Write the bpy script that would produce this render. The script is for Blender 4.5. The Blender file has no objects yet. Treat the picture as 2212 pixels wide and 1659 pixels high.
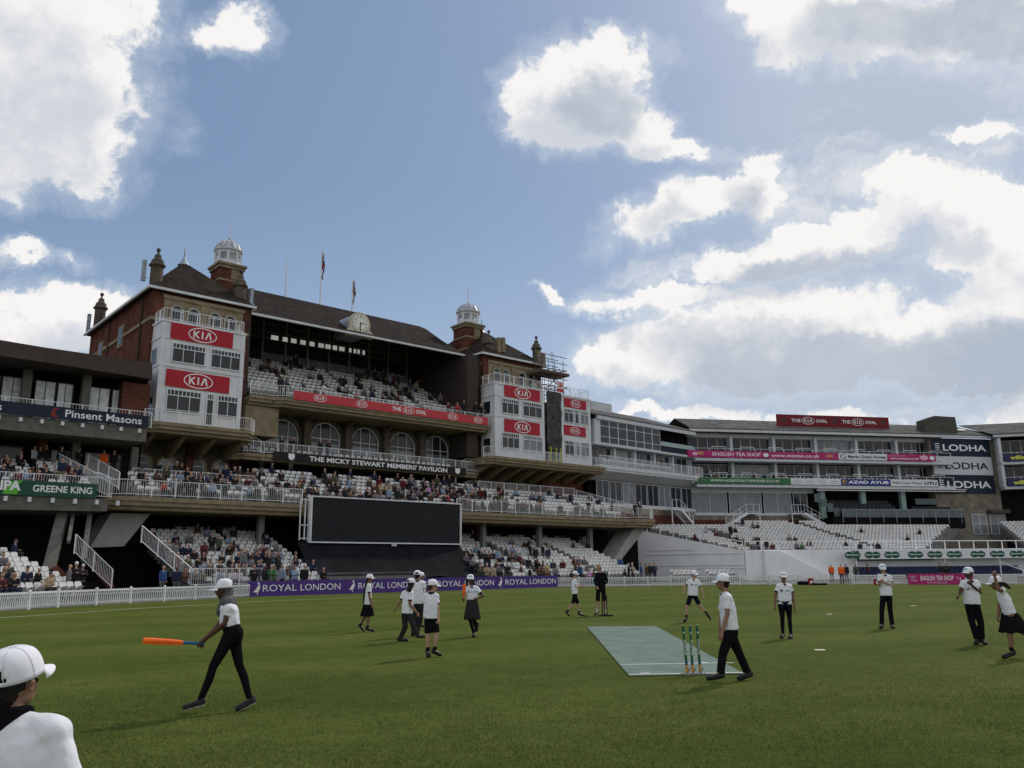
import bpy, math, random
from mathutils import Vector, Matrix, noise as mnoise
R = math.radians
random.seed(7)
scene = bpy.context.scene
COL = scene.collection
# ---------------------------------------------------------------- camera
FPX, CXP, CYP, HC = 1789.0, 1106.0, 829.5, 1.6       # photo measured on a 2212 x 1659 grid
PITCH, ROLL = math.atan(398.5/1789), R(0.6)
_f = Vector((0, math.cos(PITCH), math.sin(PITCH)))
_r0 = Vector((1, 0, 0)); _u0 = Vector((0, -math.sin(PITCH), math.cos(PITCH)))
_r = _r0*math.cos(ROLL) - _u0*math.sin(ROLL)
_u = _u0*math.cos(ROLL) + _r0*math.sin(ROLL)
CP = Vector((0, 0, HC))
cd = bpy.data.cameras.new('camera'); cam = bpy.data.objects.new('camera', cd); COL.objects.link(cam)
cam.matrix_world = Matrix(((_r.x, _u.x, -_f.x, 0), (_r.y, _u.y, -_f.y, 0), (_r.z, _u.z, -_f.z, HC), (0, 0, 0, 1)))
cd.sensor_width = 36; cd.lens = 36*FPX/2212; cd.clip_end = 5000; cd.clip_start = 0.1
scene.camera = cam
scene.view_settings.view_transform = 'Standard'; scene.view_settings.look = 'None'
scene.view_settings.gamma = 1; scene.view_settings.exposure = 0.0
try:
    scene.cycles.max_bounces = 6; scene.cycles.diffuse_bounces = 3; scene.cycles.glossy_bounces = 3
    scene.cycles.transparent_max_bounces = 6; scene.cycles.caustics_reflective = False; scene.cycles.caustics_refractive = False
except Exception: pass

def ray(x, y):
    return (_f*FPX + _r*(x-CXP) - _u*(y-CYP)).normalized()
def G(x, y, z=0.0):                                  # survey: photo point -> point on the ground
    d = ray(x, y); t = (z-HC)/d.z
    return CP + d*t
def AtY(x, y, Y):
    d = ray(x, y); return CP + d*(Y/d.y)
class Frame:
    def __init__(s, o, az):
        a = R(az); s.o = Vector((o[0], o[1], 0)); s.u = Vector((math.sin(a), math.cos(a), 0)); s.n = Vector((-math.cos(a), math.sin(a), 0)); s.az = az
        s.M = Matrix(((s.u.x, s.n.x, 0, s.o.x), (s.u.y, s.n.y, 0, s.o.y), (0, 0, 1, 0), (0, 0, 0, 1)))
    def pv(s, x, y, n=0.0):                          # photo point -> (along, height) on the plane at depth n
        d = ray(x, y); t = ((s.o + s.n*n - CP).dot(s.n))/d.dot(s.n); q = CP + d*t - s.o
        return q.dot(s.u), q.z
    def sv(s, x, y, s0):                             # photo point -> (depth, height) on the cross plane at s0
        d = ray(x, y); t = ((s.o + s.u*s0 - CP).dot(s.u))/d.dot(s.u); q = CP + d*t - s.o
        return q.dot(s.n), q.z
    def w(s, a, n, z): return s.M @ Vector((a, n, z))
    def loc(s, p): return s.M.inverted() @ Vector(p)
W = Frame((0, 0), 90)                                # world axes
PAV = Frame(G(870, 1279), 48.5)
# ---------------------------------------------------------------- world: sky with clouds, by direction
SUN_AZ, SUN_EL = 38.0, 45.0                          # degrees right of +Y, height
world = bpy.data.worlds.new('World'); scene.world = world; world.use_nodes = True
nt = world.node_tree; N_ = nt.nodes; L_ = nt.links
for n in list(N_): N_.remove(n)
out = N_.new('ShaderNodeOutputWorld'); bg = N_.new('ShaderNodeBackground'); L_.new(bg.outputs[0], out.inputs[0])
sky = N_.new('ShaderNodeTexSky'); sky.sky_type = 'NISHITA'; sky.sun_disc = False
sky.sun_elevation = R(SUN_EL); sky.sun_rotation = R(SUN_AZ); sky.air_density = 1.0; sky.dust_density = 1.5; sky.ozone_density = 1.2
bg.inputs[1].default_value = 0.1
def M_(op, a, b=None, c=None, clamp=False):
    n = N_.new('ShaderNodeMath'); n.operation = op; n.use_clamp = clamp
    for i, v in enumerate((a, b, c)):
        if v is None: continue
        if isinstance(v, (int, float)): n.inputs[i].default_value = v
        else: L_.new(v, n.inputs[i])
    return n.outputs[0]
def V_(op, a, b):
    n = N_.new('ShaderNodeVectorMath'); n.operation = op
    for i, v in enumerate((a, b)):
        if isinstance(v, (tuple, Vector)): n.inputs[i].default_value = tuple(v)
        else: L_.new(v, n.inputs[i])
    return n.outputs['Value'] if op in ('DOT_PRODUCT', 'LENGTH') else n.outputs[0]
def NZ(vec, sc, det, rough=0.55):
    n = N_.new('ShaderNodeTexNoise'); n.inputs['Scale'].default_value = sc; n.inputs['Detail'].default_value = det
    n.inputs['Roughness'].default_value = rough; L_.new(vec, n.inputs['Vector']); return n
tc = N_.new('ShaderNodeTexCoord'); vdir = tc.outputs['Generated']
warp = NZ(vdir, 9, 5, 0.6)
wv = V_('SCALE', V_('SUBTRACT', warp.outputs['Color'], (0.5, 0.5, 0.5)), (0, 0, 0)); wv.node.inputs['Scale'].default_value = 0.085
warp2 = NZ(vdir, 30, 6, 0.65)
wv2 = V_('SCALE', V_('SUBTRACT', warp2.outputs['Color'], (0.5, 0.5, 0.5)), (0, 0, 0)); wv2.node.inputs['Scale'].default_value = 0.045
vw = V_('ADD', V_('ADD', vdir, wv), wv2)
def blobs(lst, vec):
    best = None
    for (x, y, rx, ry, rot, st) in lst:
        c = ray(x, y); a0 = (ray(x+5, y)-c).normalized(); b0 = c.cross(a0).normalized(); a0 = b0.cross(c).normalized()
        t = R(rot); a = a0*math.cos(t)+b0*math.sin(t); b = -a0*math.sin(t)+b0*math.cos(t)
        px = 0.94/FPX
        dx = V_('DOT_PRODUCT', vec, a/(rx*px)); dy = V_('DOT_PRODUCT', vec, b/(ry*px))
        d2 = M_('MULTIPLY_ADD', dx, dx, M_('MULTIPLY', dy, dy))
        f = M_('MULTIPLY_ADD', d2, -st, st)
        best = f if best is None else M_('MAXIMUM', best, f)
    return best
#        x     y    rx   ry  rot  strength
CL = [(60, 80, 230, 190, 0, 1.5), (80, 290, 220, 130, -10, 1.4), (235, 130, 80, 75, 0, 1), (520, 70, 62, 45, 10, .75), (100,190,180,190,0,1.6),
      (1260, 215, 150, 112, 5, 1.6), (1340, 112, 98, 50, 0, 1.2), (1440, 312, 105, 30, 8, 1), (1390, 262, 78, 66, 0, 1.4), (1180,240,80,60,20,1.1),
      (1415, 475, 128, 58, -22, 1.3), (1640, 405, 68, 58, -15, 1.3), (1540, 420, 70, 32, 0, 1), (1650, 335, 48, 22, 0, .7), 
      (1790, 35, 215, 60, 8, 1.3), (2060, 45, 240, 72, -4, 1.4), (1880, 115, 60, 26, -30, .8), (1720,90,60,50,0,.9),
      (1610, 575, 135, 42, -14, 1.3), (1790, 520, 210, 62, -20, 1.4), (2000, 420, 110, 62, 0, 1.3), (2110, 450, 90, 50, 0, 1.2), (2150, 545, 130, 70, 0, 1.3),
      (1370, 650, 110, 30, -5, .9), (1500, 655, 120, 32, -10, 1.0), (1370, 780, 135, 58, -8, 1.4), (1600, 745, 260, 105, -6, 1.6), (1800, 730, 250, 110, -5, 1.6),
      (2020, 740, 240, 110, -6, 1.6), (2160, 640, 120, 90, 0, 1.4), (2190,760,140,100,0,1.4), (2190, 500, 60, 60, 0, 1),
      (25, 555, 90, 22, 3, .9), (40, 655, 75, 24, 10, .9), (175, 690, 130, 62, 10, 1.4), (60, 730, 130, 45, 0, 1.2),
      (1640, 898, 330, 22, 1, 1.2), (1400,905,150,14,0,1.1),(2190, 900, 100, 34, -20, 1.2), (1200, 635, 42, 13, 35, .7), (2135, 272, 60, 26, -10, .9), (2110, 852, 60, 12, 0, .7), (1970,885,80,12,0,.6)]
GR = [(1290, 235, 95, 62, 10, 1), (1430, 480, 60, 30, -20, .5), (1720, 805, 250, 62, -2, 1.7), (2090, 800, 190, 95, -15, 1.6), (2160, 45, 150, 60, 0, 1.4), (1960, 50, 180, 50, 0, 1.0),
      (1660, 590, 120, 30, -12, .9), (1600, 760, 200, 60, 0, .7), (1620, 420, 40, 40, 0, .4), (1850,560,160,30,-15,.8)]
VE = [(1950, 260, 520, 200, -10, 1.0), (1850, 560, 600, 330, -25, .9), (2000, 100, 500, 160, 0, .9), (1700, 900, 1300, 130, 0, 1.0), (200, 750, 500, 120, 0, .8)]
bf = blobs(CL, vw)
fine = NZ(V_('ADD', vdir, V_('MULTIPLY', wv2, (0.7, 0.7, 0.7))), 12, 12, 0.64)
fn = M_('SUBTRACT', fine.outputs['Fac'], 0.5)
mid = M_('SUBTRACT', NZ(V_('ADD', vw, (0.3, 0.1, 0.0)), 5.5, 5, 0.6).outputs['Fac'], 0.5)
nsum = M_('MULTIPLY_ADD', mid, 1.8, M_('MULTIPLY', fn, 4.6))
dens0 = M_('ADD', nsum, bf)
elev = N_.new('ShaderNodeSeparateXYZ'); L_.new(vdir, elev.inputs[0])
# unseen broken cloud behind and above the viewer, added as even fill light
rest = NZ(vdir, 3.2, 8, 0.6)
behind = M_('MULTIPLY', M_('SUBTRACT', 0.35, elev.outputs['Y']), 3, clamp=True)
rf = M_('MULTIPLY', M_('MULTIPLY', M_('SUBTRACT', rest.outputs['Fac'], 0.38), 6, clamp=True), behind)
def SM(v, lo, hi):
    n = N_.new('ShaderNodeMapRange'); n.interpolation_type = 'SMOOTHSTEP'; L_.new(v, n.inputs[0]); n.inputs[1].default_value = lo; n.inputs[2].default_value = hi; return n.outputs[0]
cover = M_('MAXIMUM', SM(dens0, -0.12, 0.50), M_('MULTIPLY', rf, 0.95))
loose = M_('MULTIPLY', SM(NZ(V_('MULTIPLY', vw, (1.0, 1.0, 2.6)), 6.5, 9, 0.62).outputs['Fac'], 0.46, 0.68), SM(blobs([(1900, 560, 760, 380, -20, 1.0), (1750, 860, 1100, 100, 0, 1.0), (60, 640, 300, 120, 0, .8)], vdir), 0.0, 0.7))
cover = M_('MAXIMUM', cover, M_('MULTIPLY', loose, 0.62))
wisp = M_('MULTIPLY', SM(dens0, -1.5, 0.5), 0.45)
# how much cloud lies between this point and the sun: rims glow, undersides go grey
vs2 = V_('ADD', vw, (0.012, -0.012, 0.034))
sf = M_('MULTIPLY_ADD', M_('SUBTRACT', NZ(V_('ADD', vdir, (0.010, -0.008, 0.022)), 12, 10, 0.62).outputs['Fac'], 0.5), 4.6, blobs(CL[:46], vs2))
shade = M_('MULTIPLY', SM(sf, 0.1, 1.7), M_('SUBTRACT', 1.0, behind))
gf = blobs(GR, vw)
grey = SM(M_('MULTIPLY_ADD', fn, 1.8, gf), -0.45, 0.8)
def MIXC(f, a, b):
    n = N_.new('ShaderNodeMix'); n.data_type = 'RGBA'
    if isinstance(f, (int, float)): n.inputs[0].default_value = f
    else: L_.new(f, n.inputs[0])
    for i, v in ((6, a), (7, b)):
        if isinstance(v, tuple): n.inputs[i].default_value = v + (1,)
        else: L_.new(v, n.inputs[i])
    return n.outputs[2]
K = 10.0                                              # background strength is 0.1
cw = (0.95*K, 0.93*K, 0.91*K); cg = (0.44*K, 0.50*K, 0.59*K); cm = (0.58*K, 0.62*K, 0.69*K)
ccol = MIXC(M_('MULTIPLY', shade, 0.85), cw, cm)
ccol = MIXC(M_('MULTIPLY', grey, M_('MULTIPLY_ADD', SM(NZ(vw, 8, 7, 0.6).outputs['Fac'], 0.3, 0.62), -0.35, 1.0)), ccol, cg)
veil = M_('MULTIPLY', SM(blobs(VE, vw), 0.0, 1.0), M_('MULTIPLY_ADD', SM(NZ(vw, 4, 6, 0.62).outputs['Fac'], 0.3, 0.7), 0.8, 0.3))
skyc = MIXC(0.6, sky.outputs[0], (0.205*K, 0.315*K, 0.50*K))
hz = SM(elev.outputs['Z'], 0.45, -0.02)
skyc = MIXC(M_('MULTIPLY', hz, 0.7), skyc, (0.53*K, 0.66*K, 0.82*K))
skyc = MIXC(M_('MULTIPLY', veil, 0.8), skyc, (0.46*K, 0.53*K, 0.64*K))
fin = MIXC(wisp, skyc, (0.68*K, 0.74*K, 0.82*K))
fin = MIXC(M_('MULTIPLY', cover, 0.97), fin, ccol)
gnd = M_('GREATER_THAN', elev.outputs['Z'], -0.01)
fin = MIXC(gnd, (0.9, 1.0, 0.6), fin)
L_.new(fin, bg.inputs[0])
try: world.cycles.sampling_method = 'MANUAL'; world.cycles.sample_map_resolution = 512
except Exception: pass
# ---------------------------------------------------------------- sun (thin cloud softens it)
sd = bpy.data.lights.new('sun', 'SUN'); sd.energy = 2.2; sd.angle = R(2.5); sd.color = (1.0, 0.95, 0.87)
so = bpy.data.objects.new('sun', sd); COL.objects.link(so)
sdir = Vector((math.sin(R(SUN_AZ))*math.cos(R(SUN_EL)), math.cos(R(SUN_AZ))*math.cos(R(SUN_EL)), math.sin(R(SUN_EL))))
so.rotation_euler = sdir.to_track_quat('Z', 'Y').to_euler()
# ---------------------------------------------------------------- helpers
def tag(o, label=None, cat=None, group=None, kind=None):
    if label: o['label'] = label
    if cat: o['category'] = cat
    if group: o['group'] = group
    if kind: o['kind'] = kind
    return o
MT = {}
def mat(name, col, rough=0.75, var=0.15, vs=3.0, bump=0.0, bs=40.0, metal=0.0, spec=0.2, col2=None, det=4, coat=0):
    if name in MT: return MT[name]
    m = bpy.data.materials.new(name); m.use_nodes = True; t = m.node_tree; b = t.nodes['Principled BSDF']
    b.inputs['Roughness'].default_value = rough; b.inputs['Metallic'].default_value = metal; b.inputs['Specular IOR Level'].default_value = spec
    if coat: b.inputs['Coat Weight'].default_value = coat
    c = t.nodes.new('ShaderNodeTexCoord')
    if var > 0 or col2:
        n = t.nodes.new('ShaderNodeTexNoise'); n.inputs['Scale'].default_value = vs; n.inputs['Detail'].default_value = det; n.inputs['Roughness'].default_value = 0.6
        t.links.new(c.outputs['Object'], n.inputs['Vector'])
        r = t.nodes.new('ShaderNodeMapRange'); r.inputs[1].default_value = 0.3; r.inputs[2].default_value = 0.7; t.links.new(n.outputs['Fac'], r.inputs[0])
        x = t.nodes.new('ShaderNodeMix'); x.data_type = 'RGBA'; t.links.new(r.outputs[0], x.inputs[0])
        a = [v*(1-var) for v in col]; d = list(col2) if col2 else [min(1, v*(1+var)) for v in col]
        x.inputs[6].default_value = (*a, 1); x.inputs[7].default_value = (*d, 1); t.links.new(x.outputs[2], b.inputs['Base Color'])
    else: b.inputs['Base Color'].default_value = (*col, 1)
    if bump > 0:
        n2 = t.nodes.new('ShaderNodeTexNoise'); n2.inputs['Scale'].default_value = bs; n2.inputs['Detail'].default_value = 4
        t.links.new(c.outputs['Object'], n2.inputs['Vector'])
        bp = t.nodes.new('ShaderNodeBump'); bp.inputs['Strength'].default_value = bump; bp.inputs['Distance'].default_value = 0.02
        t.links.new(n2.outputs['Fac'], bp.inputs['Height']); t.links.new(bp.outputs[0], b.inputs['Normal'])
    MT[name] = m; return m
OFF = {}
def thing(name, label, cat, group=None, fr=None, at=(0, 0, 0)):
    fr = fr or W
    o = bpy.data.objects.new(name, None); COL.objects.link(o); o.empty_display_size = 0.3
    o.matrix_world = fr.M @ Matrix.Translation(Vector(at)); OFF[o.name] = Vector(at)
    return tag(o, label, cat, group)
class MB:
    def __init__(s): s.v = []; s.f = []; s.m = []; s.cm = 0
    def add(s, vs, fs):
        k = len(s.v); s.v += [tuple(v) for v in vs]; s.f += [tuple(i+k for i in f) for f in fs]; s.m += [s.cm]*len(fs); return s
    def box(s, x0, x1, y0, y1, z0, z1):
        if x0 > x1: x0, x1 = x1, x0
        if y0 > y1: y0, y1 = y1, y0
        if z0 > z1: z0, z1 = z1, z0
        return s.add([(x0, y0, z0), (x1, y0, z0), (x1, y1, z0), (x0, y1, z0), (x0, y0, z1), (x1, y0, z1), (x1, y1, z1), (x0, y1, z1)],
                     [(3, 2, 1, 0), (4, 5, 6, 7), (0, 1, 5, 4), (1, 2, 6, 5), (2, 3, 7, 6), (3, 0, 4, 7)])
    def hexa(s, p): return s.add(p, [(3, 2, 1, 0), (4, 5, 6, 7), (0, 1, 5, 4), (1, 2, 6, 5), (2, 3, 7, 6), (3, 0, 4, 7)])
    def prism(s, pts, axis, a, b):                   # 2-d outline extruded along an axis between a and b
        n = len(pts); f = {'x': lambda p, t: (t, p[0], p[1]), 'y': lambda p, t: (p[0], t, p[1]), 'z': lambda p, t: (p[0], p[1], t)}[axis]
        vs = [f(p, a) for p in pts] + [f(p, b) for p in pts]
        return s.add(vs, [tuple(range(n))[::-1], tuple(range(n, 2*n))] + [(i, (i+1) % n, n+(i+1) % n, n+i) for i in range(n)])
    def beam(s, p, q, w, h=None):
        p, q = Vector(p), Vector(q); h = h or w; d = (q-p).normalized(); up = Vector((0, 0, 1))
        if abs(d.z) > 0.97: up = Vector((0, 1, 0))
        a = d.cross(up).normalized()*w/2; b = a.cross(d).normalized()*h/2
        return s.add([p-a-b, p+a-b, q+a-b, q-a-b, p-a+b, p+a+b, q+a+b, q-a+b], [(3, 2, 1, 0), (4, 5, 6, 7), (0, 1, 5, 4), (1, 2, 6, 5), (2, 3, 7, 6), (3, 0, 4, 7)])
    def tube(s, p, q, r0, r1=None, k=8):
        p, q = Vector(p), Vector(q); r1 = r0 if r1 is None else r1; d = (q-p).normalized(); up = Vector((0, 0, 1))
        if abs(d.z) > 0.97: up = Vector((0, 1, 0))
        a = d.cross(up).normalized(); b = a.cross(d).normalized(); vs = []
        for c, r in ((p, r0), (q, r1)):
            for i in range(k):
                t = 2*math.pi*i/k; vs.append(c + a*math.cos(t)*r + b*math.sin(t)*r)
        return s.add(vs, [tuple(range(k))[::-1], tuple(range(k, 2*k))] + [(i, (i+1) % k, k+(i+1) % k, k+i) for i in range(k)])
    def lathe(s, prof, c, k=12, ph=0.0):
        vs = []; n = len(prof)
        for r, z in prof:
            for i in range(k):
                t = 2*math.pi*(i+ph)/k; vs.append((c[0]+r*math.cos(t), c[1]+r*math.sin(t), c[2]+z))
        fs = [(j*k+i, j*k+(i+1) % k, (j+1)*k+(i+1) % k, (j+1)*k+i) for j in range(n-1) for i in range(k)]
        return s.add(vs, fs + [tuple(range(k))[::-1], tuple(range((n-1)*k, n*k))])
    def build(s, name, m, parent=None, label=None, smooth=False, fr=None):
        me = bpy.data.meshes.new(name); v = s.v
        if parent is not None and parent.name in OFF:
            o3 = OFF[parent.name]; v = [(p[0]-o3.x, p[1]-o3.y, p[2]-o3.z) for p in v]
        me.from_pydata(v, [], s.f); ms = m if isinstance(m, (list, tuple)) else [m]
        for q in ms: me.materials.append(q)
        if len(ms) > 1: me.polygons.foreach_set('material_index', s.m)
        if smooth: me.polygons.foreach_set('use_smooth', [True]*len(s.f))
        me.update(); o = bpy.data.objects.new(name, me); COL.objects.link(o)
        if parent is not None:
            o.parent = parent
            if parent.name in OFF: OFF[o.name] = OFF[parent.name]
        elif fr: o.matrix_world = fr.M
        if label: o['label'] = label
        return o
_tc = {}
def text_geo(body, bold=0.0, spacing=1.0):
    key = (body, bold, spacing)
    if key in _tc: return _tc[key]
    cu = bpy.data.curves.new('lettering', 'FONT'); cu.body = body; cu.size = 1; cu.offset = bold; cu.resolution_u = 3; cu.space_character = spacing
    ob = bpy.data.objects.new('lettering', cu); me = ob.to_mesh()
    vs = [tuple(v.co) for v in me.vertices]; fs = [tuple(p.vertices) for p in me.polygons]
    ob.to_mesh_clear(); bpy.data.objects.remove(ob); bpy.data.curves.remove(cu)
    x0 = min(v[0] for v in vs); x1 = max(v[0] for v in vs); y0 = min(v[1] for v in vs); y1 = max(v[1] for v in vs)
    vs = [((v[0]-x0)/(x1-x0), (v[1]-y0)/(y1-y0)) for v in vs]
    _tc[key] = (vs, fs, (x1-x0)/(y1-y0)); return _tc[key]
def put_text(mb, body, s0, s1, z0, z1, n, bold=0.01, spacing=1.0):   # fills the box, letters face -n
    vs, fs, _ = text_geo(body, bold, spacing)
    mb.add([(s0+v[0]*(s1-s0), n, z0+v[1]*(z1-z0)) for v in vs], fs)
# ---------------------------------------------------------------- ground
def grass_mat():
    m = bpy.data.materials.new('mown_grass'); m.use_nodes = True; t = m.node_tree; b = t.nodes['Principled BSDF']; b.inputs['Roughness'].default_value = 0.85
    b.inputs['Specular IOR Level'].default_value = 0.02; b.inputs['Sheen Weight'].default_value = 0.14; b.inputs['Sheen Roughness'].default_value = 0.45; b.inputs['Sheen Tint'].default_value = (0.55, 0.62, 0.10, 1)
    g = t.nodes.new('ShaderNodeTexCoord').outputs['Object']
    def nz(sc, d, vec=None, r=0.6):
        n = t.nodes.new('ShaderNodeTexNoise'); n.inputs['Scale'].default_value = sc; n.inputs['Detail'].default_value = d; n.inputs['Roughness'].default_value = r
        t.links.new(vec or g, n.inputs['Vector']); return n.outputs['Fac']
    def mth(op, a, c):
        n = t.nodes.new('ShaderNodeMath'); n.operation = op
        for i, v in enumerate((a, c)):
            if isinstance(v, (int, float)): n.inputs[i].default_value = v
            else: t.links.new(v, n.inputs[i])
        return n.outputs[0]
    mp = t.nodes.new('ShaderNodeMapping'); mp.inputs['Rotation'].default_value = (0, 0, R(-20)); mp.inputs['Scale'].default_value = (0.8, 1.3, 1); t.links.new(g, mp.inputs[0])
    wv_ = t.nodes.new('ShaderNodeTexWave'); wv_.inputs['Scale'].default_value = 0.055; wv_.inputs['Distortion'].default_value = 1.2; wv_.inputs['Detail'].default_value = 2
    mp2 = t.nodes.new('ShaderNodeMapping'); mp2.inputs['Rotation'].default_value = (0, 0, R(62)); t.links.new(g, mp2.inputs[0]); t.links.new(mp2.outputs[0], wv_.inputs[0])
    a = mth('ADD', mth('MULTIPLY', nz(0.45, 5, mp.outputs[0]), 0.29), mth('MULTIPLY', nz(2.6, 4), 0.24))
    a = mth('ADD', a, mth('MULTIPLY', nz(9, 5, r=0.7), 0.34))
    a = mth('ADD', a, mth('MULTIPLY', nz(42, 4, r=0.75), 0.46))
    a = mth('ADD', a, mth('MULTIPLY', nz(150, 2), 0.36))
    a = mth('ADD', a, mth('MULTIPLY', wv_.outputs['Fac'], 0.06))
    r = t.nodes.new('ShaderNodeValToRGB'); t.links.new(a, r.inputs[0]); e = r.color_ramp.elements
    e[0].position = 0.66; e[0].color = (0.022, 0.036, 0.006, 1); e[1].position = 1.12/1.0 if False else 1.0; e[1].color = (0.098, 0.119, 0.030, 1)
    q = e.new(0.86); q.color = (0.053, 0.072, 0.016, 1)
    t.links.new(r.outputs[0], b.inputs['Base Color'])
    bp = t.nodes.new('ShaderNodeBump'); bp.inputs['Strength'].default_value = 0.6; bp.inputs['Distance'].default_value = 0.03; t.links.new(nz(70, 4), bp.inputs['Height']); t.links.new(bp.outputs[0], b.inputs['Normal'])
    return m
FENCE = [Vector((-15.5, 12)), Vector((-20.5, 25)), Vector((-22.3, 36.8)), Vector((-21.9, 41.0)), Vector((-20.5, 45.6)), Vector((-18.7, 50.0)), Vector((-16.6, 54.0)),
         Vector((-8.1, 62.3)), Vector((3.7, 71.5)), Vector((7.5, 73.3)), Vector((14, 74.3)), Vector((21, 74.4)), Vector((29, 72.8)), Vector((36, 69.0)), Vector((44, 62)), Vector((50, 52))]
conc = mat('grey_concrete', (0.22, 0.21, 0.19), 0.9, 0.2, 2, 0.3, 30)
m = MB(); k = 40
m.add([(x, y, -0.006) for (x, y) in ((-400, -200), (400, -200), (400, 600), (-400, 600))], [(0, 1, 2, 3)])
tag(m.build('ground', mat('dark_ground', (0.10, 0.10, 0.09), 0.95, 0.2, 1)), kind='structure')
m = MB(); pts = [(-40, -60), (-30, -30)] + [tuple(p) for p in FENCE] + [(60, 10), (60, -60)]
m.add([(x, y, 0) for x, y in pts], [tuple(range(len(pts)))[::-1]])
tag(m.build('grass_field', grass_mat()), kind='structure')
white_line = mat('line_paint', (0.62, 0.64, 0.55), 0.9, 0.25, 8)
def strip(name, pts, w, z, m_):
    mb = MB(); vs = []
    for i, p in enumerate(pts):
        a = pts[max(0, i-1)]; b = pts[min(len(pts)-1, i+1)]; d = (b-a).normalized(); nn = Vector((-d.y, d.x))*w/2
        vs += [(p.x-nn.x, p.y-nn.y, z), (p.x+nn.x, p.y+nn.y, z)]
    mb.add(vs, [(2*i, 2*i+2, 2*i+3, 2*i+1) for i in range(len(pts)-1)]); return tag(mb.build(name, m_), kind='structure')
def g2(x, y): p = G(x, y); return Vector((p.x, p.y))
strip('boundary_line', [g2(-60, 1339), g2(0, 1335), g2(150, 1325), g2(300, 1314.5), g2(450, 1306), g2(560, 1300), g2(800, 1289), g2(1000, 1281.5), g2(1200, 1275), g2(1300, 1271.5), g2(1450, 1269.5)], 0.10, 0.008, white_line)
# artificial pitch mat
t = thing('pitch_mat', 'pale green artificial pitch mat unrolled on the grass with white crease lines', 'pitch mat', at=tuple(G(1480, 1400)))
q = [G(1268, 1355), G(1416, 1354), G(1607, 1457), G(1359, 1462)]; q4 = q
m = MB(); m.add([(p.x, p.y, 0.006) for p in q] + [(p.x, p.y, 0.02) for p in q], [(3, 2, 1, 0), (4, 7, 6, 5), (0, 4, 5, 1), (1, 5, 6, 2), (2, 6, 7, 3), (3, 7, 4, 0)])
m.build('mat_surface', mat('matting', (0.13, 0.183, 0.148), 0.9, 0.24, 1.6, 0.5, 60, det=8), t)
m = MB()
def bar(a, b, w, z=0.0235):
    a = Vector((a.x, a.y)); b = Vector((b.x, b.y)); d = (b-a).normalized(); nn = Vector((-d.y, d.x))*w/2
    m.add([(a.x-nn.x, a.y-nn.y, z), (b.x-nn.x, b.y-nn.y, z), (b.x+nn.x, b.y+nn.y, z), (a.x+nn.x, a.y+nn.y, z)], [(0, 1, 2, 3)])
bar(G(1340, 1438.5), G(1586, 1434.5), 0.045); bar(G(1360, 1460), G(1470, 1458.5), 0.05); bar(G(1495, 1458), G(1606, 1456), 0.05); bar(G(1382, 1458), G(1404, 1457.6), 0.06, 0.0255); bar(G(1506, 1434.5), G(1528, 1434.2), 0.07, 0.0255)
m.build('crease_lines', mat('crease_paint', (0.75, 0.76, 0.74), 0.7, 0.08, 10), t)
for (x, y, l, w_) in ((1771, 1405, 'nearest white throw-down marker strip lying flat on the grass right of the pitch mat', .16), (1791, 1327.5, 'white marker strip on the grass behind the boy with a dark belt', .16), (1973, 1309, 'white marker strip on the grass at the far right between fielders', .16)):
    p = G(x, y); m = MB(); hw = 10.5/1789*p.length
    if y < 1350: hw = 5.5/1789*p.length
    m.prism([(-hw, -.03), (-hw*.9, .05), (hw*.9, .06), (hw, -.02), (hw*.8, -.06), (-hw*.8, -.07)], 'z', 0.004, 0.016)
    o = m.build('marker_strip', mat('marker_rubber', (0.72, 0.72, 0.6), 0.6, 0.1, 9)); o.location = (p.x, p.y, 0); tag(o, l, 'marker', 'white marker strips on the outfield')

# short blades standing up out of the turf near the viewer
import numpy as np
rg = np.random.default_rng(5); NBL = 270000
yy = 5.2+(rg.random(NBL)**1.5)*14.0; xx = (rg.random(NBL)-.5)*2*(yy*.66+.6)
okb = np.ones(NBL, bool)
ins_ = np.ones(NBL, bool)
for p_, q_ in ((q4[0], q4[3]), (q4[3], q4[2]), (q4[2], q4[1]), (q4[1], q4[0])): ins_ &= ((q_.x-p_.x)*(yy-p_.y)-(q_.y-p_.y)*(xx-p_.x)) > -.015
okb = ~ins_
xx = xx[okb]; yy = yy[okb]; nb = len(xx); cl = np.sin(xx*2.1+np.sin(yy*1.7)*2)*np.sin(yy*2.6+np.sin(xx*1.3)*2)
hh = (.010+.016*rg.random(nb))*(1+.35*cl)*np.clip((19.5-yy)/9, .12, 1); an = rg.random(nb)*2*np.pi; ln = rg.normal(0, .45, nb)*hh; l2 = rg.normal(0, .45, nb)*hh; wd = .0028+.002*rg.random(nb)
co = np.zeros((nb, 3, 3)); dx = np.cos(an)*wd; dy = np.sin(an)*wd
co[:, 0] = np.stack([xx-dx, yy-dy, np.full(nb, -.002)], 1); co[:, 1] = np.stack([xx+dx, yy+dy, np.full(nb, -.002)], 1); co[:, 2] = np.stack([xx+ln, yy+l2, hh], 1)
me = bpy.data.meshes.new('grass_blades'); me.vertices.add(nb*3); me.vertices.foreach_set('co', co.reshape(-1)); me.loops.add(nb*3); me.loops.foreach_set('vertex_index', np.arange(nb*3, dtype=np.int32)); me.polygons.add(nb); me.polygons.foreach_set('loop_start', np.arange(nb, dtype=np.int32)*3); me.update(calc_edges=True)
gb = bpy.data.materials.new('grass_blade'); gb.use_nodes = True; t_ = gb.node_tree; pb = t_.nodes['Principled BSDF']; pb.inputs['Roughness'].default_value = .7; pb.inputs['Specular IOR Level'].default_value = .1
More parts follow.
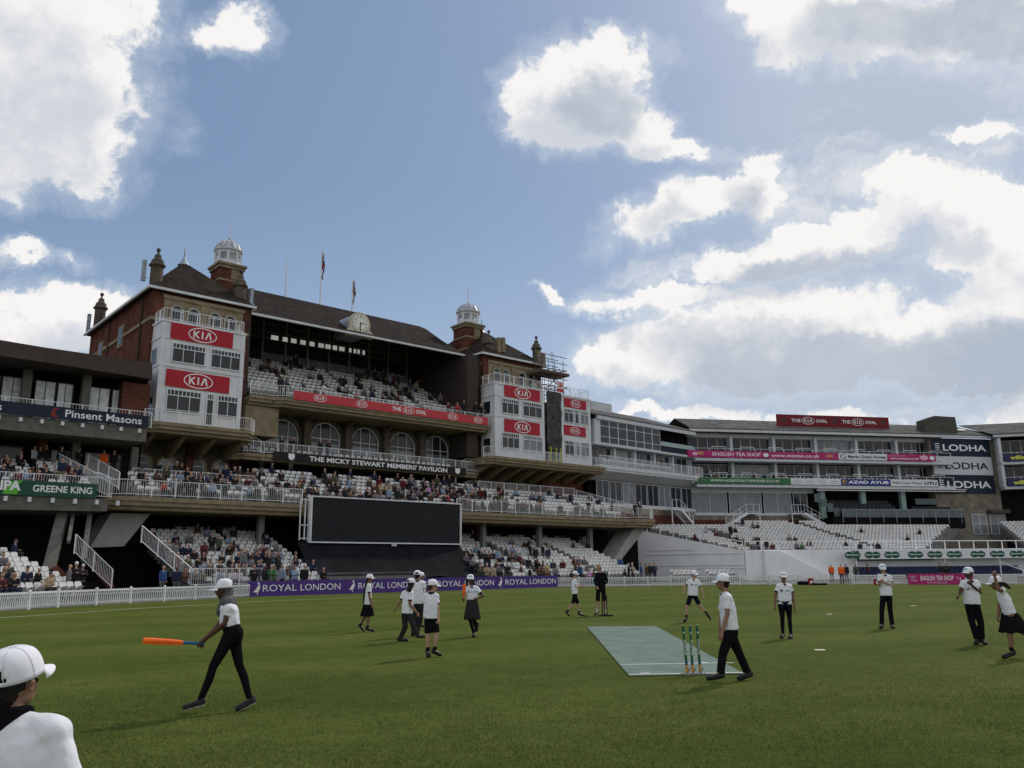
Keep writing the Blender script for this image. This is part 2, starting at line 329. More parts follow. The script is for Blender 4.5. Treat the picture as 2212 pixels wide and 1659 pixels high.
tcn = t_.nodes.new('ShaderNodeTexCoord'); nn_ = t_.nodes.new('ShaderNodeTexNoise'); nn_.inputs['Scale'].default_value = 35; nn_.inputs['Detail'].default_value = 4; t_.links.new(tcn.outputs['Object'], nn_.inputs[0])
rr_ = t_.nodes.new('ShaderNodeValToRGB'); rr_.color_ramp.elements[0].position = .35; rr_.color_ramp.elements[0].color = (.046, .074, .013, 1); rr_.color_ramp.elements[1].position = .68; rr_.color_ramp.elements[1].color = (.165, .185, .055, 1); t_.links.new(nn_.outputs[0], rr_.inputs[0]); t_.links.new(rr_.outputs[0], pb.inputs['Base Color'])
tl_ = t_.nodes.new('ShaderNodeBsdfTranslucent'); t_.links.new(rr_.outputs[0], tl_.inputs[0]); ms_ = t_.nodes.new('ShaderNodeMixShader'); ms_.inputs[0].default_value = .4; t_.links.new(pb.outputs[0], ms_.inputs[1]); t_.links.new(tl_.outputs[0], ms_.inputs[2]); t_.links.new(ms_.outputs[0], t_.nodes['Material Output'].inputs[0])
me.materials.append(gb); o = bpy.data.objects.new('grass_blades', me); COL.objects.link(o); tag(o, 'short mown grass blades in the turf nearest the viewer', 'grass', kind='stuff')
# ---------------------------------------------------------------- materials for buildings
def brick_mat(name, c1, c2, mortar, sc=1.0):
    m = bpy.data.materials.new(name); m.use_nodes = True; t = m.node_tree; b = t.nodes['Principled BSDF']; b.inputs['Roughness'].default_value = 0.95; b.inputs['Specular IOR Level'].default_value = 0.04
    tcn = t.nodes.new('ShaderNodeTexCoord'); sp = t.nodes.new('ShaderNodeSeparateXYZ'); t.links.new(tcn.outputs['Object'], sp.inputs[0])
    ad = t.nodes.new('ShaderNodeMath'); t.links.new(sp.outputs[0], ad.inputs[0]); t.links.new(sp.outputs[1], ad.inputs[1])
    cb = t.nodes.new('ShaderNodeCombineXYZ'); t.links.new(ad.outputs[0], cb.inputs[0]); t.links.new(sp.outputs[2], cb.inputs[1])
    br = t.nodes.new('ShaderNodeTexBrick'); br.inputs['Scale'].default_value = sc; br.inputs['Color1'].default_value = (*c1, 1); br.inputs['Color2'].default_value = (*c2, 1); br.inputs['Mortar'].default_value = (*mortar, 1)
    br.inputs['Brick Width'].default_value = 0.23; br.inputs['Row Height'].default_value = 0.075; br.inputs['Mortar Size'].default_value = 0.008; t.links.new(cb.outputs[0], br.inputs[0])
    n = t.nodes.new('ShaderNodeTexNoise'); n.inputs['Scale'].default_value = 0.9; n.inputs['Detail'].default_value = 7; t.links.new(tcn.outputs['Object'], n.inputs[0])
    mr = t.nodes.new('ShaderNodeMapRange'); mr.inputs[1].default_value = 0.3; mr.inputs[2].default_value = 0.7; mr.inputs[3].default_value = 0.6; mr.inputs[4].default_value = 1.25; t.links.new(n.outputs[0], mr.inputs[0])
    mx = t.nodes.new('ShaderNodeVectorMath'); mx.operation = 'SCALE'; t.links.new(br.outputs[0], mx.inputs[0]); t.links.new(mr.outputs[0], mx.inputs['Scale']); t.links.new(mx.outputs[0], b.inputs['Base Color'])
    MT[name] = m; return m
brick = brick_mat('red_brick', (0.150, 0.052, 0.036), (0.100, 0.037, 0.027), (0.10, 0.055, 0.04))
bufbrick = brick_mat('buff_brick', (0.24, 0.21, 0.165), (0.18, 0.16, 0.125), (0.2, 0.18, 0.15))
slate = brick_mat('roof_tiles', (0.044, 0.033, 0.027), (0.026, 0.022, 0.020), (0.014, 0.013, 0.012), 0.6)
greyslate = brick_mat('grey_slates', (0.16, 0.155, 0.15), (0.10, 0.10, 0.10), (0.06, 0.06, 0.06), 0.5)
stone = mat('buff_stone', (0.235, 0.19, 0.12), 0.9, 0.25, 1.5, 0.3, 12)
dstone = mat('weathered_stone', (0.10, 0.082, 0.06), 0.92, 0.35, 2.0, 0.4, 12)
wpaint = mat('white_paint', (0.66, 0.67, 0.68), 0.6, 0.13, 0.8, det=8)
wrail = mat('white_rail_paint', (0.75, 0.76, 0.77), 0.5, 0.05, 3)
lead = mat('lead_sheet', (0.30, 0.33, 0.38), 0.5, 0.25, 3, metal=0.4)
glass = mat('window_glass', (0.022, 0.027, 0.033), 0.12, 0.3, 0.6, spec=0.3)
glassl = mat('window_glass_blinds_and_reflection', (0.17, 0.185, 0.195), 0.15, 0.25, 1.2, spec=0.4)  # blinds behind glass; its pale tone also paints the tier's lower reflections
gloom = mat('interior_shade', (0.012, 0.012, 0.012), 0.95, 0.3, 1, spec=0.0)  # near-black colour carries the shade of deep interiors
darkwood = mat('dark_panelling', (0.05, 0.04, 0.035), 0.8, 0.2, 2)
redsign = mat('sign_red', (0.40, 0.018, 0.032), 0.5, 0.06, 2)
redcloth = mat('banner_red', (0.52, 0.055, 0.065), 0.6, 0.06, 2)
wsign = mat('sign_white', (0.80, 0.80, 0.80), 0.5, 0.0)
navy = mat('sign_navy', (0.016, 0.022, 0.04), 0.6, 0.08, 2)
blk = mat('sign_black', (0.016, 0.014, 0.014), 0.6, 0.1, 2)
purple = mat('sign_purple', (0.075, 0.035, 0.20), 0.5, 0.08, 2)
dgreen = mat('sign_green', (0.018, 0.075, 0.045), 0.5, 0.06, 2)
pink = mat('sign_magenta', (0.40, 0.025, 0.145), 0.55, 0.06, 2)
seatw = mat('seat_plastic', (0.60, 0.60, 0.585), 0.5, 0.14, 1.3, det=6)
brown_metal = mat('bronze_fascia', (0.05, 0.034, 0.026), 0.6, 0.2, 1.5)
steel = mat('galvanised_steel', (0.30, 0.31, 0.32), 0.5, 0.2, 3, metal=0.5)
pv = PAV.pv
# ---------------------------------------------------------------- reusable pieces (local frame: along, depth, height)
def railing(mb, pts, h=1.1, sp=0.16, post=1.6, bal=0.014, handrail=None):
    for a, b in zip(pts, pts[1:]):
        a, b = Vector(a), Vector(b); L = (b-a).length; d = (b-a)/L; z = Vector((0, 0, 1))
        mb.beam(a+z*h, b+z*h, 0.05, 0.04); mb.beam(a+z*0.12, b+z*0.12, 0.035)
        k = max(1, round(L/post))
        for i in range(k+1): p = a+d*(L*i/k); mb.beam(p, p+z*h, 0.06)
        if sp:
            k = int(L/sp)
            for i in range(1, k): p = a+d*(L*i/k); mb.beam(p+z*0.12, p+z*h, bal)
def kia(rg, lt, s, z, n, w, hh=None):               # ring into mesh rg, three letters into mesh lt
    h = hh or w*0.52; k = 40; vs = []; th = w*0.035
    for i in range(k):
        t = 2*math.pi*i/k; vs += [(s+(w/2)*math.cos(t), n, z+(h/2)*math.sin(t)), (s+(w/2-th)*math.cos(t), n, z+(h/2-th)*math.sin(t))]
    rg.add(vs, [(2*i, 2*i+1, (2*i+3) % (2*k), (2*i+2) % (2*k)) for i in range(k)])
    u = w*0.17; v = h*0.25
    def pl(c, pts): lt.add([(s+c+p[0]*u, n-0.004, z+p[1]*v) for p in pts], [tuple(range(len(pts)))])
    pl(-w*0.24, [(-.5, -1), (-.2, -1), (-.2, 1), (-.5, 1)]); pl(-w*0.24, [(-.2, -.15), (.45, -1), (.85, -1), (.1, .12)]); pl(-w*0.24, [(-.2, -.1), (.1, .0), (.8, 1), (.42, 1), (-.2, .2)])
    pl(-w*0.01, [(-.15, -1), (.17, -1), (.17, 1), (-.15, 1)])
    pl(w*0.2, [(-.72, -1), (-.38, -1), (.12, .55), (.02, 1), (-.1, 1)]); pl(w*0.2, [(.38, -1), (.72, -1), (.35, 1), (.02, 1), (.12, .5)])
def sign(name, label, fr, s0, s1, z0, z1, n, bg_, texts=(), kias=(), cat='sign', group=None, th=0.06, shapes=()):
    t = thing(name, label, cat, group, fr, ((s0+s1)/2, n, z0)); t0 = t
    MB().box(s0, s1, n, n+th, z0, z1).build('panel', bg_, t)
    L = s1-s0; Hh = z1-z0
    for (txt, a, b, c, d, mt, bold) in texts:        # fractions of the panel
        m = MB(); put_text(m, txt, s0+a*L, s0+b*L, z0+c*Hh, z0+d*Hh, n-0.012, bold); m.build('lettering', mt, t)
    for (c, d, w) in kias:
        rg, lt = MB(), MB(); kia(rg, lt, s0+c*L, z0+d*Hh, n-0.012, w); o = rg.build('emblem', wsign, t); lt.build('lettering', wsign, o)
    for (nm, pts, mt, dn) in shapes:
        m = MB(); m.add([(s0+p[0]*L, n-dn, z0+p[1]*Hh) for p in pts], [tuple(range(len(pts)))]); m.build(nm, mt, t)
    return t
def ell(cx, cy, rx, ry, k=20): return [(cx+rx*math.cos(2*math.pi*i/k), cy+ry*math.sin(2*math.pi*i/k)) for i in range(k)]
def shield(cx, cy, w, h): return [(cx-w, cy+h), (cx+w, cy+h), (cx+w, cy-h*.2), (cx+w*.7, cy-h*.65), (cx, cy-h), (cx-w*.7, cy-h*.65), (cx-w, cy-h*.2)]
def window(par, s0, s1, z0, z1, n, cols=3, top=0.0, tcols=0, gm=None, fw=0.09, depth=0.08, name='window', fm=None, yaw=False):
    """white framed window: a frame mesh with its glass as a sub-part; yaw: faces along -x instead of -y"""
    f = MB(); g = MB(); fm = fm or wpaint
    def bx(mb, a, b, c, d, e, h):
        if yaw: mb.box(n+c-n if False else c, d, a, b, e, h)
        else: mb.box(a, b, c, d, e, h)
    zt = z1-top if top else z1
    bx(f, s0, s0+fw, n-depth, n, z0, z1); bx(f, s1-fw, s1, n-depth, n, z0, z1); bx(f, s0+fw, s1-fw, n-depth, n, z0, z0+fw); bx(f, s0+fw, s1-fw, n-depth, n, z1-fw, z1)
    for i in range(1, cols):
        c = s0+(s1-s0)*i/cols; bx(f, c-fw*.3, c+fw*.3, n-depth*.9, n, z0+fw, zt-(fw*.4 if top else fw))
    if top:
        bx(f, s0+fw, s1-fw, n-depth*1.05, n, zt-fw*.4, zt+fw*.4)
        for i in range(1, tcols):
            c = s0+(s1-s0)*i/tcols; bx(f, c-fw*.28, c+fw*.28, n-depth*.9, n, zt+fw*.4, z1-fw)
    bx(g, s0+fw*.5, s1-fw*.5, n-depth*.4, n-depth*.35, z0+fw*.5, z1-fw*.5)
    o = f.build(name, fm, par); g.build('pane', gm or glass, o); return o
def arch_outline(cx, w, z0, zs, k=14): return [(cx-w/2, z0), (cx+w/2, z0)] + [(cx+w/2*math.cos(math.pi*i/k), zs+w/2*math.sin(math.pi*i/k)) for i in range(k+1)]
def arch_window(par, cx, w, z0, zs, n, mull=1, gm=None, surround=0.0, sm=None, depth=0.1, fw=0.07, trans=True, name='arched_window', rise=1.0):
    k = 14
    def arc(r, z=zs): return [(cx+r*math.cos(math.pi*i/k), z+r*rise*math.sin(math.pi*i/k)) for i in range(k+1)]
    f = MB(); o_ = [(cx+w/2, z0)]+arc(w/2)+[(cx-w/2, z0)]; i_ = [(cx+w/2-fw, z0+fw)]+arc(w/2-fw)+[(cx-w/2+fw, z0+fw)]; L = len(o_)
    vs = [(p[0], n-depth, p[1]) for p in o_]+[(p[0], n-depth, p[1]) for p in i_]+[(p[0], n, p[1]) for p in i_]
    f.add(vs, [(j, (j+1) % L, L+(j+1) % L, L+j) for j in range(L)]+[(L+j, L+(j+1) % L, 2*L+(j+1) % L, 2*L+j) for j in range(L)])
    for i in range(1, mull+1):
        c = cx-w/2+w*i/(mull+1); hz = zs+math.sqrt(max(0, (w/2-fw)**2-(c-cx)**2))*rise-0.01; f.box(c-fw*.35, c+fw*.35, n-depth*.95, n, z0+fw, hz)
    if trans: f.box(cx-w/2+fw, cx+w/2-fw, n-depth*.9, n, zs-fw*.4, zs+fw*.4)
    o = f.build(name, wpaint, par); g = MB(); gp = [(p[0], p[1]) for p in i_]; g.add([(p[0], n-0.02, p[1]) for p in gp], [tuple(range(len(gp)))[::-1]]); g.build('pane', gm or glass, o)
    if surround:
        s = MB(); a = [(cx+w/2+surround, z0)]+arc(w/2+surround)+[(cx-w/2-surround, z0)]; b = [(cx+w/2, z0)]+arc(w/2)+[(cx-w/2, z0)]; d2 = depth+0.08
        vs = [(p[0], n-d2, p[1]) for p in a]+[(p[0], n-d2, p[1]) for p in b]+[(p[0], n, p[1]) for p in a]+[(p[0], n, p[1]) for p in b]; L = len(a)
        s.add(vs, [(j+1, j, L+j, L+j+1) for j in range(L-1)]+[(j, j+1, 2*L+j+1, 2*L+j) for j in range(L-1)]+[(L+j+1, L+j, 3*L+j, 3*L+j+1) for j in range(L-1)])
        s.build('arch_surround', sm or stone, o)
    return o
# ---------------------------------------------------------------- members' pavilion
P_ = thing('members_pavilion', 'red brick pavilion with two square towers, tiled roofs, cupolas and tiers of white seats', 'pavilion', fr=PAV, at=(5, 18, 0))
sL0, sL1, sR0, sR1 = -14.5, -6.4, 18.0, 28.7
SO, MI, UP, KT, EV = 6.6, 6.6, 11.0, 16.1, 23.85       # level heights
# main block behind, lower storeys
m = MB(); m.box(sL1, sR0, 18, 18.4, 9.2, 16.0); m.box(sL1, sR0, 14.2, 14.6, 0, 5.3); m.box(-14.3, 35, 20, 20.4, 0, 13)
m.build('stone_wall', dstone, P_)
m = MB(); m.box(-18.0, 37.5, 13.6, 13.9, 0, 6.2); m.box(sL0, sR1+8, 16.6, 16.9, 6.6, 12.3); m.build('shade_panel', gloom, P_)  # near-black sheets put the shade under the tiers into colour
# mid-tier slab with moulded stone fascia
def slab(par, pts, z0, z1, deep, name='balcony', mt=None, steps=3):
    """pts: front edge (s,n) left to right; stepped fascia that recedes downwards, flat soffit behind"""
    m = MB()
    for i in range(steps):
        za = z1-(z1-z0)*(i+1)/steps; zb = z1-(z1-z0)*i/steps; off = 0.16*i*i*0.8
        for (a, b) in zip(pts, pts[1:]):
            d = Vector((b[0]-a[0], b[1]-a[1])).normalized(); nn = Vector((-d.y, d.x))
            A = (a[0]+nn.x*off, a[1]+nn.y*off); B = (b[0]+nn.x*off, b[1]+nn.y*off); t_ = 0.5
            m.hexa([(A[0], A[1], za), (B[0], B[1], za), (B[0]+nn.x*t_, B[1]+nn.y*t_, za), (A[0]+nn.x*t_, A[1]+nn.y*t_, za), (A[0], A[1], zb-.002), (B[0], B[1], zb-.002), (B[0]+nn.x*t_, B[1]+nn.y*t_, zb-.002), (A[0]+nn.x*t_, A[1]+nn.y*t_, zb-.002)])
    o = m.build(name, mt or stone, par)
    poly = [(p[0], p[1]+0.42) for p in pts]+[(pts[-1][0], deep), (pts[0][0], deep)]
    MB().prism([(p[0], p[1]) for p in poly], 'z', z0+0.03, z1-0.05).build('soffit', stone if mt is None else mt, o)
    return o
slab(P_, [(-18.6, 7.9), (-17.6, 7.3), (33.5, 7.3), (34.3, 6.2), (37.0, 6.2), (38.2, 7.6)], 5.75, 6.65, 17, 'mid_balcony')
for s_ in (-6.8, 2.2, 11.2, 15.5, 22.8, 30.2): MB().box(s_-.22, s_+.22, 9.4, 9.85, 0.5, 5.8).build('column', mat('painted_column', (.20, .20, .19), .8, .15, 2), P_)
# lower windows in the gloom
for i in range(14):
    s_ = -12+i*3.4; window(P_, s_, s_+2.4, 3.0, 5.1, 13.55, 3, fm=darkwood, name='bar_window')
# slanted concrete staircase soffits under the slab at both ends
lc = mat('pale_concrete', (0.30, 0.31, 0.29), .85, .12, 1.5, .2, 10)
m = MB(); m.hexa([(-16.2, 7.8, 5.7), (-12.2, 7.8, 5.7), (-12.2, 11, 5.7), (-16.2, 11, 5.7)][::1]+[(-16.2, 7.8, 5.72), (-12.2, 7.8, 5.72), (-12.2, 11, 5.72), (-16.2, 11, 5.72)])
m = MB(); a = [(pv(195+0, 1183, 9.5)), (pv(268, 1180, 9.5)), (pv(325, 1110, 9.5)), (pv(240, 1108, 9.5))]
m.prism([(p[0], p[1]) for p in a], 'y', 9.5, 12.5); m.build('stair_underside', lc, P_)
m = MB(); a = [(30.6, 1.2), (31.6, 1.2), (37.4, 5.75), (35.4, 5.75)]; m.prism(a, 'y', 7.9, 10.2); m.build('stair_underside', lc, P_)
# tower blocks
def tower(s0, s1, nf, nb, eh):
    w = MB(); w.box(s0, s1, nf, nb, 12.6, eh); w.box(s0-.05, s0+.9, nf-.12, nf+.5, 17.6, eh-.25); w.box(s1-.9, s1+.05, nf-.12, nf+.5, 17.6, eh-.25)
    o = w.build('tower_wall', brick, P_)
    b = MB()
    for z in (21.55,): b.box(s0-.09, s1+.09, nf-.16, nf+.02, z, z+.3); b.box(s0-.09, s0+.02, nf-.1, nb, z, z+.3)
    b.build('string_course', stone, o)
    return o
LW = tower(sL0, sL1, 15.3, 33.0, 24.2)
RW = tower(20.2, sR1, 15.3, 30.0, 24.4)
m = MB(); [m.box(20.1, 20.2, 15.4, 19.2, z, z+.26) for z in (17.2, 18.7, 20.2, 21.7, 23.2)]; m.build('stone_stripes', stone, RW)
def hip_roof(s0, s1, n0, n1, ze, apex_s, an0, an1, za, over=0.45):
    m = MB(); a, b, c, d = (s0-over, n0-over, ze), (s1+over, n0-over, ze), (s1+over, n1+over, ze), (s0-over, n1+over, ze); e, f = (apex_s, an0, za), (apex_s, an1, za)
    m.add([a, b, c, d, e, f], [(0, 1, 4), (1, 2, 5, 4), (2, 3, 5), (3, 0, 4, 5), (3, 2, 1, 0)]); o = m.build('tower_roof', slate, P_)
    g = MB(); z0, z1 = ze-.22, ze-.02
    g.box(s0-over-.05, s1+over+.05, n0-over-.1, n0-over+.06, z0, z1); g.box(s0-over-.1, s0-over+.06, n0-over+.06, n1+over, z0, z1); g.box(s1+over-.06, s1+over+.1, n0-over+.06, n1+over, z0, z1)
    g.build('gutter', wpaint, o); e_ = MB(); e_.box(s0-over+.07, s1+over-.07, n0-over+.07, n1+over-.07, ze-.2, ze-.03); e_.build('eaves', darkwood, o)
    l = MB(); l.lathe([(.55, -.35), (.22, .1), (.09, .5), (.04, 1.25), (.01, 1.3)], (apex_s, an0, za), 10); l.build('finial', lead, o)
    return o
hip_roof(sL0, sL1, 15.3, 33.0, 24.3, -10.45, 20.6, 28, 29.0)
hip_roof(20.2, sR1, 15.3, 30.0, 24.5, 24.4, 20.6, 26, 29.0)
# top storey arched windows in stone surrounds
for (a, b) in ((-13.3, -7.3), (21.2, 27.8)):
    st = MB(); st.box(a-.35, b+.35, 15.1, 15.3, 21.1, 23.75); st.box(a-.45, b+.45, 15.0, 15.1, 23.5, 23.8); st.box((a+b)/2-.35, (a+b)/2+.35, 15.02, 15.1, 21.9, 23.5); o = st.build('window_surround', stone, P_)
    c = (a+b)/2
    for cx in (a+.75, a+2.1, b-2.1, b-.75): arch_window(P_, cx, 1.05, 21.2, 22.55, 15.08, 0, surround=.12)
# white timber bays with ribbon windows
def bay(s0, s1, nf, z0, z1, plan, left=True):
    w = MB(); w.box(s0, s1, nf, 15.25, z0, z1); o = w.build('white_bay', wpaint, P_)
    c = MB(); c.box(s0-.08, s1+.08, nf-.1, 15.2, z1-.16, z1+.02)
    for z in plan['bands']: c.box(s0-.06, s1+.06, nf-.07, 15.2, z, z+.14)
    for x in (s0, s1-.3): c.box(x-.03, x+.33, nf-.05, nf, z0, z1-.2)
    c.build('cornice', wpaint, o)
    for (a, b, c0, c1, cols, tc_, top, gm) in plan['win']: window(P_, a, b, c0, c1, nf-.02, cols, top, tc_, gm)
    return o
W_ = sL1-sL0
bl, br_ = -14.3, -7.55
bay(bl, br_, 13.0, 12.9, 21.1, {'bands': [19.6, 17.35], 'win': [
    (bl+.85, bl+3.55, 17.75, 19.35, 3, 9, .45, None), (bl+3.95, br_-.25, 17.75, 19.35, 3, 9, .45, None),
    (bl+.7, bl+3.45, 13.75, 15.6, 3, 9, .5, None), (bl+4.75, br_-.25, 13.75, 15.6, 2, 6, .5, None), (bl+3.85, bl+4.5, 12.95, 15.6, 1, 3, .5, None)]})
br0, br1 = 19.9, 27.0
bay(br0, br1, 13.0, 12.9, 20.85, {'bands': [19.4, 17.2], 'win': [
    (br0+.9, br0+3.4, 17.6, 19.25, 3, 9, .45, None), (br0+3.9, br1-.3, 17.6, 19.25, 3, 9, .45, None),
    (br0+.9, br0+3.4, 13.8, 15.6, 3, 9, .5, None), (br0+3.9, br1-.3, 13.8, 15.6, 3, 9, .5, glassl)]})
bm0, bm1 = 29.7, 34.4
bay(bm0, bm1, 13.0, 12.9, 20.75, {'bands': [19.4, 17.2], 'win': [
    (bm0+.35, bm0+1.9, 17.6, 19.25, 2, 5, .45, None), (bm0+2.1, bm0+2.8, 17.6, 19.25, 1, 3, .45, None), (bm0+3.0, bm1-.3, 17.6, 19.25, 2, 5, .45, glassl),
    (bm0+.35, bm0+1.9, 13.8, 15.6, 2, 5, .5, None), (bm0+2.1, bm0+2.8, 13.8, 15.6, 1, 3, .5, glassl), (bm0+3.0, bm1-.3, 13.8, 15.6, 2, 5, .5, glassl)]})
m = MB(); m.box(28.75, 35.3, 15.3, 30, 6.6, 20.2); m.box(35.31, 38.5, 16.8, 30, 0, 12.5); m.build('annexe_wall', brick, P_)
# side windows of the bays and the tower flank
for z0, z1 in ((17.5, 18.95), (13.4, 15.0)):
    for s0 in (bl, br0):
        f = MB(); f.box(s0-.05, s0, 13.6, 14.8, z0, z1); o = f.build('side_window', wpaint, P_); MB().box(s0-.07, s0-.052, 13.68, 14.72, z0+.08, z1-.08).build('pane', glass, o)
for (n0, z0, z1) in ((22.3, 20.8, 22.8), (28.2, 20.6, 22.6), (23.0, 15.2, 16.6)):
    f = MB(); f.box(sL0-.07, sL0+.02, n0, n0+1.5, z0, z1); o = f.build('flank_window', stone, P_); MB().box(sL0-.1, sL0-.07, n0+.35, n0+1.15, z0+.25, z1-.25).build('pane', glass, o)
[MB().tube((sL0-.12, n, 13), (sL0-.12, n, 24.1), .07).build('drainpipe', darkwood, P_) for n in (17.5, 26.5)]
for s_, sg in ((19.05, 1),):
    pass
# bracketed balconies below the bays
def bracket_balcony(pts, zb, name):
    o = slab(P_, pts, zb-.8, zb, 16.5, name)
    r = MB(); railing(r, [(p[0], p[1]+.12, zb) for p in pts], 1.0, .15, 1.5, .015); r.build('railing', wrail, o)
    b = MB(); s0, s1 = pts[0][0], pts[-1][0]; k = int((s1-s0)/2.4)
    for i in range(k+1):
        s_ = s0+.8+(s1-s0-1.6)*i/k; b.prism([(pts[1][1]+.9, zb-.8), (16.5, zb-.8), (16.5, zb-2.1), (15.8, zb-2.1)], 'x', s_-.18, s_+.18)
    b.build('bracket', stone, o); return o
bracket_balcony([(-15.2, 12.4), (-14.4, 11.5), (-7.2, 11.5), (-6.5, 12.4)], 12.7, 'tower_balcony')
bracket_balcony([(18.0, 12.4), (18.7, 11.5), (27.9, 11.5), (35.2, 11.5)], 12.75, 'tower_balcony')
# roof balconies on top of the bays
for s0, s1, z in ((bl, br_, 21.15), (br0, br1, 20.9), (bm0, bm1, 20.8)):
    r = MB(); railing(r, [(s0+.1, 15.1, z), (s0+.1, 13.1, z), (s1-.1, 13.1, z), (s1-.1, 15.1, z)], .95, .2, 1.3, .015); r.build('railing', wrail, P_)
# storey under the tower balconies: small arched windows
for (a, k, st_) in ((-13.9, 4, 1.95), (19.2, 4, 1.75), (26.6, 4, 1.75)):
    for i in range(k): arch_window(P_, a+i*st_+(0.5 if i > 1 else 0), 1.15, 7.6, 10.1, 16.5, 0, surround=.22, gm=glassl if st_ > 1.9 and i % 2 else glass)
MB().box(sL0-.5, sL1, 16.52, 16.59, 6.6, 11.9).build('ground_storey_wall', dstone, P_); MB().box(18, 35, 16.52, 16.59, 6.6, 11.9).build('ground_storey_wall', dstone, P_)
for s_ in (-14.6, -10.2, -6.3, 18.5, 25.9, 34.6):
    MB().box(s_-.3, s_+.3, 16.2, 16.5, 6.6, 11.9).build('brick_pier', brick, P_)
# upper balcony (black name banner hangs on it)
slab(P_, [(-7.4, 14.6), (-6.6, 13.9), (17.0, 13.9), (18.6, 14.2), (19.3, 15.0)], 10.7, 11.25, 18.0, 'upper_balcony', steps=2)
r = MB(); railing(r, [(-7.4, 14.7, 11.3), (-6.6, 14.0, 11.3), (17.0, 14.0, 11.3), (18.6, 14.3, 11.3), (19.3, 15.1, 11.3)], 1.0, .15, 1.5, .015); r.build('railing', wrail, P_)
for s_, d in ((-6.3, 1), (17.3, -1)):
    r = MB(); railing(r, [(s_, 15.2, 12.3 if d > 0 else 11.5), (s_+2.0, 15.2, 11.4 if d > 0 else 12.5)], 1.0, .2, 1.0, .015); r.build('stair_railing', wrail, P_)
# arcade with big arched windows
xs = [613, 705, 790.5, 870, 944]; tops = [906, 913, 924, 934, 942]; cen = []
for i, (x, y) in enumerate(zip(xs, tops)):
    s_, zt = pv(x, y, 17.6); cen.append(s_)
    arch_window(P_, s_, 3.1, 11.3, zt-1.55, 17.8, 2, gm=glass, surround=.42, sm=dstone, depth=.12, fw=.09)
    g = MB(); g.box(s_-1.4, s_+1.4, 17.72, 17.74, 11.4, 13.3); g.build('lower_pane', glassl, P_)
for i in range(6):
    s_ = cen[i]-(cen[1]-cen[0])/2 if i < 5 else cen[4]+2.3
    m = MB(); m.box(s_-.35, s_+.35, 17.0, 18, 11.2, 15.2); m.box(s_-.48, s_+.48, 16.85, 18, 15.2, 15.5); m.prism([(14.9, 16.0), (18, 16.0), (18, 14.3), (17.0, 15.0)], 'x', s_-.25, s_+.25); m.build('pilaster', dstone, P_)
window(P_, 17.0, 18.0, 11.3, 13.6, 17.9, 1, name='side_door')
# big open tier: sponsor-banner balcony
slab(P_, [(-6.3, 14.0), (-4.2, 14.0), (-3.4, 13.4), (19.6, 13.4), (20.0, 14.2)], 15.45, 16.25, 18.3, 'tier_balcony')
m = MB(); m.box(-6.4, -3.4, 14.6, 17, 12.9, 15.4); m.build('corbel_wall', stone, P_)
r = MB(); railing(r, [(-6.3, 14.1, 16.3), (-4.2, 14.1, 16.3), (-3.3, 13.5, 16.3), (19.6, 13.5, 16.3), (20.0, 14.5, 16.3)], 1.0, .16, 1.6, .015); r.build('railing', wrail, P_)
r = MB(); railing(r, [(-6.3, 15.6, 17.1), (-.9, 15.6, 17.1), ], 1.0, .15, 1.5, .015); railing(r, [(14.0, 15.6, 17.1), (19.9, 15.6, 17.1)], 1.0, .15, 1.5, .015); railing(r, [(17.6, 15.5, 16.9), (22.0, 13.4, 16.9), ], 1.1, .15, 1.5, .015); r.build('inner_railing', wrail, P_)
# glazed wall at the back of the open tier, transom daylight painted on as glowing panes
m = MB(); m.box(-6.4, 18.9, 24.3, 24.5, 20.8, 28.5); m.prism([(14.6, 12.9), (24.3, 12.9), (24.3, 28.7), (15.8, 23.75), (14.6, 23.75)], 'x', 17.5, 18.9); m.box(18.9, 20.2, 15.6, 24, 12.9, 24.2); m.box(-6.4, -6.1, 15.3, 24.3, 16.4, 24.0); m.build('tier_back_wall', darkwood, P_)
gm_ = mat('tier_frames', (.20, .205, .19), .7, .15, 2)
for i in range(10):
    s_ = -6.0+i*2.46; f = MB(); n = 24.2; z0, z1 = 21.2, 25.0
    f.box(s_, s_+.24, n-.15, n, z0, z1+3.2)
    for zz_ in (24.35, 25.05, 25.8, 26.7): f.box(s_+.24, s_+2.46, n-.08, n, zz_, zz_+.09)
    for j in range(1, 6): f.box(s_+.24+j*.37, s_+.29+j*.37, n-.06, n, 24.44, z1+3.0)
    o = f.build('tier_window', gm_, P_); MB().box(s_+.25, s_+2.45, n-.03, n-.01, z0, z1+3.0).build('pane', glass, o)
    if 1 < i < 9: MB().box(s_+.3, s_+2.4, n-.05, n-.035, z0, z0+1.75).build('painted_reflection_pane', glassl, o)  # paler colour paints in the reflection on the lower glass
# small emissive panes stand in for daylight behind the transoms
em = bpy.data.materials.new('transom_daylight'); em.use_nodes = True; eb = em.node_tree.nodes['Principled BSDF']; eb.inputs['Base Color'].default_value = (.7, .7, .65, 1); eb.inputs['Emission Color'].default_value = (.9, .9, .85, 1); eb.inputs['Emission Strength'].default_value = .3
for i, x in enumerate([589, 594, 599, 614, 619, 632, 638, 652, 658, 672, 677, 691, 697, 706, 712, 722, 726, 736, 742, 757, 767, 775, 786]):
    s_, z_ = pv(x, 727+(x-589)*.168, 24.0); MB().box(s_-.14, s_+.14, 24.02, 24.04, z_-.3, z_+.15).build('lit_pane', em, P_)
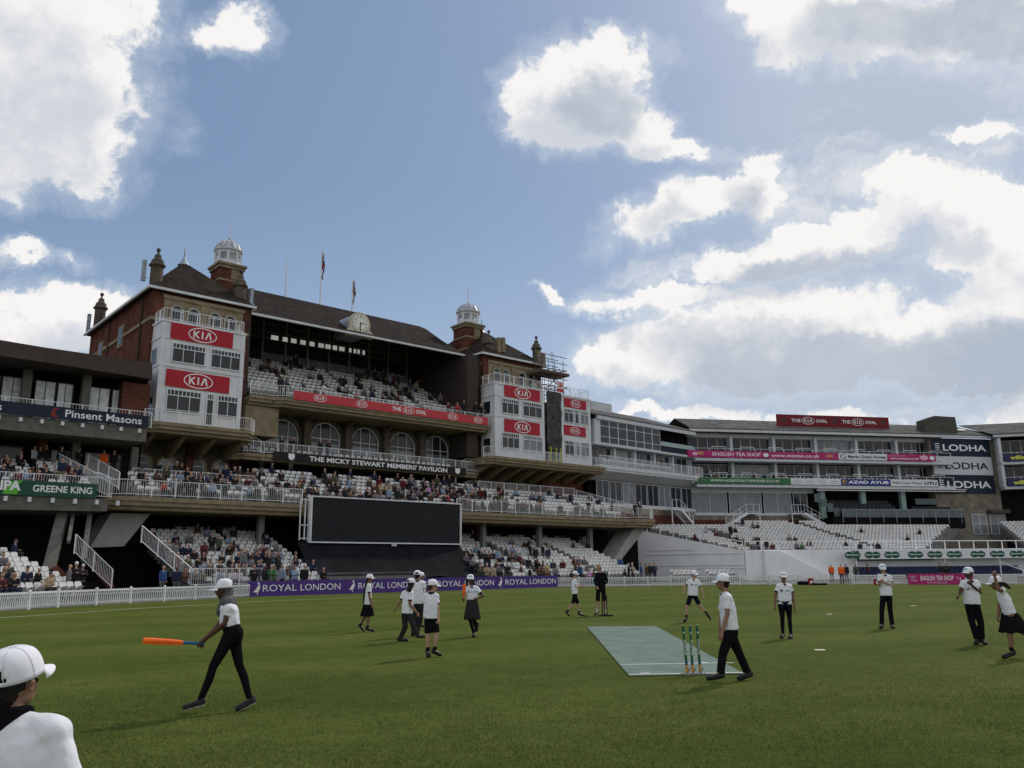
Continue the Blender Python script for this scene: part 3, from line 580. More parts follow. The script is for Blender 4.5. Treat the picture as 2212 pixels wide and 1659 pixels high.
# main roof
m = MB(); zr = 29.45
m.hexa([(-6.6, 15.7, 23.75), (17.9, 15.7, 23.85), (19.5, 25, zr-.15), (-6.6, 25, zr-.15), (-6.6, 15.6, 23.95), (17.9, 15.6, 24.0), (18.6, 25, zr), (-6.6, 25, zr)])
m.hexa([(-6.6, 25, zr-.15), (19.5, 25, zr-.15), (19.5, 34, 23.8), (-6.6, 34, 23.8), (-6.6, 25, zr), (18.6, 25, zr), (19.5, 34, 24), (-6.6, 34, 24)]); o = m.build('main_roof', slate, P_)
g = MB(); g.hexa([(-6.4, 15.35, 23.68), (17.9, 15.35, 23.78), (17.9, 15.6, 23.78), (-6.4, 15.6, 23.68), (-6.4, 15.35, 23.88), (17.9, 15.35, 23.95), (17.9, 15.6, 23.95), (-6.4, 15.6, 23.88)]); g.build('gutter', wpaint, o)

# clock dormer
s_, z_ = pv(775, 702, 16.6)
ck = MB(); o_ = [(s_-1.5, z_-1.25), (s_+1.5, z_-1.25), (s_+1.45, z_-.75), (s_+1.1, z_-.45), (s_+1.12, z_+.1)]+[(s_+1.12*math.cos(math.pi*i/12), z_+.1+1.12*math.sin(math.pi*i/12)) for i in range(13)]+[(s_-1.1, z_-.45), (s_-1.45, z_-.75)]
ck.prism(o_, 'y', 16.3, 16.7); dm = ck.build('clock_dormer', mat('cream_stone', (.5, .46, .36), .8, .15, 3), P_)
b = MB(); b.prism([(s_+1.05*math.cos(math.pi*i/12), z_+.1+1.05*math.sin(math.pi*i/12)) for i in range(13)]+[(s_-1.05, z_-1), (s_+1.05, z_-1)], 'y', 16.72, 19.5); b.build('dormer_roof', lead, dm)
m = MB(); m.prism(ell(s_, z_+.08, .86, .86, 28), 'y', 16.22, 16.3); cf = m.build('clock_face', mat('clock_white', (.78, .76, .68), .6, .04, 3), dm)
m = MB()
for i in range(12):
    t = 2*math.pi*i/12; c, q = math.sin(t), math.cos(t); m.beam((s_+c*.58, 16.2, z_+.08+q*.58), (s_+c*.78, 16.2, z_+.08+q*.78), .1, .01)
m.beam((s_-.1, 16.19, z_+.08), (s_+.45, 16.19, z_+.14), .09, .01); m.beam((s_, 16.18, z_+.2), (s_-.1, 16.18, z_-.62), .08, .01)
m.build('clock_hands_and_marks', blk, dm)
# stone pinnacles with ball finials
def pinnacle(s_, n, z0, h=2.6, w=.5):
    m = MB(); m.lathe([(w*1.15, -.3), (w, 0), (w, h*.52), (w*1.3, h*.55), (w*1.35, h*.6), (w*1.05, h*.64), (w*.95, h*.74), (w*.62, h*.78), (w*.5, h*.9), (w*.2, h*.93), (w*.14, h*1.0)], (s_, n, z0), 8, .5); o = m.build('pinnacle', dstone, P_)
    b = MB(); r = .19; b.lathe([(.03, -r), (r*.7, -r*.7), (r, 0), (r*.7, r*.7), (.03, r)], (s_, n, z0+h*1.0+r*.8), 10); b.build('ball_finial', dstone, o)
for (x, yb, n) in ((337, 608, 16.2), (517, 650, 16.2), (1056, 768, 16.4), (1159, 778, 16.4)):
    a_, z_ = pv(x, yb, n); pinnacle(a_, n, z_-.3, 2.9)
a_, z_ = PAV.sv(215, 690, -13.9); pinnacle(-13.9, a_, z_-.6, 3.0)
for (s_, n, z) in ((-14.9, 32.6, 25.2), (-15.0, 16.6, 26.0), (-6.0, 15.8, 25.3)):
    m = MB(); m.box(s_-.16, s_+.16, n-.12, n+.12, z-.9, z+.9); m.tube((s_, n+.12, z-.4), (s_+.5, n+.5, z-.4), .04); m.build('phone_antenna', lead, P_)
for (x, y) in ((1076, 746), (1085, 746), (1162, 774), (1172, 779)):
    a_, z_ = pv(x, y, 15.9); m = MB(); m.box(a_-.22, a_+.22, 15.6, 15.9, z_-.85, z_+.85); m.build('antenna_panel', stone, P_)
# cupolas
def cupola(x, yb, yt, n, w):
    s_, zb = pv(x, yb, n); _, zt = pv(x, 581 if x < 700 else 708, n)
    b = MB(); b.box(s_-w, s_+w, n-w, n+w, zb-9, zt); o = b.build('cupola_shaft', brick, P_)
    c = MB()
    for z in (zt-1.55, zt-3.0, zt-4.5): c.box(s_-w-.03, s_+w+.03, n-w-.03, n+w+.03, z, z+.2)
    c.box(s_-w-.25, s_+w+.25, n-w-.25, n+w+.25, zt, zt+.22); c.box(s_-w-.12, s_+w+.12, n-w-.12, n+w+.12, zt-.3, zt); c.box(s_-.05, s_+.75, n-w-.06, n-w, zt-1.3, zt-.35); c.build('stone_band', stone, o)
    l = MB(); r = w*1.08
    l.lathe([(r, 0), (r, .45)], (s_, n, zt+.22), 8, .5)
    for i in range(8):
        t = 2*math.pi*(i+.5)/8; l.box(s_+r*.92*math.cos(t)-.10, s_+r*.92*math.cos(t)+.10, n+r*.92*math.sin(t)-.10, n+r*.92*math.sin(t)+.10, zt+.6, zt+1.5)
    l.lathe([(r*.95, 1.4), (r*1.0, 1.6), (r*1.14, 1.7), (r*1.14, 1.82)], (s_, n, zt), 8, .5); l.build('lantern', wpaint, o)
    d = MB(); z0 = zt+1.82; d.lathe([(r*1.1, 0), (r*1.02, .15), (r*.95, .35), (r*.8, .62), (r*.55, .86), (r*.2, 1.02), (.08, 1.12), (.06, 1.3)], (s_, n, z0), 16); dd = d.build('dome', lead, o)
    rb = MB()
    for i in range(16):
        t = 2*math.pi*i/16; pr = [(r*1.11, .0), (r*.97, .35), (r*.82, .62), (r*.56, .88), (r*.2, 1.04)]
        for p, q in zip(pr, pr[1:]): rb.beam((s_+p[0]*math.cos(t), n+p[0]*math.sin(t), z0+p[1]), (s_+q[0]*math.cos(t), n+q[0]*math.sin(t), z0+q[1]), .06)
    rb.build('dome_ribs', wpaint, o)
    f = MB(); f.tube((s_, n, z0+1.1), (s_, n, z0+3.3), .06, .035); f.lathe([(.05, 0), (.17, .1), (.05, .2)], (s_, n, z0+1.2), 8); f.build('spire', wpaint, o)
cupola(487, 640, 0, 21.5, 1.12); cupola(1011, 770, 0, 20.5, 1.2)
# flagpoles on the ridge (each could be lifted away)
for (x, yb, yt, fl, lb) in ((616, 640, 560, 0, 'thin bare flagpole on the pavilion roof ridge, leftmost of the three'), (691, 657, 540, 1, 'tall flagpole with a red, white and blue flag hanging limp above the tiled ridge'), (760, 672, 600, 2, 'flagpole carrying a furled white and brown flag, just above the clock')):
    s_, zb = pv(x, yb, 25); _, zt = pv(x+2, yt, 25); t = thing('flagpole', lb, 'flagpole', 'flagpoles on the roof ridge', PAV, (s_, 25, zb-1.0))
    MB().tube((s_, 25, zb-.9), (s_, 25, zt), .09, .05).build('pole', wpaint, t)
    if fl:
        m = MB(); L = 2.9 if fl == 1 else 2.6; vs = []; K1 = 10
        for j in range(K1+1):
            for i in range(5): vs.append((s_+.06+i*.07*(1-.2*j/K1)+.06*math.sin(j*.9+i), 25+.12*math.sin(i*2.2+j*.5), zt-.15-L*j/K1-.12*i))
        m.add(vs, [(j*5+i, j*5+i+1, (j+1)*5+i+1, (j+1)*5+i) for j in range(K1) for i in range(4)]); m.m = [(0 if fl == 2 else (i+j) % 3) if not (fl == 2 and j % 3) else 1 for j in range(K1) for i in range(4)]
        m.build('flag', [mat('flag_red', (.35, .05, .06), .8, .1, 4), mat('flag_white', (.5, .48, .45), .8, .1, 4), mat('flag_blue', (.03, .04, .18), .8, .1, 4)] if fl == 1 else [mat('flag_pale', (.5, .48, .45), .8, .1, 4), mat('flag_brown', (.16, .07, .06), .8, .1, 4)], t)
# ---------------------------------------------------------------- sponsor boards on the pavilion
def ksign(lb, x0, y0, x1, y1, n=12.9, grp='red oval-logo boards on the white bays'):
    a, z1 = pv(x0, y0, n); b, _ = pv(x1, y0, n); _, z0 = pv(x0, y1, n)
    return sign('sponsor_board', lb, PAV, a, b, z0, z1, n, redsign, kias=((.5, .5, (b-a)*.46),), group=grp)
ksign('red oval-logo board across the top of the left tower bay', 371, 695.4, 506, 731)
ksign('red oval-logo board between the two window rows of the left tower', 360, 795.7, 498, 833)
ksign('upper red board on the wide white bay of the right tower', 1090, 830, 1166, 856)
ksign('lower red board on the wide white bay of the right tower', 1090, 904, 1166, 931.6)
ksign('small red board at the top of the narrow white bay right of the scaffold', 1219, 859, 1266, 878)
ksign('small red board lower on the narrow white bay right of the scaffold', 1218, 917, 1265, 938)
sign('long_banner', 'long red banner hung along the front of the open upper tier', PAV, -2.7, 19.25, 16.15, 16.95, 13.3, redcloth,
     texts=(('THE', .462, .507, .28, .76, wsign, .03), ('OVAL', .585, .64, .26, .74, wsign, .03)), kias=((.115, .5, 1.25), (.31, .5, 1.25), (.546, .5, 1.3), (.79, .5, 1.25), (.94, .5, 1.2)), cat='banner')
sign('name_banner', 'long black banner with white capitals on the balcony under the arches', PAV, -4.05, 16.7, 10.8, 11.55, 13.75, blk,
     texts=(("THE MICKY STEWART MEMBERS' PAVILION", .16, .885, .2, .8, wsign, .025),), shapes=(('crest', shield(.078, .5, .014, .38), wsign, .012), ('crest', shield(.948, .5, .014, .38), wsign, .012)), cat='banner')
# ---------------------------------------------------------------- video screen and black sightscreen sheet
scr = thing('video_screen', 'large blank black video screen in a white frame below the middle tier', 'screen', fr=PAV, at=(3.1, 6.7, 3.6))
s0, s1, z0, z1 = -4.2, 10.5, 3.68, 7.28
MB().box(s0+.1, s1-.1, 6.65, 6.95, z0+.1, z1-.1).build('display', mat('led_black', (.007, .009, .012), .45, .25, 1.0), scr)
m = MB(); m.box(s0, s1, 6.5, 7.0, z1-.1, z1); m.box(s0, s1, 6.5, 7.0, z0, z0+.1); m.box(s0, s0+.12, 6.5, 7.0, z0+.1, z1-.1); m.box(s1-.12, s1, 6.5, 7.0, z0+.1, z1-.1); m.build('frame', wpaint, scr)
m = MB(); [m.box(a, a+.07, 6.8, 6.9, z0+.2, z1-.2) for a in (s0-.75, s0-.35)]; [m.box(s0-.75, s0, 6.8, 6.9, z, z+.07) for z in (z0+.3, z0+1.3, z1-.35)]; m.build('side_ladder', wpaint, scr)
MB().box(3.3, 3.75, 6.55, 6.8, z0-.18, z0-.02).build('status_lamp', wpaint, scr)
t = thing('sightscreen', 'black cloth sheet draped over the seats under the video screen', 'sightscreen', fr=PAV, at=(3, 5, 0))
m = MB(); nx, ny = 44, 14; vs = []
for j in range(ny+1):
    v = j/ny
    for i in range(nx+1):
        u = i/nx; wL = -4.9+1.0*(1-v)*0-0.2*v; wR = 10.4+2.4*(1-v)**1.6
        n_ = 3.6+3.2*v**.9; z_ = 1.0+2.75*v-(.25*math.sin(math.pi*v)) + .10*mnoise.noise(Vector((u*9, v*3, 1)))+.05*mnoise.noise(Vector((u*30, v*8, 4)))
        vs.append((wL+(wR-wL)*u, n_, z_))
m.add(vs, [(j*(nx+1)+i, j*(nx+1)+i+1, (j+1)*(nx+1)+i+1, (j+1)*(nx+1)+i) for j in range(ny) for i in range(nx)])
m.build('sheet', mat('black_cloth', (.012, .013, .015), .95, .3, .8, .4, 5, spec=.05), t, smooth=True)
# ---------------------------------------------------------------- seats
SEATS = []; ROWS = []                                # (matrix, tier, row, occluded) ; rows kept for seating people
def seatblock(par, fr, rows, s0, s1, tier, aisles=(), pitch=.5, step=True, skip=None, hide=0, d=.8, stepm=None):
    mb = MB()
    for ri, (n, z) in enumerate(rows):
        a, b = (s0(n), s1(n)) if callable(s0) else (s0, s1)
        if step: mb.box(a-.1, b+.1, n-.35, n+d-.352, z-.9, z-.004*(ri % 2))
        ROWS.append((fr, n, z, a, b, tier, ri))
        k = int((b-a)/pitch)
        for i in range(k):
            s_ = a+pitch*(i+.5)
            if any(p <= s_ <= q for p, q in aisles) or (skip and skip(s_, n)): continue
            SEATS.append((fr, s_, n, z, tier, ri, ri < hide))
    if step: mb.build('seating_steps', stepm or mat('step_concrete', (.15, .148, .142), .9, .2, 2), par)
TL, TM, TK = 'lower tier under the balcony', 'middle tier', 'open upper tier'
R_low = [(2.0+.82*i, .45+.29*i) for i in range(13)]
sheet = lambda s_, n: -5.1 < s_ < 10.6+2.4*(1-min(1, max(0, (n-2)/4.6)))**1.6
seatblock(P_, PAV, R_low, -14.2, -4.9, TL, aisles=((-9.4, -8.6),))
seatblock(P_, PAV, R_low, 10.9, 30.0, TL, aisles=((16.0, 17.2), (24.0, 24.8)), skip=sheet)
R_mid = [(8.5+.8*i, 6.75+.40*i) for i in range(7)]
seatblock(P_, PAV, R_mid, -5.9, 17.6, TM, aisles=((-.2, .6), (6.2, 7.0), (12.2, 13.0)))
seatblock(P_, PAV, R_mid[:4], -16.4, -6.2, TM, aisles=((-10.4, -9.7),))
seatblock(P_, PAV, R_mid[:6], 18.0, 34.5, TM, aisles=((20.4, 21.2), (28.6, 29.4)))
R_top = [(15.6+.8*i, 16.55+.50*i) for i in range(10)]
seatblock(P_, PAV, R_top, -5.4, 18.3, TK, aisles=((-1.6, -.9), (5.6, 6.3), (13.2, 13.9)))
seatblock(P_, PAV, [(15.4, 11.3)], -6.0, 16.8, 'arcade balcony', pitch=.62, step=False)
r = MB(); railing(r, [(-18.4, 8.2, 6.7), (-17.5, 7.45, 6.7), (-4.5, 7.45, 6.7)], 1.1, .15, 1.7, .015, ); railing(r, [(10.7, 7.45, 6.7), (33.6, 7.45, 6.7), (34.4, 6.4, 6.7), (36.9, 6.4, 6.7), (37.9, 7.6, 6.7)], 1.1, .15, 1.7, .015)
r.build('railing', wrail, P_)
r = MB(); railing(r, [(-15.9, 11.9, 8.0), (-6.5, 11.9, 8.0)], 1.1, .16, 1.7, .015); r.build('railing', wrail, P_); r = MB(); railing(r, [(17.9, 13.3, 9.2), (31.8, 13.3, 9.2)], 1.1, .16, 1.7, .015); r.build('railing', wrail, P_); r = MB(); railing(r, [(31.8, 13.0, 9.0), (35.5, 8.0, 7.2)], 1.1, .16, 1.7, .015); r.build('railing', wrail, P_); 
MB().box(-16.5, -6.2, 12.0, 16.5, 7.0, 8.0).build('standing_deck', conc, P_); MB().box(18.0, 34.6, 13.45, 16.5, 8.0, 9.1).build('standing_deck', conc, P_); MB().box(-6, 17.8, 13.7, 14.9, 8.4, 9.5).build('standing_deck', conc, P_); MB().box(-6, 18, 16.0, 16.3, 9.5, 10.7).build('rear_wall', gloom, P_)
r = MB(); railing(r, [(-14.9, 1.6, .7), (-10.2, 1.6, .7)], 1.1, .14, 1.5, .015); r.build('railing', wrail, P_); r = MB(); railing(r, [(-14.9, 1.6, .7), (-16.9, 5.5, 3.5)], 1.1, .14, 1.5, .015); r.build('railing', wrail, P_); 
# camera-like floodlight clusters and a clock disc under the slab
for x, y in ((607, 1121), (652, 1123)):
    pass
# ---------------------------------------------------------------- annexe stand on the left
AX = thing('annexe_stand', 'concrete annexe stand with a deep bronze roof edge joined to the left tower', 'grandstand', fr=PAV, at=(-24, 12, 0))
def quadslab(x0, yt0, yb0, x1, yt1, yb1, n0, n1, deep, name, mt, par):
    p = [pv(x0, yb0, n0), pv(x1, yb1, n1), pv(x1, yt1, n1), pv(x0, yt0, n0)]; m = MB()
    m.hexa([(p[0][0], n0, p[0][1]), (p[1][0], n1, p[1][1]), (p[1][0], n1+deep, p[1][1]), (p[0][0], n0+deep, p[0][1]), (p[3][0], n0, p[3][1]), (p[2][0], n1, p[2][1]), (p[2][0], n1+deep, p[2][1]), (p[3][0], n0+deep, p[3][1])])
    return m.build(name, mt, par)
quadslab(-90, 719, 755, 100, 751, 783, 8.5, 10.0, 12, 'roof_edge', brown_metal, AX)
quadslab(100.6, 751, 783, 329, 784, 819, 10.0, 12.0, 10, 'roof_edge', brown_metal, AX)
ac = mat('annexe_concrete', (.13, .125, .11), .9, .25, 2, .3, 10)
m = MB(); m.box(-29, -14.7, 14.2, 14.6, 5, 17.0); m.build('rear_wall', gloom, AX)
m = MB(); m.box(-16.9, -14.9, 12.6, 14.2, 11.2, 15.6); m.build('brick_pier', brick, AX)
for x in (58, 187):
    s_, _ = pv(x, 830, 12.9); MB().box(s_-.28, s_+.28, 12.7, 13.3, 11.2, 15.8).build('column', ac, AX)
for (x0, x1) in ((-60, 0), (2, 52), (75, 122), (124, 160), (193, 240), (243, 290)):
    a, _ = pv(x0, 840, 13.4); b, _ = pv(x1, 840, 13.4); window(AX, a, b, 11.6, 15.1, 13.5, 2, gm=mat('window_glass_with_curtains', (.58, .61, .62), .2, .3, 2.5, spec=.3), fm=darkwood, fw=.07)
a = pv(318, 922, 9.6)[0]
m = MB(); m.box(-29.5, a, 9.6, 14.2, 10.75, 11.75); m.build('floor_slab', ac, AX)
r = MB(); railing(r, [(-29.5, 9.75, 11.8), (a+.3, 9.75, 11.8)], 1.15, .2, 1.6, .015); r.build('railing', wrail, AX)
b_ = MB(); [b_.box(-29+i*1.25, -28.82+i*1.25, 9.35, 9.6, 11.35, 11.62) for i in range(11)]; b_.build('banner_clips', wpaint, AX)
sign('long_banner', 'navy banner with pale law-firm style lettering along the annexe balcony', PAV, -29.5, a, 11.75, 12.6, 9.4, navy,
     texts=(('Pinsent Masons', .60, .965, .22, .82, wsign, .012), ('Pinsent Masons', .0, .325, .22, .82, wsign, .012)), cat='banner', shapes=(('flame_mark', [(.54, .15), (.535, .5), (.552, .85), (.57, .9), (.553, .6), (.556, .3), (.575, .15)], mat('mark_red', (.25, .03, .03), .6), .012),))
# mid level of the annexe
m = MB(); sA, sB = -29.5, pv(233, 1085, 6.9)[0]
m.hexa([(sA, 6.9, 5.35), (sB, 6.9, 5.55), (sB, 14, 5.55), (sA, 14, 5.35), (sA, 6.9, 6.25), (sB, 6.9, 6.35), (sB, 14, 6.35), (sA, 14, 6.25)]); m.build('floor_slab', ac, AX)
R_ax = [(7.6+.8*i, 6.75+.32*i) for i in range(6)]
seatblock(AX, PAV, R_ax, -29.0, -19.6, 'annexe tier', pitch=.52, aisles=((-22.9, -22.2),))
MB().box(-29, -18.2, 12.2, 14, 7.0, 8.5).build('standing_deck', conc, AX)
r = MB(); railing(r, [(-29.5, 6.95, 6.4), (sB+.2, 6.95, 6.4)], 1.35, .15, 1.6, .015); r.build('railing', wrail, AX); r = MB(); railing(r, [(sB+.2, 6.95, 6.4), (-19.2, 8.2, 6.9)], 1.3, .12, 1.4, .015); r.build('railing', wrail, AX); r = MB(); railing(r, [(-19.2, 8.2, 6.9), (-21.0, 11.8, 8.6)], 1.2, .12, 1.4, .015); r.build('railing', wrail, AX); r = MB(); railing(r, [(-17.6, 9.0, 7.2), (-18.9, 12.2, 8.7)], 1.2, .12, 1.4, .015); r.build('railing', wrail, AX); 
for i, (x0, x1, gm2) in enumerate(((108, 163, glassl), (182, 228, glassl), (231, 275, glass), (-10, 50, glass))):
    a0, _ = pv(x0, 980, 13.9); b0, _ = pv(x1, 980, 13.9); window(AX, a0, b0, 8.4, 10.3, 13.9, 1, gm=gm2, fm=darkwood)
for x in (92, 165, 292):
    s_, _ = pv(x, 960, 12.8); MB().box(s_-.25, s_+.25, 12.6, 13.1, 8.4, 10.75).build('column', ac if x != 92 else brick, AX)
a0, z1_ = pv(182, 938, 13.0); b0, z0_ = pv(280, 964, 13.0)
sign('bar_sign', 'dim black bar sign with grey capitals under the annexe balcony', PAV, a0, b0, z0_, z1_, 13.0, blk, texts=(('ANNEXE BAR', .18, .86, .3, .75, mat('sign_grey', (.2, .2, .19), .6), .02),))
a0, z1_ = pv(-10, 1031, 6.75); b0, z0_ = pv(209, 1075, 6.75)
sign('long_banner', 'green brewery banner with white capitals along the annexe middle tier', PAV, a0-3, b0, z1_-1.02, z1_-.08, 6.75, dgreen,
     texts=(('IPA', .375, .50, .3, .95, wsign, .04), ('GREENE KING', .575, .965, .28, .74, wsign, .02)), cat='banner', shapes=(('brush_stroke', [(.395, .06), (.48, .05), (.49, .3), (.485, .7), (.51, 1.0), (.44, .9), (.40, .5)], mat('brush_green', (.12, .42, .04), .6), .008),))
b_ = MB(); [b_.box(sA+.8+i*1.3, sA+.98+i*1.3, 6.6, 6.9, 5.95, 6.25) for i in range(9)]; b_.build('banner_clips', wpaint, AX)
# slanting legs and dark undercroft
for (xa, ya, xb, yb, w) in ((106, 1215, 138, 1098, .62), (182, 1190, 196, 1098, .3), (150, 1150, 160, 1098, .2)):
    p = pv(xa, ya, 5.0); q_ = pv(xb, yb, 8.2); m = MB(); m.beam((p[0], 5.0, p[1]-.6), (q_[0], 8.2, 5.6), w, w); m.build('raking_leg', ac, AX)
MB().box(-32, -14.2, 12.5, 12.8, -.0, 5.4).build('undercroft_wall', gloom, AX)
# brick-sided stair mouth
p = [pv(x, y, .6) for x, y in ((186, 1205), (205, 1205), (246, 1262), (250, 1283), (236, 1283), (232, 1268))]
MB().prism(p[::-1], 'y', .6, 1.0).build('stair_parapet', brick, AX)
p = [pv(x, y, -.8) for x, y in ((112, 1228), (125, 1222), (172, 1262), (182, 1278), (182, 1290), (150, 1290), (140, 1275))]
MB().prism(p[::-1], 'y', -.8, -.4).build('stair_parapet', brick, AX)
r = MB(); a0 = pv(160, 1196, .5); b0 = pv(240, 1272, .5); railing(r, [(a0[0], .5, a0[1]), (b0[0], .5, b0[1])], 1.1, .12, 1.5, .015); r.build('railing', wrail, AX)
MB().box(pv(183, 1260, .8)[0], pv(238, 1260, .8)[0], .9, 1.2, 0, 1.1).build('shade_panel', gloom, AX)  # dark block stands for the shade inside the stair mouth
# left-hand lower block that follows the fence
LB = Frame((-22.9, 41.5), 19)
seatblock(AX, LB, [(1.4+.8*i, .35+.27*i) for i in range(9)], -12, 4.4, 'front block beside the annexe', pitch=.5, d=.8)
# ---------------------------------------------------------------- picket fences, hoardings
def picket_run(pts, label, gates=()):
    t = thing('picket_fence', label, 'fence', 'white picket fences round the field', at=(pts[0].x, pts[0].y, 0)); h = .8
    for i, (a, b) in enumerate(zip(pts, pts[1:])):
        L = (b-a).length; k = max(1, round(L/2.3))
        for j in range(k):
            p = a+(b-a)*(j/k); q_ = a+(b-a)*((j+1)/k); d = (q_-p).normalized(); nn = Vector((-d.y, d.x)); m = MB()
            def V3(v, z, o=0): return (v.x+nn.x*o, v.y+nn.y*o, z)
            m.beam(V3(p+d*.05, h-.06), V3(q_-d*.05, h-.06), .05, .09); m.beam(V3(p+d*.05, .16), V3(q_-d*.05, .16), .04, .07); m.beam(V3(p+d*.05, h-.24), V3(q_-d*.05, h-.24), .03, .04)
            kk = int((q_-p).length/.135)
            for c in range(1, kk): u_ = p+d*((q_-p).length*c/kk); m.beam(V3(u_, .06, -.03), V3(u_+d*.05, h-.1, -.03), .05, .02)
            m.build('picket_panel', wpaint, t)
            m = MB(); m.box(p.x-.055, p.x+.055, p.y-.055, p.y+.055, 0, h+.03); m.add([(p.x-.065, p.y-.065, h+.03), (p.x+.065, p.y-.065, h+.03), (p.x+.065, p.y+.065, h+.03), (p.x-.065, p.y+.065, h+.03), (p.x, p.y, h+.09)], [(0, 1, 4), (1, 2, 4), (2, 3, 4), (3, 0, 4), (3, 2, 1, 0)]); m.build('post', wpaint, t)
    return t
V2 = Vector
picket_run([V2((-18, 18)), V2((-20.5, 25)), V2((-22.2, 33)), V2((-22.3, 36.8)), V2((-21.9, 41.0)), V2((-20.5, 45.6)), V2((-18.7, 50.0)), V2((-16.7, 53.9))], 'curving white picket fence at the left, in front of the annexe seats')
g1 = G(1203, 1268.5); g1 = V2((g1.x, g1.y))
picket_run([g1, g2(1300, 1267.8), g2(1450, 1266), g2(1600, 1264.2), g2(1793, 1263.2)], 'long white picket fence in front of the white stand wall')
picket_run([g2(1842, 1263.2), g2(1960, 1263)], 'short white picket fence behind the clapping boy, left of the magenta hoarding')
picket_run([g2(2105, 1262.6), g2(2200, 1262.4)], 'short white picket fence at the right end of the magenta hoarding')
# purple hoarding in four printed panels
def bird(mb, s_, z, n, h):
    pts = [(-.42, -.28), (-.2, -.1), (-.05, .08), (.12, .25), (.10, .38), (-.02, .43), (.02, .5), (.13, .5), (.2, .42), (.33, .05), (.36, -.02), (.26, .1), (.24, .28), (.27, .05), (.24, -.12), (.12, -.27), (.04, -.32), (.07, -.46), (.16, -.5), (0, -.5), (-.02, -.32), (-.2, -.3)]
    mb.add([(s_+p[0]*h*.8, n, z+p[1]*h) for p in pts], [tuple(range(len(pts)))])
pa, pb = G(536, 1290.5), g1
hf = Frame((-16.9, 54.0), math.degrees(math.atan2(g1.x+16.9, g1.y-54.0))); HL = math.hypot(g1.x+16.9, g1.y-54.0)
hx = [0]+[hf.pv(x, 1270, 0)[0] for x in (748, 945, 1082)]+[HL]
txt = [((762-748), 0)]
lay = [(556, 568, 735, 'ROYAL LONDON', 0, 'leftmost purple hoarding panel with white bird and capitals'), (761, 774, 905, 'ROYAL LONDON', 1, 'purple hoarding panel partly hidden by the girl with the long plait'), (935, 945, 1067, 'ROYAL LONDON', 2, 'purple hoarding panel behind the girl holding the orange bat'), (1081, 1092, 1201, 'ROYAL LONDON', 3, 'rightmost purple hoarding panel, beside the white fence')]
hx = [0, hf.pv(746, 1270)[0], hf.pv(925, 1270)[0], hf.pv(1072, 1270)[0], HL]
for (xb, x0, x1, s_, i, lb) in lay:
    a0, b0 = hx[i], hx[i+1]; t = thing('hoarding', lb, 'hoarding', 'purple boundary hoardings', hf, ((a0+b0)/2, -.1, 0))
    MB().box(a0+.015, b0-.015, -.12, -.06, .02, .98).build('panel', purple, t)
    m = MB(); c0, d0 = hf.pv(x0, 1270, -.13)[0], hf.pv(x1, 1270, -.13)[0]; put_text(m, 'ROYAL', c0, c0+(d0-c0)*.42, .32, .74, -.13, .0); put_text(m, 'LONDON', c0+(d0-c0)*.47, d0, .32, .74, -.13, .0); m.build('lettering', wsign, t)
    m = MB(); bird(m, hf.pv(xb, 1270, -.13)[0], .52, -.13, .78); m.build('bird_emblem', wsign, t)
# magenta hoarding at right
a0, b0 = G(1962, 1263.5), G(2104, 1262.8); mf = Frame((a0.x, a0.y), math.degrees(math.atan2(b0.x-a0.x, b0.y-a0.y))); ML = math.hypot(b0.x-a0.x, b0.y-a0.y)
sign('hoarding', 'magenta hoarding with white capitals behind the two children at the right', mf, 0, ML, .02, .86, -.1, pink,
     texts=(('ENGLISH TEA SHOP', .195, .70, .38, .82, wsign, .015), ('www.etsteas.co.uk', .29, .60, .1, .32, mat('pale_pink', (.7, .42, .52), .6), .01), ('English', .03, .125, .56, .85, MT['pale_pink'], .01), ('TeaShop', .025, .14, .26, .52, MT['pale_pink'], .01)), cat='hoarding',
     shapes=(('teapot_emblem', ell(.9, .5, .028, .27), wsign, .012), ('flower_print', ell(.80, .5, .012, .16), MT['pale_pink'], .012), ('flower_print', ell(.76, .62, .009, .12), MT['pale_pink'], .012)))
sign('hoarding', 'magenta hoarding cut off by the right edge of the picture', mf, ML+6.3, ML+9, .02, .86, -.3, pink, texts=(('ENGLISH TEA SHOP', .3, .95, .38, .82, wsign, .015),), cat='hoarding')
# ---------------------------------------------------------------- right-hand stands
FA = Frame((9.1, 96.2), 46.5); KP = ray(1483, 935.7); KP = KP*(110/KP.y); FB = Frame((KP.x, KP.y), 78); FC0 = FB.w(46.7, -1.2, 0); FC = Frame((FC0.x, FC0.y), 104)
LA_ = 19.9
gw = mat('stand_white', (.56, .58, .59), .7, .1, 1.5)
ST = thing('curved_stand', 'long curving three-storey stand with glazed boxes, white balconies and a grey slate roof', 'grandstand', fr=FB, at=(15, 0, 0))
def lw(fr, o=ST): return fr.M
def attach(mb, name, m, fr, par=ST):
    """build in frame fr, parent to par keeping world position"""
    M = par.matrix_world.inverted() @ fr.M; vs = [tuple(M @ Vector(v)) for v in mb.v]; q = MB(); q.v = vs; q.f = mb.f; q.m = mb.m
    me = bpy.data.meshes.new(name); me.from_pydata(vs, [], mb.f)
    for z in (m if isinstance(m, list) else [m]): me.materials.append(z)
    if isinstance(m, list): me.polygons.foreach_set('material_index', mb.m)
    o = bpy.data.objects.new(name, me); COL.objects.link(o); o.parent = par; return o
bpy.context.view_layer.update()
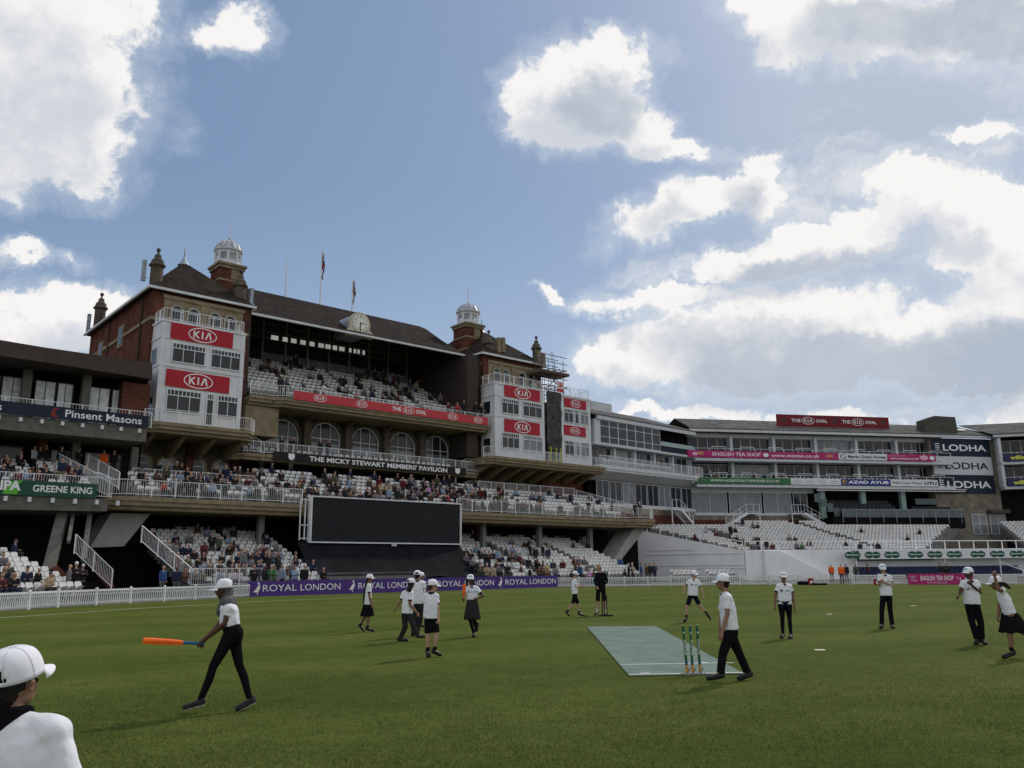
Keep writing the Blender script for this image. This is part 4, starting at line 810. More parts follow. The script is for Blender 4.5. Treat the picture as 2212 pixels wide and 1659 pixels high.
def glaz(fr, a, b, z0, z1, n, k, gm=glass, sill=0, par=ST, frm=None, name='window_bay', topbar=0):
    f = MB(); w = .07; f.box(a, b, n-.08, n, z1-w, z1); f.box(a, b, n-.08, n, z0, z0+w)
    for i in range(k+1): c = a+(b-a)*i/k; c = min(max(c, a+w/2), b-w/2); f.box(c-w/2, c+w/2, n-.07, n, z0+w, z1-w)
    if topbar: f.box(a, b, n-.075, n, z1-topbar, z1-topbar+w)
    if sill: f.box(a, b, n-.075, n, z0+sill, z0+sill+w)
    o = attach(f, name, frm or gw, fr, par); g = MB(); g.box(a+.02, b-.02, n-.04, n-.02, z0+.02, z1-.02); g2_ = attach(g, 'pane', gm, fr, o) if False else None
    me = bpy.data.meshes.new('pane'); M = par.matrix_world.inverted() @ fr.M; me.from_pydata([tuple(M @ Vector(v)) for v in g.v], [], g.f); me.materials.append(gm); p = bpy.data.objects.new('pane', me); COL.objects.link(p); p.parent = o
    return o
# --- segment A
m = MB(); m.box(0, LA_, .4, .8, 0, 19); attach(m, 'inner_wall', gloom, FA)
for z0, z1, n in ((12.75, 13.2, -1.8), (8.6, 8.95, -.3), (15.6, 15.85, -1.0)):
    m = MB(); m.box(-.5, LA_+.3, n, .4, z0, z1); attach(m, 'floor_slab', gw, FA)
m = MB(); m.box(0, LA_+.1, -1.2, -.9, 18.6, 19.15); attach(m, 'roof_fascia', gw, FA)
for i in range(7):
    a = .7+i*1.66; glaz(FA, a, a+1.66, 15.85, 18.6, -.9, 1, glass, sill=.75, topbar=.75, name='ribbon_window')
m = MB(); m.box(-.3, .7, -.95, .4, 15.85, 18.6); attach(m, 'panelled_wall', gw, FA)
m = MB(); m.box(12.4, LA_, .1, .38, 15.85, 18.6); attach(m, 'box_recess', gloom, FA)
m = MB(); m.box(12.4, LA_-.2, -.95, -.9, 16.6, 17.15); attach(m, 'glass_balustrade', mat('green_glass', (.22, .3, .28), .1, .1, 2, spec=.8), FA)
m = MB(); m.box(12.4, LA_-.2, -.95, -.9, 15.85, 16.5); attach(m, 'spandrel_panel', navy, FA)
for i in range(5):
    a = .3+i*3.9; glaz(FA, a, a+3.5, 13.2, 15.5, .2, 3, [glass, glassl][i == 1], name='lounge_window')
    m = MB(); m.box(a+3.5, a+3.85, -.4, .2, 13.2, 15.6); attach(m, 'column', gw, FA)
seatblock(ST, FA, [(-1.3, 13.2)], 1, LA_-5, 'balcony of the curving stand', pitch=.5, step=False)
r = MB(); railing(r, [(-.4, -1.75, 13.2), (LA_+.2, -1.75, 13.2)], 1.05, .2, 1.6, .03); attach(r, 'railing', wrail, FA)
m = MB(); m.hexa([(0, -1.7, 12.5), (LA_, -1.7, 12.5), (LA_, .3, 11.6), (0, .3, 11.6), (0, -1.7, 12.74), (LA_, -1.7, 12.74), (LA_, .3, 12.74), (0, .3, 12.74)]); attach(m, 'sloping_soffit', gw, FA)
for i in range(8):
    a = .6+i*2.4; glaz(FA, a, a+2.2, 8.95, 11.6, -.15, 2, [glass, glassl][i % 3 == 2], name='hall_window')
m = MB(); m.box(0, LA_, -.28, .3, 7.2, 8.6); attach(m, 'plinth_wall', bufbrick, FA); m = MB(); m.box(3, LA_, -.3, -.282, 6.6, 7.9); attach(m, 'brick_band', brick, FA)
# --- segment B
LBn = 37.2
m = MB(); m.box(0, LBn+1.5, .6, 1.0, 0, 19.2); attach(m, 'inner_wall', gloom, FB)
for z0, z1, n in ((15.2, 15.55, -1.9), (11.75, 12.1, -1.9), (8.15, 8.45, -.35)):
    m = MB(); m.box(.2, LBn+1.8 if z0 > 9 else 18, n, .6, z0, z1); attach(m, 'floor_slab', gw, FB)
m = MB(); m.box(-.1, LBn+10.5, -1.5, -1.1, 19.15, 19.6); attach(m, 'roof_fascia', gw, FB)
for lvl, (z0, z1, zr_) in enumerate(((15.6, 18.6, 15.55), (12.15, 15.0, 12.1))):
    for i in range(6):
        a = .2+i*6.3; b = min(a+5.7, LBn-.2)
        if b-a < 1: continue
        glaz(FB, a, b, z0, z1, .35, 4, [glass, glassl][(i+lvl*2) % 5 == 3], name='box_window')
        m = MB(); m.box(b+.05, b+.45, -.5, .5, z0-.1, z1+.2); attach(m, 'column', gw, FB)
    r = MB(); railing(r, [(.2, -1.85, zr_), (LBn+1.6, -1.85, zr_)], 1.3, 0, 2.1, .03)
    for j in range(9):
        a = 2.6+j*4.1; r.box(a, a+2.0, -1.9, -1.86, zr_+1.5, zr_+1.56); r.box(a, a+.05, -1.9, -1.86, zr_+1.3, zr_+1.5); r.box(a+1.95, a+2, -1.9, -1.86, zr_+1.3, zr_+1.5)
    attach(r, 'railing', wrail, FB)
    seatblock(ST, FB, [(-1.2, zr_+.32)], .6, LBn+1, 'box balcony of the curving stand', pitch=.62, step=False)
m = MB(); m.box(0, LBn, -.1, .6, 18.6, 19.15); attach(m, 'head_panel', gw, FB)
for i, (a, b, gm2) in enumerate(((.3, 5.2, glassl), (5.5, 10.2, glassl), (10.5, 14.6, glassl), (14.9, 17.0, glass))):
    glaz(FB, a, b, 8.45, 11.2, 0, 2, gm2, name='hall_window')
m = MB(); m.box(0, 18, -.1, .5, 11.2, 11.75); attach(m, 'head_panel', gw, FB)
m = MB(); m.box(0, 18.5, -.3, .5, 7.55, 8.15); attach(m, 'plinth_wall', bufbrick, FB); m = MB(); m.box(0, 18.5, -.32, .48, 6.2, 7.548); attach(m, 'brick_band', brick, FB)
m = MB(); [m.box(18.5+i*6.2, 19.2+i*6.2, -.9, -.3, 7.5, 11.7) for i in range(3)]; attach(m, 'pale_green_pier', mat('pale_green', (.3, .42, .39), .7), FB)
m = MB(); m.box(17.2, 40, -2.4, -2.2, 11.35, 11.5); m.box(17.2, 40, -2.7, -2.5, 11.6, 11.7); attach(m, 'awning_bars', wpaint, FB)
# external stairs down to the seats
def stair(fr, a, b, z0, z1, n, nm='external_stair'):
    t = MB(); t.beam((a, n, z0), (b, n, z1), .12, .3); t.beam((a, n+1.2, z0), (b, n+1.2, z1), .12, .3); k = 10
    for i in range(k): x = a+(b-a)*(i+.5)/k; z = z0+(z1-z0)*(i+.5)/k; t.box(x-.16, x+.16, n, n+1.2, z+.02, z+.07)
    c = b+(1.8 if b > a else -1.8); t.box(min(b, c), max(b, c), n, n+1.3, z1-.08, z1+.05)
    railing(t, [(a, n, z0+.1), (b, n, z1+.1), (c, n, z1+.1)], 1.1, 0, 1.2); t.beam((a, n, z0+.65), (b, n, z1+.65), .04)
    t.beam((c, n+.1, z1), (c, n+.1, z0-1), .1); return attach(t, nm, wrail, fr)
stair(FB, 4.1, 7.2, 6.6, 8.35, -1.6); stair(FB, 18.7, 15.5, 6.7, 8.35, -1.6); stair(FA, 17.2, 14.7, 6.9, 8.6, -1.9)
# --- roof
m = MB(); o_ = {}
def roofseg(fr, a, b, z0=19.62, zr_=22.2, n0=-1.55, nr=6.0, ar=None, br=None, name='slate_roof'):
    ar = a if ar is None else ar; br = b if br is None else br; m = MB()
    m.hexa([(a, n0, z0-.12), (b, n0, z0-.12), (br, nr, zr_-.12), (ar, nr, zr_-.12), (a, n0, z0), (b, n0, z0), (br, nr, zr_), (ar, nr, zr_)])
    m.hexa([(ar, nr, zr_-.12), (br, nr, zr_-.12), (b, nr+7, z0-.12), (a, nr+7, z0-.12), (ar, nr, zr_), (br, nr, zr_), (b, nr+7, z0), (a, nr+7, z0)]); return attach(m, name, greyslate, fr)
roofseg(FA, -1.0, LA_+.05, 19.17, 21.6, -1.25, 5.5, br=LA_-2.1); roofseg(FB, -.1, LBn+10.6, ar=.9, br=LBn+8.8)
m = MB(); m.box(5.0, 9.0, 4.0, 6.0, 21.0, 22.2); attach(m, 'roof_plant', gw, FA)
m = MB(); m.prism([(36.2, 19.9), (41.6, 19.9), (41.4, 22.3), (38.0, 22.4), (36.3, 21.8)], 'y', -.6, 1.2); attach(m, 'stair_head', mat('lead_grey', (.075, .075, .06), .8, .25, 2), FB)
m = MB(); m.hexa([(42.4, 1.0, 20.6), (44.4, 1.0, 20.6), (44.4, 1.8, 20.9), (42.4, 1.8, 20.9), (42.4, 1.0, 20.75), (44.4, 1.0, 20.75), (44.4, 1.8, 21.0), (42.4, 1.8, 21.0)]); attach(m, 'skylight', wpaint, FB)
# --- end wall with the three boards, then the next stand
m = MB(); m.box(36.3, 46.9, -1.0, 0.55, 0, 19.1); attach(m, 'end_wall', bufbrick, FB)
for z0, z1, bgm, fg, lb in ((16.55, 19.0, navy, wsign, 'dark board with white capitals, topmost of the three on the brick end wall'), (13.9, 16.5, mat('board_pale', (.55, .56, .57), .6, .04, 2), navy, 'pale board with dark capitals, middle of the three on the brick end wall'), (11.25, 13.85, navy, wsign, 'dark board with white capitals, lowest of the three on the brick end wall')):
    sh = [('stripe_mark', [(.06, .36+.11*j), (.135, .36+.11*j), (.135, .40+.11*j), (.06, .40+.11*j)], fg, .012) for j in range(4)]
    sign('company_board', lb, FB, 36.5, 46.1, z0, z1, -1.1, bgm, texts=(('LODHA', .19, .93, .3, .68, fg, .02),), shapes=sh, group='boards on the brick end wall')
for (a, b, n) in ((41.6, 44.0, -1.0), (44.5, 47.1, -1.0)): glaz(FB, a, b, 5.6, 8.4, -1.05, 2, glassl, sill=1.4, name='glazed_door', frm=wpaint)
m = MB(); m.box(44.2, 47.3, -2.0, -1.0, 8.5, 9.0); attach(m, 'door_canopy', MT['lead_grey'], FB)
ST2 = thing('next_stand', 'matching stand continuing out of frame at the far right, with blue and yellow banners', 'grandstand', fr=FC, at=(8, 0, 0)); bpy.context.view_layer.update()
m = MB(); m.box(0, 40, .4, .9, 0, 19.4); attach(m, 'inner_wall', gloom, FC, ST2)
for z0 in (15.2, 11.75): m = MB(); m.box(.2, 40, -1.8, .4, z0, z0+.35); attach(m, 'floor_slab', gw, FC, ST2)
m = MB(); m.box(-.4, 40, -1.9, -1.5, 19.15, 19.6); attach(m, 'roof_fascia', gw, FC, ST2)
m = MB(); m.hexa([(-.6, -2, 19.5), (40, -2, 19.5), (40, 6, 22.1), (-2.6, 6, 22.1), (-.6, -2, 19.62), (40, -2, 19.62), (40, 6, 22.22), (-2.6, 6, 22.22)]); attach(m, 'slate_roof', greyslate, FC, ST2)
for z0, z1 in ((15.6, 18.8), (12.15, 15.0)):
    for i in range(3): glaz(FC, .8+i*6, 6.2+i*6, z0, z1, .2, 4, glass, par=ST2, name='box_window')
    r = MB(); railing(r, [(.2, -1.75, z0-.05), (30, -1.75, z0-.05)], 1.3, 0, 2.1, .03); attach(r, 'railing', wrail, FC, ST2)
    m = MB(); m.box(.1, .5, -1.6, .4, z0-.1, z1+.3); attach(m, 'column', gw, FC, ST2)
yel = mat('sign_yellow', (.75, .75, .06), .5)
for z, lb in ((15.65, 'navy banner with yellow and white lettering at the right edge, upper of the two'), (12.15, 'navy banner with yellow and white lettering at the right edge, lower of the two')):
    sign('long_banner', lb, FC, .6, 14.6, z, z+.95, -2.0, mat('sign_indigo', (.03, .03, .10), .5), texts=(('william', .05, .235, .2, .8, yel, .03), ('hill', .24, .32, .2, .8, wsign, .03)), cat='banner', group='navy banners at the right edge')
# --- hung banners along segment B
def hb(lb, x0, x1, z0, z1, bgm, n=-2.05, yy=985, **k):
    a = FB.pv(x0, yy, n)[0]; b = FB.pv(x1, yy, n)[0]; return sign('hung_banner', lb, FB, a+.01, b-.01, z0, z1, n, bgm, cat='banner', group='banners hung on the curving stand', **k)
pp = MT['pale_pink']; bl_ = mat('board_white', (.66, .68, .69), .6, .03, 2); ink = mat('ink_dark', (.05, .055, .06), .6); faint = mat('ink_pale', (.35, .38, .42), .6)
hb('magenta banner with white capitals and a teapot drawing, upper row left', 1485, 1811, 15.62, 16.5, pink, texts=(('ENGLISH TEA SHOP', .16, .475, .25, .78, wsign, .01), ('www.etsteas.co.uk', .545, .87, .2, .72, wsign, .01)), shapes=(('teapot_emblem', ell(.51, .48, .018, .3), wsign, .012), ('flower_print', ell(.05, .5, .02, .25), pp, .012), ('flower_print', ell(.085, .6, .02, .25), mat('gold_print', (.5, .25, .1), .6), .012), ('flower_print', ell(.94, .5, .03, .22), MT['gold_print'], .012)))
hb('white banner with black lettering in the upper row', 1811.5, 1916, 15.62, 16.5, bl_, texts=(('Martin Grant Homes', .19, .97, .25, .75, ink, .03), ('G', .03, .15, .15, .85, ink, .0)))
hb('short magenta banner with dotted fan and teapot at the right end of the upper row', 1917, 2021, 15.6, 16.55, pink, n=-2.1, texts=(('www.etsteas.co.uk', .05, .64, .2, .5, wsign, .01), ('ENGLISH TEA SHOP', .03, .36, .62, .8, pp, .01)), shapes=(('dotted_fan', ell(.75, .5, .09, .36), pp, .012), ('teapot_emblem', ell(.92, .48, .05, .3), wsign, .012)))
hb('green banner with white web address in the lower row', 1493, 1708, 12.15, 12.98, mat('banner_green', (.045, .15, .06), .6, .05, 2), yy=1045, texts=(('WWW.HOSPITALITYFINDER.CO.UK', .19, .89, .32, .7, wsign, .008), ('HOSPITALITY FINDER', .03, .14, .3, .7, MT['sign_grey'], .0)), shapes=(('square_mark', [(.01, .1), (.03, .1), (.03, .8), (.01, .8)], wsign, .012),))
hb('pale grey banner with four faint repeated names in the lower row', 1709, 1817, 12.15, 12.98, bl_, yy=1048, texts=tuple((w_, .05+.25*i, .2+.25*i, c, c+.22, faint, .01) for i in range(4) for w_, c in (('Weston', .48), ('Homes', .18))))
hb('royal blue banner with white capitals and a round emblem in the lower row', 1818, 1924, 12.15, 12.98, mat('banner_blue', (.02, .04, .2), .6, .04, 2), yy=1050, texts=(('AZAD AYUB', .14, .97, .25, .75, wsign, .04),), shapes=(('round_emblem', ell(.065, .5, .05, .38), MT['gold_print'], .012), ('round_emblem', ell(.075, .42, .03, .22), MT['banner_green'], .014)))
hb('white banner with dark lettering and bars at the right end of the lower row', 1925, 2027, 12.1, 12.98, bl_, n=-2.1, yy=1050, texts=(('Willis Towers Watson', .03, .66, .3, .72, ink, .01), ("I.I'I'I.I", .71, .97, .25, .75, MT['sign_indigo'], .05)))
# roof sign
rs = sign('roof_sign', 'dark red roof-top sign carrying two white oval logos on the slate roof', FB, 13.9, 31.6, 20.55, 22.25, .9, mat('sign_maroon', (.16, .012, .02), .5, .06, 2), texts=(('THE', .13, .21, .38, .66, wsign, .02), ('OVAL', .345, .445, .38, .66, wsign, .02), ('THE', .575, .65, .38, .66, wsign, .02), ('OVAL', .785, .885, .38, .66, wsign, .02)), kias=((.275, .52, 2.0), (.715, .52, 2.0)), shapes=tuple(('crest', shield(c, .5, .012, .2), ink, .012) for c in (.065, .51, .945)))
m = MB(); [m.box(15+i*3.8, 15.15+i*3.8, .95, 1.1, 19.9, 20.6) for i in range(5)]; m.build('support_legs', ink, rs)
# ---------------------------------------------------------------- bowl of seats, white walls
BW = thing('seating_bowl', 'open terrace of white seats behind tall white-painted walls', 'terrace', fr=FB, at=(10, -14, 0)); bpy.context.view_layer.update()
R_b = [(-14.0+.9*i, 2.95+.3*i) for i in range(13)]
pA = FB.loc(G(1630, 1250)*1.0); 
cornr = FB.pv(1640, 1187, -14.6)[0]; la = FB.loc((16.2, 103.2, 0))
def bl0(n): return cornr-1.6+(la.x-cornr+1.6)*max(0, (n+14.6))/(la.y+14.6)
def br0_(n): return 24.5+(n+14)*.45
seatblock(BW, FB, R_b, bl0, lambda n: 24.2+(n+14)*1.2, 'right-hand open terrace', pitch=.5, d=.9, aisles=(), skip=lambda s_, n: (n < -6 and abs(s_-(1.5-(n+14)*.25)) < .75) or (17.6-(n+14)*.42-.55 < s_ < 17.6-(n+14)*.42+.55) or (n > -5 and (s_ > 17 or s_ < 5)), hide=1)
wallw = mat('white_masonry', (.78, .79, .80), .85, .06, .7, .15, 6)
m = MB(); A_, B_ = Vector((cornr-2.0, -14.7)), Vector((la.x-1.5, la.y-.3))
m.hexa([(B_.x, B_.y, 0), (A_.x, A_.y, 0), (A_.x+.2, A_.y+.3, 0), (B_.x+.2, B_.y+.3, 0), (B_.x, B_.y, 6.1), (A_.x, A_.y, 3.3), (A_.x+.2, A_.y+.3, 3.3), (B_.x+.2, B_.y+.3, 6.1)]); m.build('end_wall', wallw, BW)
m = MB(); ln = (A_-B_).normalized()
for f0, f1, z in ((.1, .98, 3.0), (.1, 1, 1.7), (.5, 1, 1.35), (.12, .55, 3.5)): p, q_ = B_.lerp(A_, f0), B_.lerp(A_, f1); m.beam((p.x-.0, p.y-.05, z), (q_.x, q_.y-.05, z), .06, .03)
m.build('wall_ledges', MT['weathered_stone'] if False else mat('ledge_grey', (.45, .47, .5), .9), BW)  # ledges in a greyer tone than the white wall
r = MB(); p0 = (B_.x, B_.y+.1, 6.1); p1 = (A_.x, A_.y+.1, 3.3); r.beam((p0[0], p0[1], p0[2]+1.0), (p1[0], p1[1], p1[2]+1.0), .09, .09)
for i in range(9): t_ = i/8; x, y, z = [p0[k]+(p1[k]-p0[k])*t_ for k in range(3)]; r.beam((x, y, z), (x, y, z+1), .08)
r.build('handrail', wrail, BW)
spx = FB.pv(1822, 1190, -15.6)[0]
m = MB(); m.box(A_.x+.21, spx+2.2, -14.6, -14.3, 0, 3.38); m.box(spx+2.2, 45, -14.2, -13.9, 0, 3.3); m.build('front_wall', wallw, BW)
m = MB(); a0, b0 = FB.pv(1690, 1200, -15.4)[0], FB.pv(1780, 1240, -15.4)[0]
m.add([(A_.x+2.3, -15.2, 0), (b0+1.8, -15.2, 0), (a0, -15.2, 3.2), (A_.x+2.3, -15.2, 3.3), (A_.x+2.3, -14.62, 0), (b0+1.8, -14.62, 0), (a0, -14.62, 3.2), (A_.x+2.3, -14.62, 3.3)], [(0, 1, 2, 3), (1, 5, 6, 2), (3, 2, 6, 7), (0, 3, 7, 4)]); m.build('ramp_wall', wallw, BW)
r = MB(); r.beam((A_.x+.3, -14.4, 4.35), (46, -14.4, 4.3), .09)
for i in range(24): x = A_.x+.4+i*2.0; r.beam((x, -14.4, 3.38), (x, -14.4, 4.35), .08)
r.build('handrail', wrail, BW)
m = MB()
for i in range(3): m.box(spx, 45, -16.6+.01*i, -16.5, 2.9, 2.95)
m = MB(); m.box(spx+1.7, 45, -15.9, -14.25, 3.2, 3.35); m.build('canopy', wallw, BW)
m = MB(); [m.beam((x, -15.8, 0), (x, -15.8, 3.2), .09) for x in (spx, spx+1.4, spx+13, spx+20.5)]; m.beam((spx, -15.8, 3.2), (spx+1.8, -15.8, 3.35), .09); m.beam((spx+20.5, -15.8, 1.8), (spx+24, -15.8, .6), .1); m.build('canopy_posts', wrail, BW)
sb = thing('optician_banner', 'white banner with a row of green double-circle logos under the terrace rail', 'banner', fr=FB, at=(20, -16, 2.2))
MB().box(spx+1.7, 45, -16.0, -15.93, 2.22, 3.18).build('panel', bl_, sb)
sg = mat('logo_green', (.01, .085, .045), .6)
for i, x in enumerate((1842, 1885, 1927, 1978, 2020, 2062, 2113, 2155, 2197)):
    s_ = FB.pv(x, 1199, -16.02)[0]; m = MB(); w_ = .72
    for dx in (-.45, .45): m.add([(s_+dx+.58*math.cos(2*math.pi*k/20), -16.015-.002*(dx > 0), 2.7+.38*math.sin(2*math.pi*k/20)) for k in range(20)], [tuple(range(20))])
    m.build('logo', sg, sb); m = MB(); put_text(m, 'Specsavers', s_-.85, s_+.85, 2.58, 2.86, -16.025, .01); m.build('lettering', wsign, sb)
# ground-level seats
blue = mat('seat_blue', (.015, .03, .08), .5, .1, 2)
seatblock(BW, FB, [(-16.3, .25), (-15.5, .5)], -9.6, A_.x-1.4, 'ground row in front of the white wall', pitch=.52, d=.8, skip=lambda s_, n: -6.4 < s_ < -5.6)
# dark players' balcony
PB = thing('players_balcony', 'glass-fronted dark players balcony with black padded seats on the far terrace', 'balcony', fr=FB, at=(28, -3, 5))
a0, b0 = 18.3, 38.3; gp = mat('grey_glass_panel', (.10, .13, .13), .3, .1, 2)
MB().box(a0, b0, -3.6, .3, 6.3, 7.75).build('deck', gloom, PB)
for i in range(10): x = a0+1.4+(b0-a0-1.4)*i/10; MB().box(x+.03, x+(b0-a0-1.4)/10-.03, -3.75, -3.7, 7.75, 8.75).build('front_panel', gp, PB)
for i in range(4): MB().box(a0-2.0+.9*i, a0-1.15+.9*i, -3.0+.0*i, -2.9, 7.9+1.0*(3-i)*.62, 9.0+1.0*(3-i)*.62).build('side_panel', gp, PB)
m = MB(); m.box(a0+1.4, b0, -3.78, -3.68, 8.76, 8.82); [m.box(a0+1.4+i*2, a0+1.46+i*2, -3.76, -3.7, 7.0, 8.75) for i in range(10)]; m.build('rail', steel, PB)
MB().box(33, 37.6, -1.0, -.9, 9.7, 10.5).build('rear_panel', gp, PB)
for j in range(4):
    for i in range(29):
        x = a0+1.6+i*.62
        if 28.6 < x < 31.4 or (j > 1 and x > 29): continue
        m = MB(); z = 7.8+.45*j; n = -3.0+.75*j; m.prism([(n, z+.45), (n+.4, z+.45), (n+.5, z+1.05), (n+.42, z+1.08), (n+.3, z+.55), (n, z+.55)], 'x', x, x+.5); m.build('padded_seat', mat('black_padding', (.025, .03, .032), .6, .1, 3), PB)
# stuff behind: terrace of the next stand
seatblock(ST2, FC, [(-13.0+.9*i, 2.9+.3*i) for i in range(13)], -1.0, 18, 'far right terrace', pitch=.5, d=.9, aisles=((2.2, 3.2), (9, 10)))
seatblock(ST2, FC, [(-1.0+.9*i, 7.2+.42*i) for i in range(0)], 2, 18, 'far right terrace')
# ---------------------------------------------------------------- figures: swept round cones fused into one continuous skin
from mathutils.bvhtree import BVHTree
def cone_mesh(vs, fs, p, q, r0, r1, k=10, flat0=False, flat1=False, sq=None):
    p, q = Vector(p), Vector(q); d = q-p; L = d.length
    d = d/L if L > 1e-6 else Vector((0, 0, 1)); up = Vector((0, 0, 1)) if abs(d.z) < .95 else Vector((0, 1, 0))
    a = d.cross(up).normalized(); b = a.cross(d).normalized(); rings = []
    if flat0: rings.append((p, r0))
    else:
        for t in (-88, -60, -30): rings.append((p+d*r0*math.sin(R(t)), r0*math.cos(R(t))))
        rings.append((p, r0))
    if flat1: rings.append((q, r1))
    else:
        rings.append((q, r1))
        for t in (30, 60, 88): rings.append((q+d*r1*math.sin(R(t)), r1*math.cos(R(t))))
    o = len(vs)
    for c, r in rings:
        for i in range(k):
            t = 2*math.pi*i/k; v = c+a*math.cos(t)*r+b*math.sin(t)*r; vs.append((v.x, v.y, v.z))
    n = len(rings)
    fs.extend([(o+j*k+i, o+j*k+(i+1) % k, o+(j+1)*k+(i+1) % k, o+(j+1)*k+i) for j in range(n-1) for i in range(k)])
    fs.append(tuple(o+i for i in range(k))[::-1]); fs.append(tuple(o+(n-1)*k+i for i in range(k)))
def fuse(name, cones, voxel, smooth=3, wrinkle=0.0, floor=None, mats=None, amp_s=14):
    """cones: (p, q, r0, r1, opts) -> fused mesh; mats: list of materials, cone opts 'm' picks one"""
    vs, fs = [], []
    for c in cones:
        o = c[4] if len(c) > 4 else {}; cone_mesh(vs, fs, c[0], c[1], c[2], c[3], o.get('k', 10), o.get('f0', False), o.get('f1', False))
    me = bpy.data.meshes.new('tmp'); me.from_pydata(vs, [], fs); ob = bpy.data.objects.new('tmp', me); COL.objects.link(ob)
    r = ob.modifiers.new('r', 'REMESH'); r.mode = 'VOXEL'; r.voxel_size = voxel
    if smooth: s = ob.modifiers.new('s', 'SMOOTH'); s.factor = .5; s.iterations = smooth
    dg = bpy.context.evaluated_depsgraph_get(); nm = bpy.data.meshes.new_from_object(ob.evaluated_get(dg)); nm.name = name
    bpy.data.objects.remove(ob); bpy.data.meshes.remove(me)
    if wrinkle:
        sd_ = random.random()*50
        for v in nm.vertices:
            c = v.co; w = mnoise.noise(Vector((c.x*amp_s, c.y*amp_s, c.z*amp_s*1.3+sd_)))*.6+mnoise.noise(Vector((c.x*amp_s*2.6, c.y*amp_s*2.6, c.z*amp_s*2+sd_)))*.4
            v.co = c+v.normal*w*wrinkle
    if floor is not None:
        for v in nm.vertices:
            if v.co.z < floor: v.co.z = floor
    nm.materials.clear()
    if mats:
        for m_ in mats: nm.materials.append(m_)
        if len(mats) > 1:
            cs = [(Vector(c[0]), Vector(c[1]), c[2], c[3], (c[4] if len(c) > 4 else {}).get('m', 0)) for c in cones]
            for p in nm.polygons:
                c = p.center; best = 1e9
                for a, b, r0, r1, mi in cs:
                    ab = b-a; L2 = ab.length_squared; t = max(0, min(1, (c-a).dot(ab)/L2)) if L2 > 1e-9 else 0
                    d_ = (c-a-ab*t).length-(r0+(r1-r0)*t)
                    if d_ < best: best = d_; p.material_index = mi
    nm.polygons.foreach_set('use_smooth', [True]*len(nm.polygons)); return nm
def child(name, me, par):
    o = bpy.data.objects.new(name, me); COL.objects.link(o); o.parent = par; return o
# spectators: shared bodies, colours per object
def obcol(name, kind):
    m = bpy.data.materials.new(name); m.use_nodes = True; t = m.node_tree; b = t.nodes['Principled BSDF']; b.inputs['Roughness'].default_value = .85; b.inputs['Specular IOR Level'].default_value = .2
    oi = t.nodes.new('ShaderNodeObjectInfo')
    if kind == 'top': t.links.new(oi.outputs['Color'], b.inputs['Base Color'])
    else:
        r = t.nodes.new('ShaderNodeValToRGB'); r.color_ramp.interpolation = 'CONSTANT'; e = r.color_ramp.elements
        st = {'legs': [(0, (.02, .022, .03)), (.35, (.03, .035, .06)), (.6, (.05, .05, .05)), (.78, (.2, .16, .1)), (.9, (.1, .1, .11))], 'hair': [(0, (.45, .44, .42)), (.35, (.03, .022, .018)), (.6, (.2, .19, .18)), (.8, (.12, .07, .04))], 'skin': [(0, (.42, .25, .18)), (.6, (.34, .19, .13)), (.85, (.12, .06, .04))]}[kind]
        e[0].position, e[0].color = st[0][0], (*st[0][1], 1); e[1].position, e[1].color = st[1][0], (*st[1][1], 1)
        for p, c in st[2:]: q_ = e.new(p); q_.color = (*c, 1)
        src = oi.outputs['Random']
        if kind != 'hair':
            mm = t.nodes.new('ShaderNodeMath'); mm.operation = 'FRACT'; m2 = t.nodes.new('ShaderNodeMath'); m2.operation = 'MULTIPLY'; m2.inputs[1].default_value = 7.31 if kind == 'legs' else 3.77; t.links.new(src, m2.inputs[0]); t.links.new(m2.outputs[0], mm.inputs[0]); src = mm.outputs[0]
        t.links.new(src, r.inputs[0]); t.links.new(r.outputs[0], b.inputs['Base Color'])
    return m
CM = [obcol('spectator_skin', 'skin'), obcol('spectator_hair', 'hair'), obcol('spectator_top', 'top'), obcol('spectator_trousers', 'legs'), mat('dark_shoe', (.02, .02, .02), .6, .1, 3), mat('pale_hat', (.65, .64, .6), .8, .05, 3), mat('dark_hat', (.03, .03, .04), .8, .05, 3)]
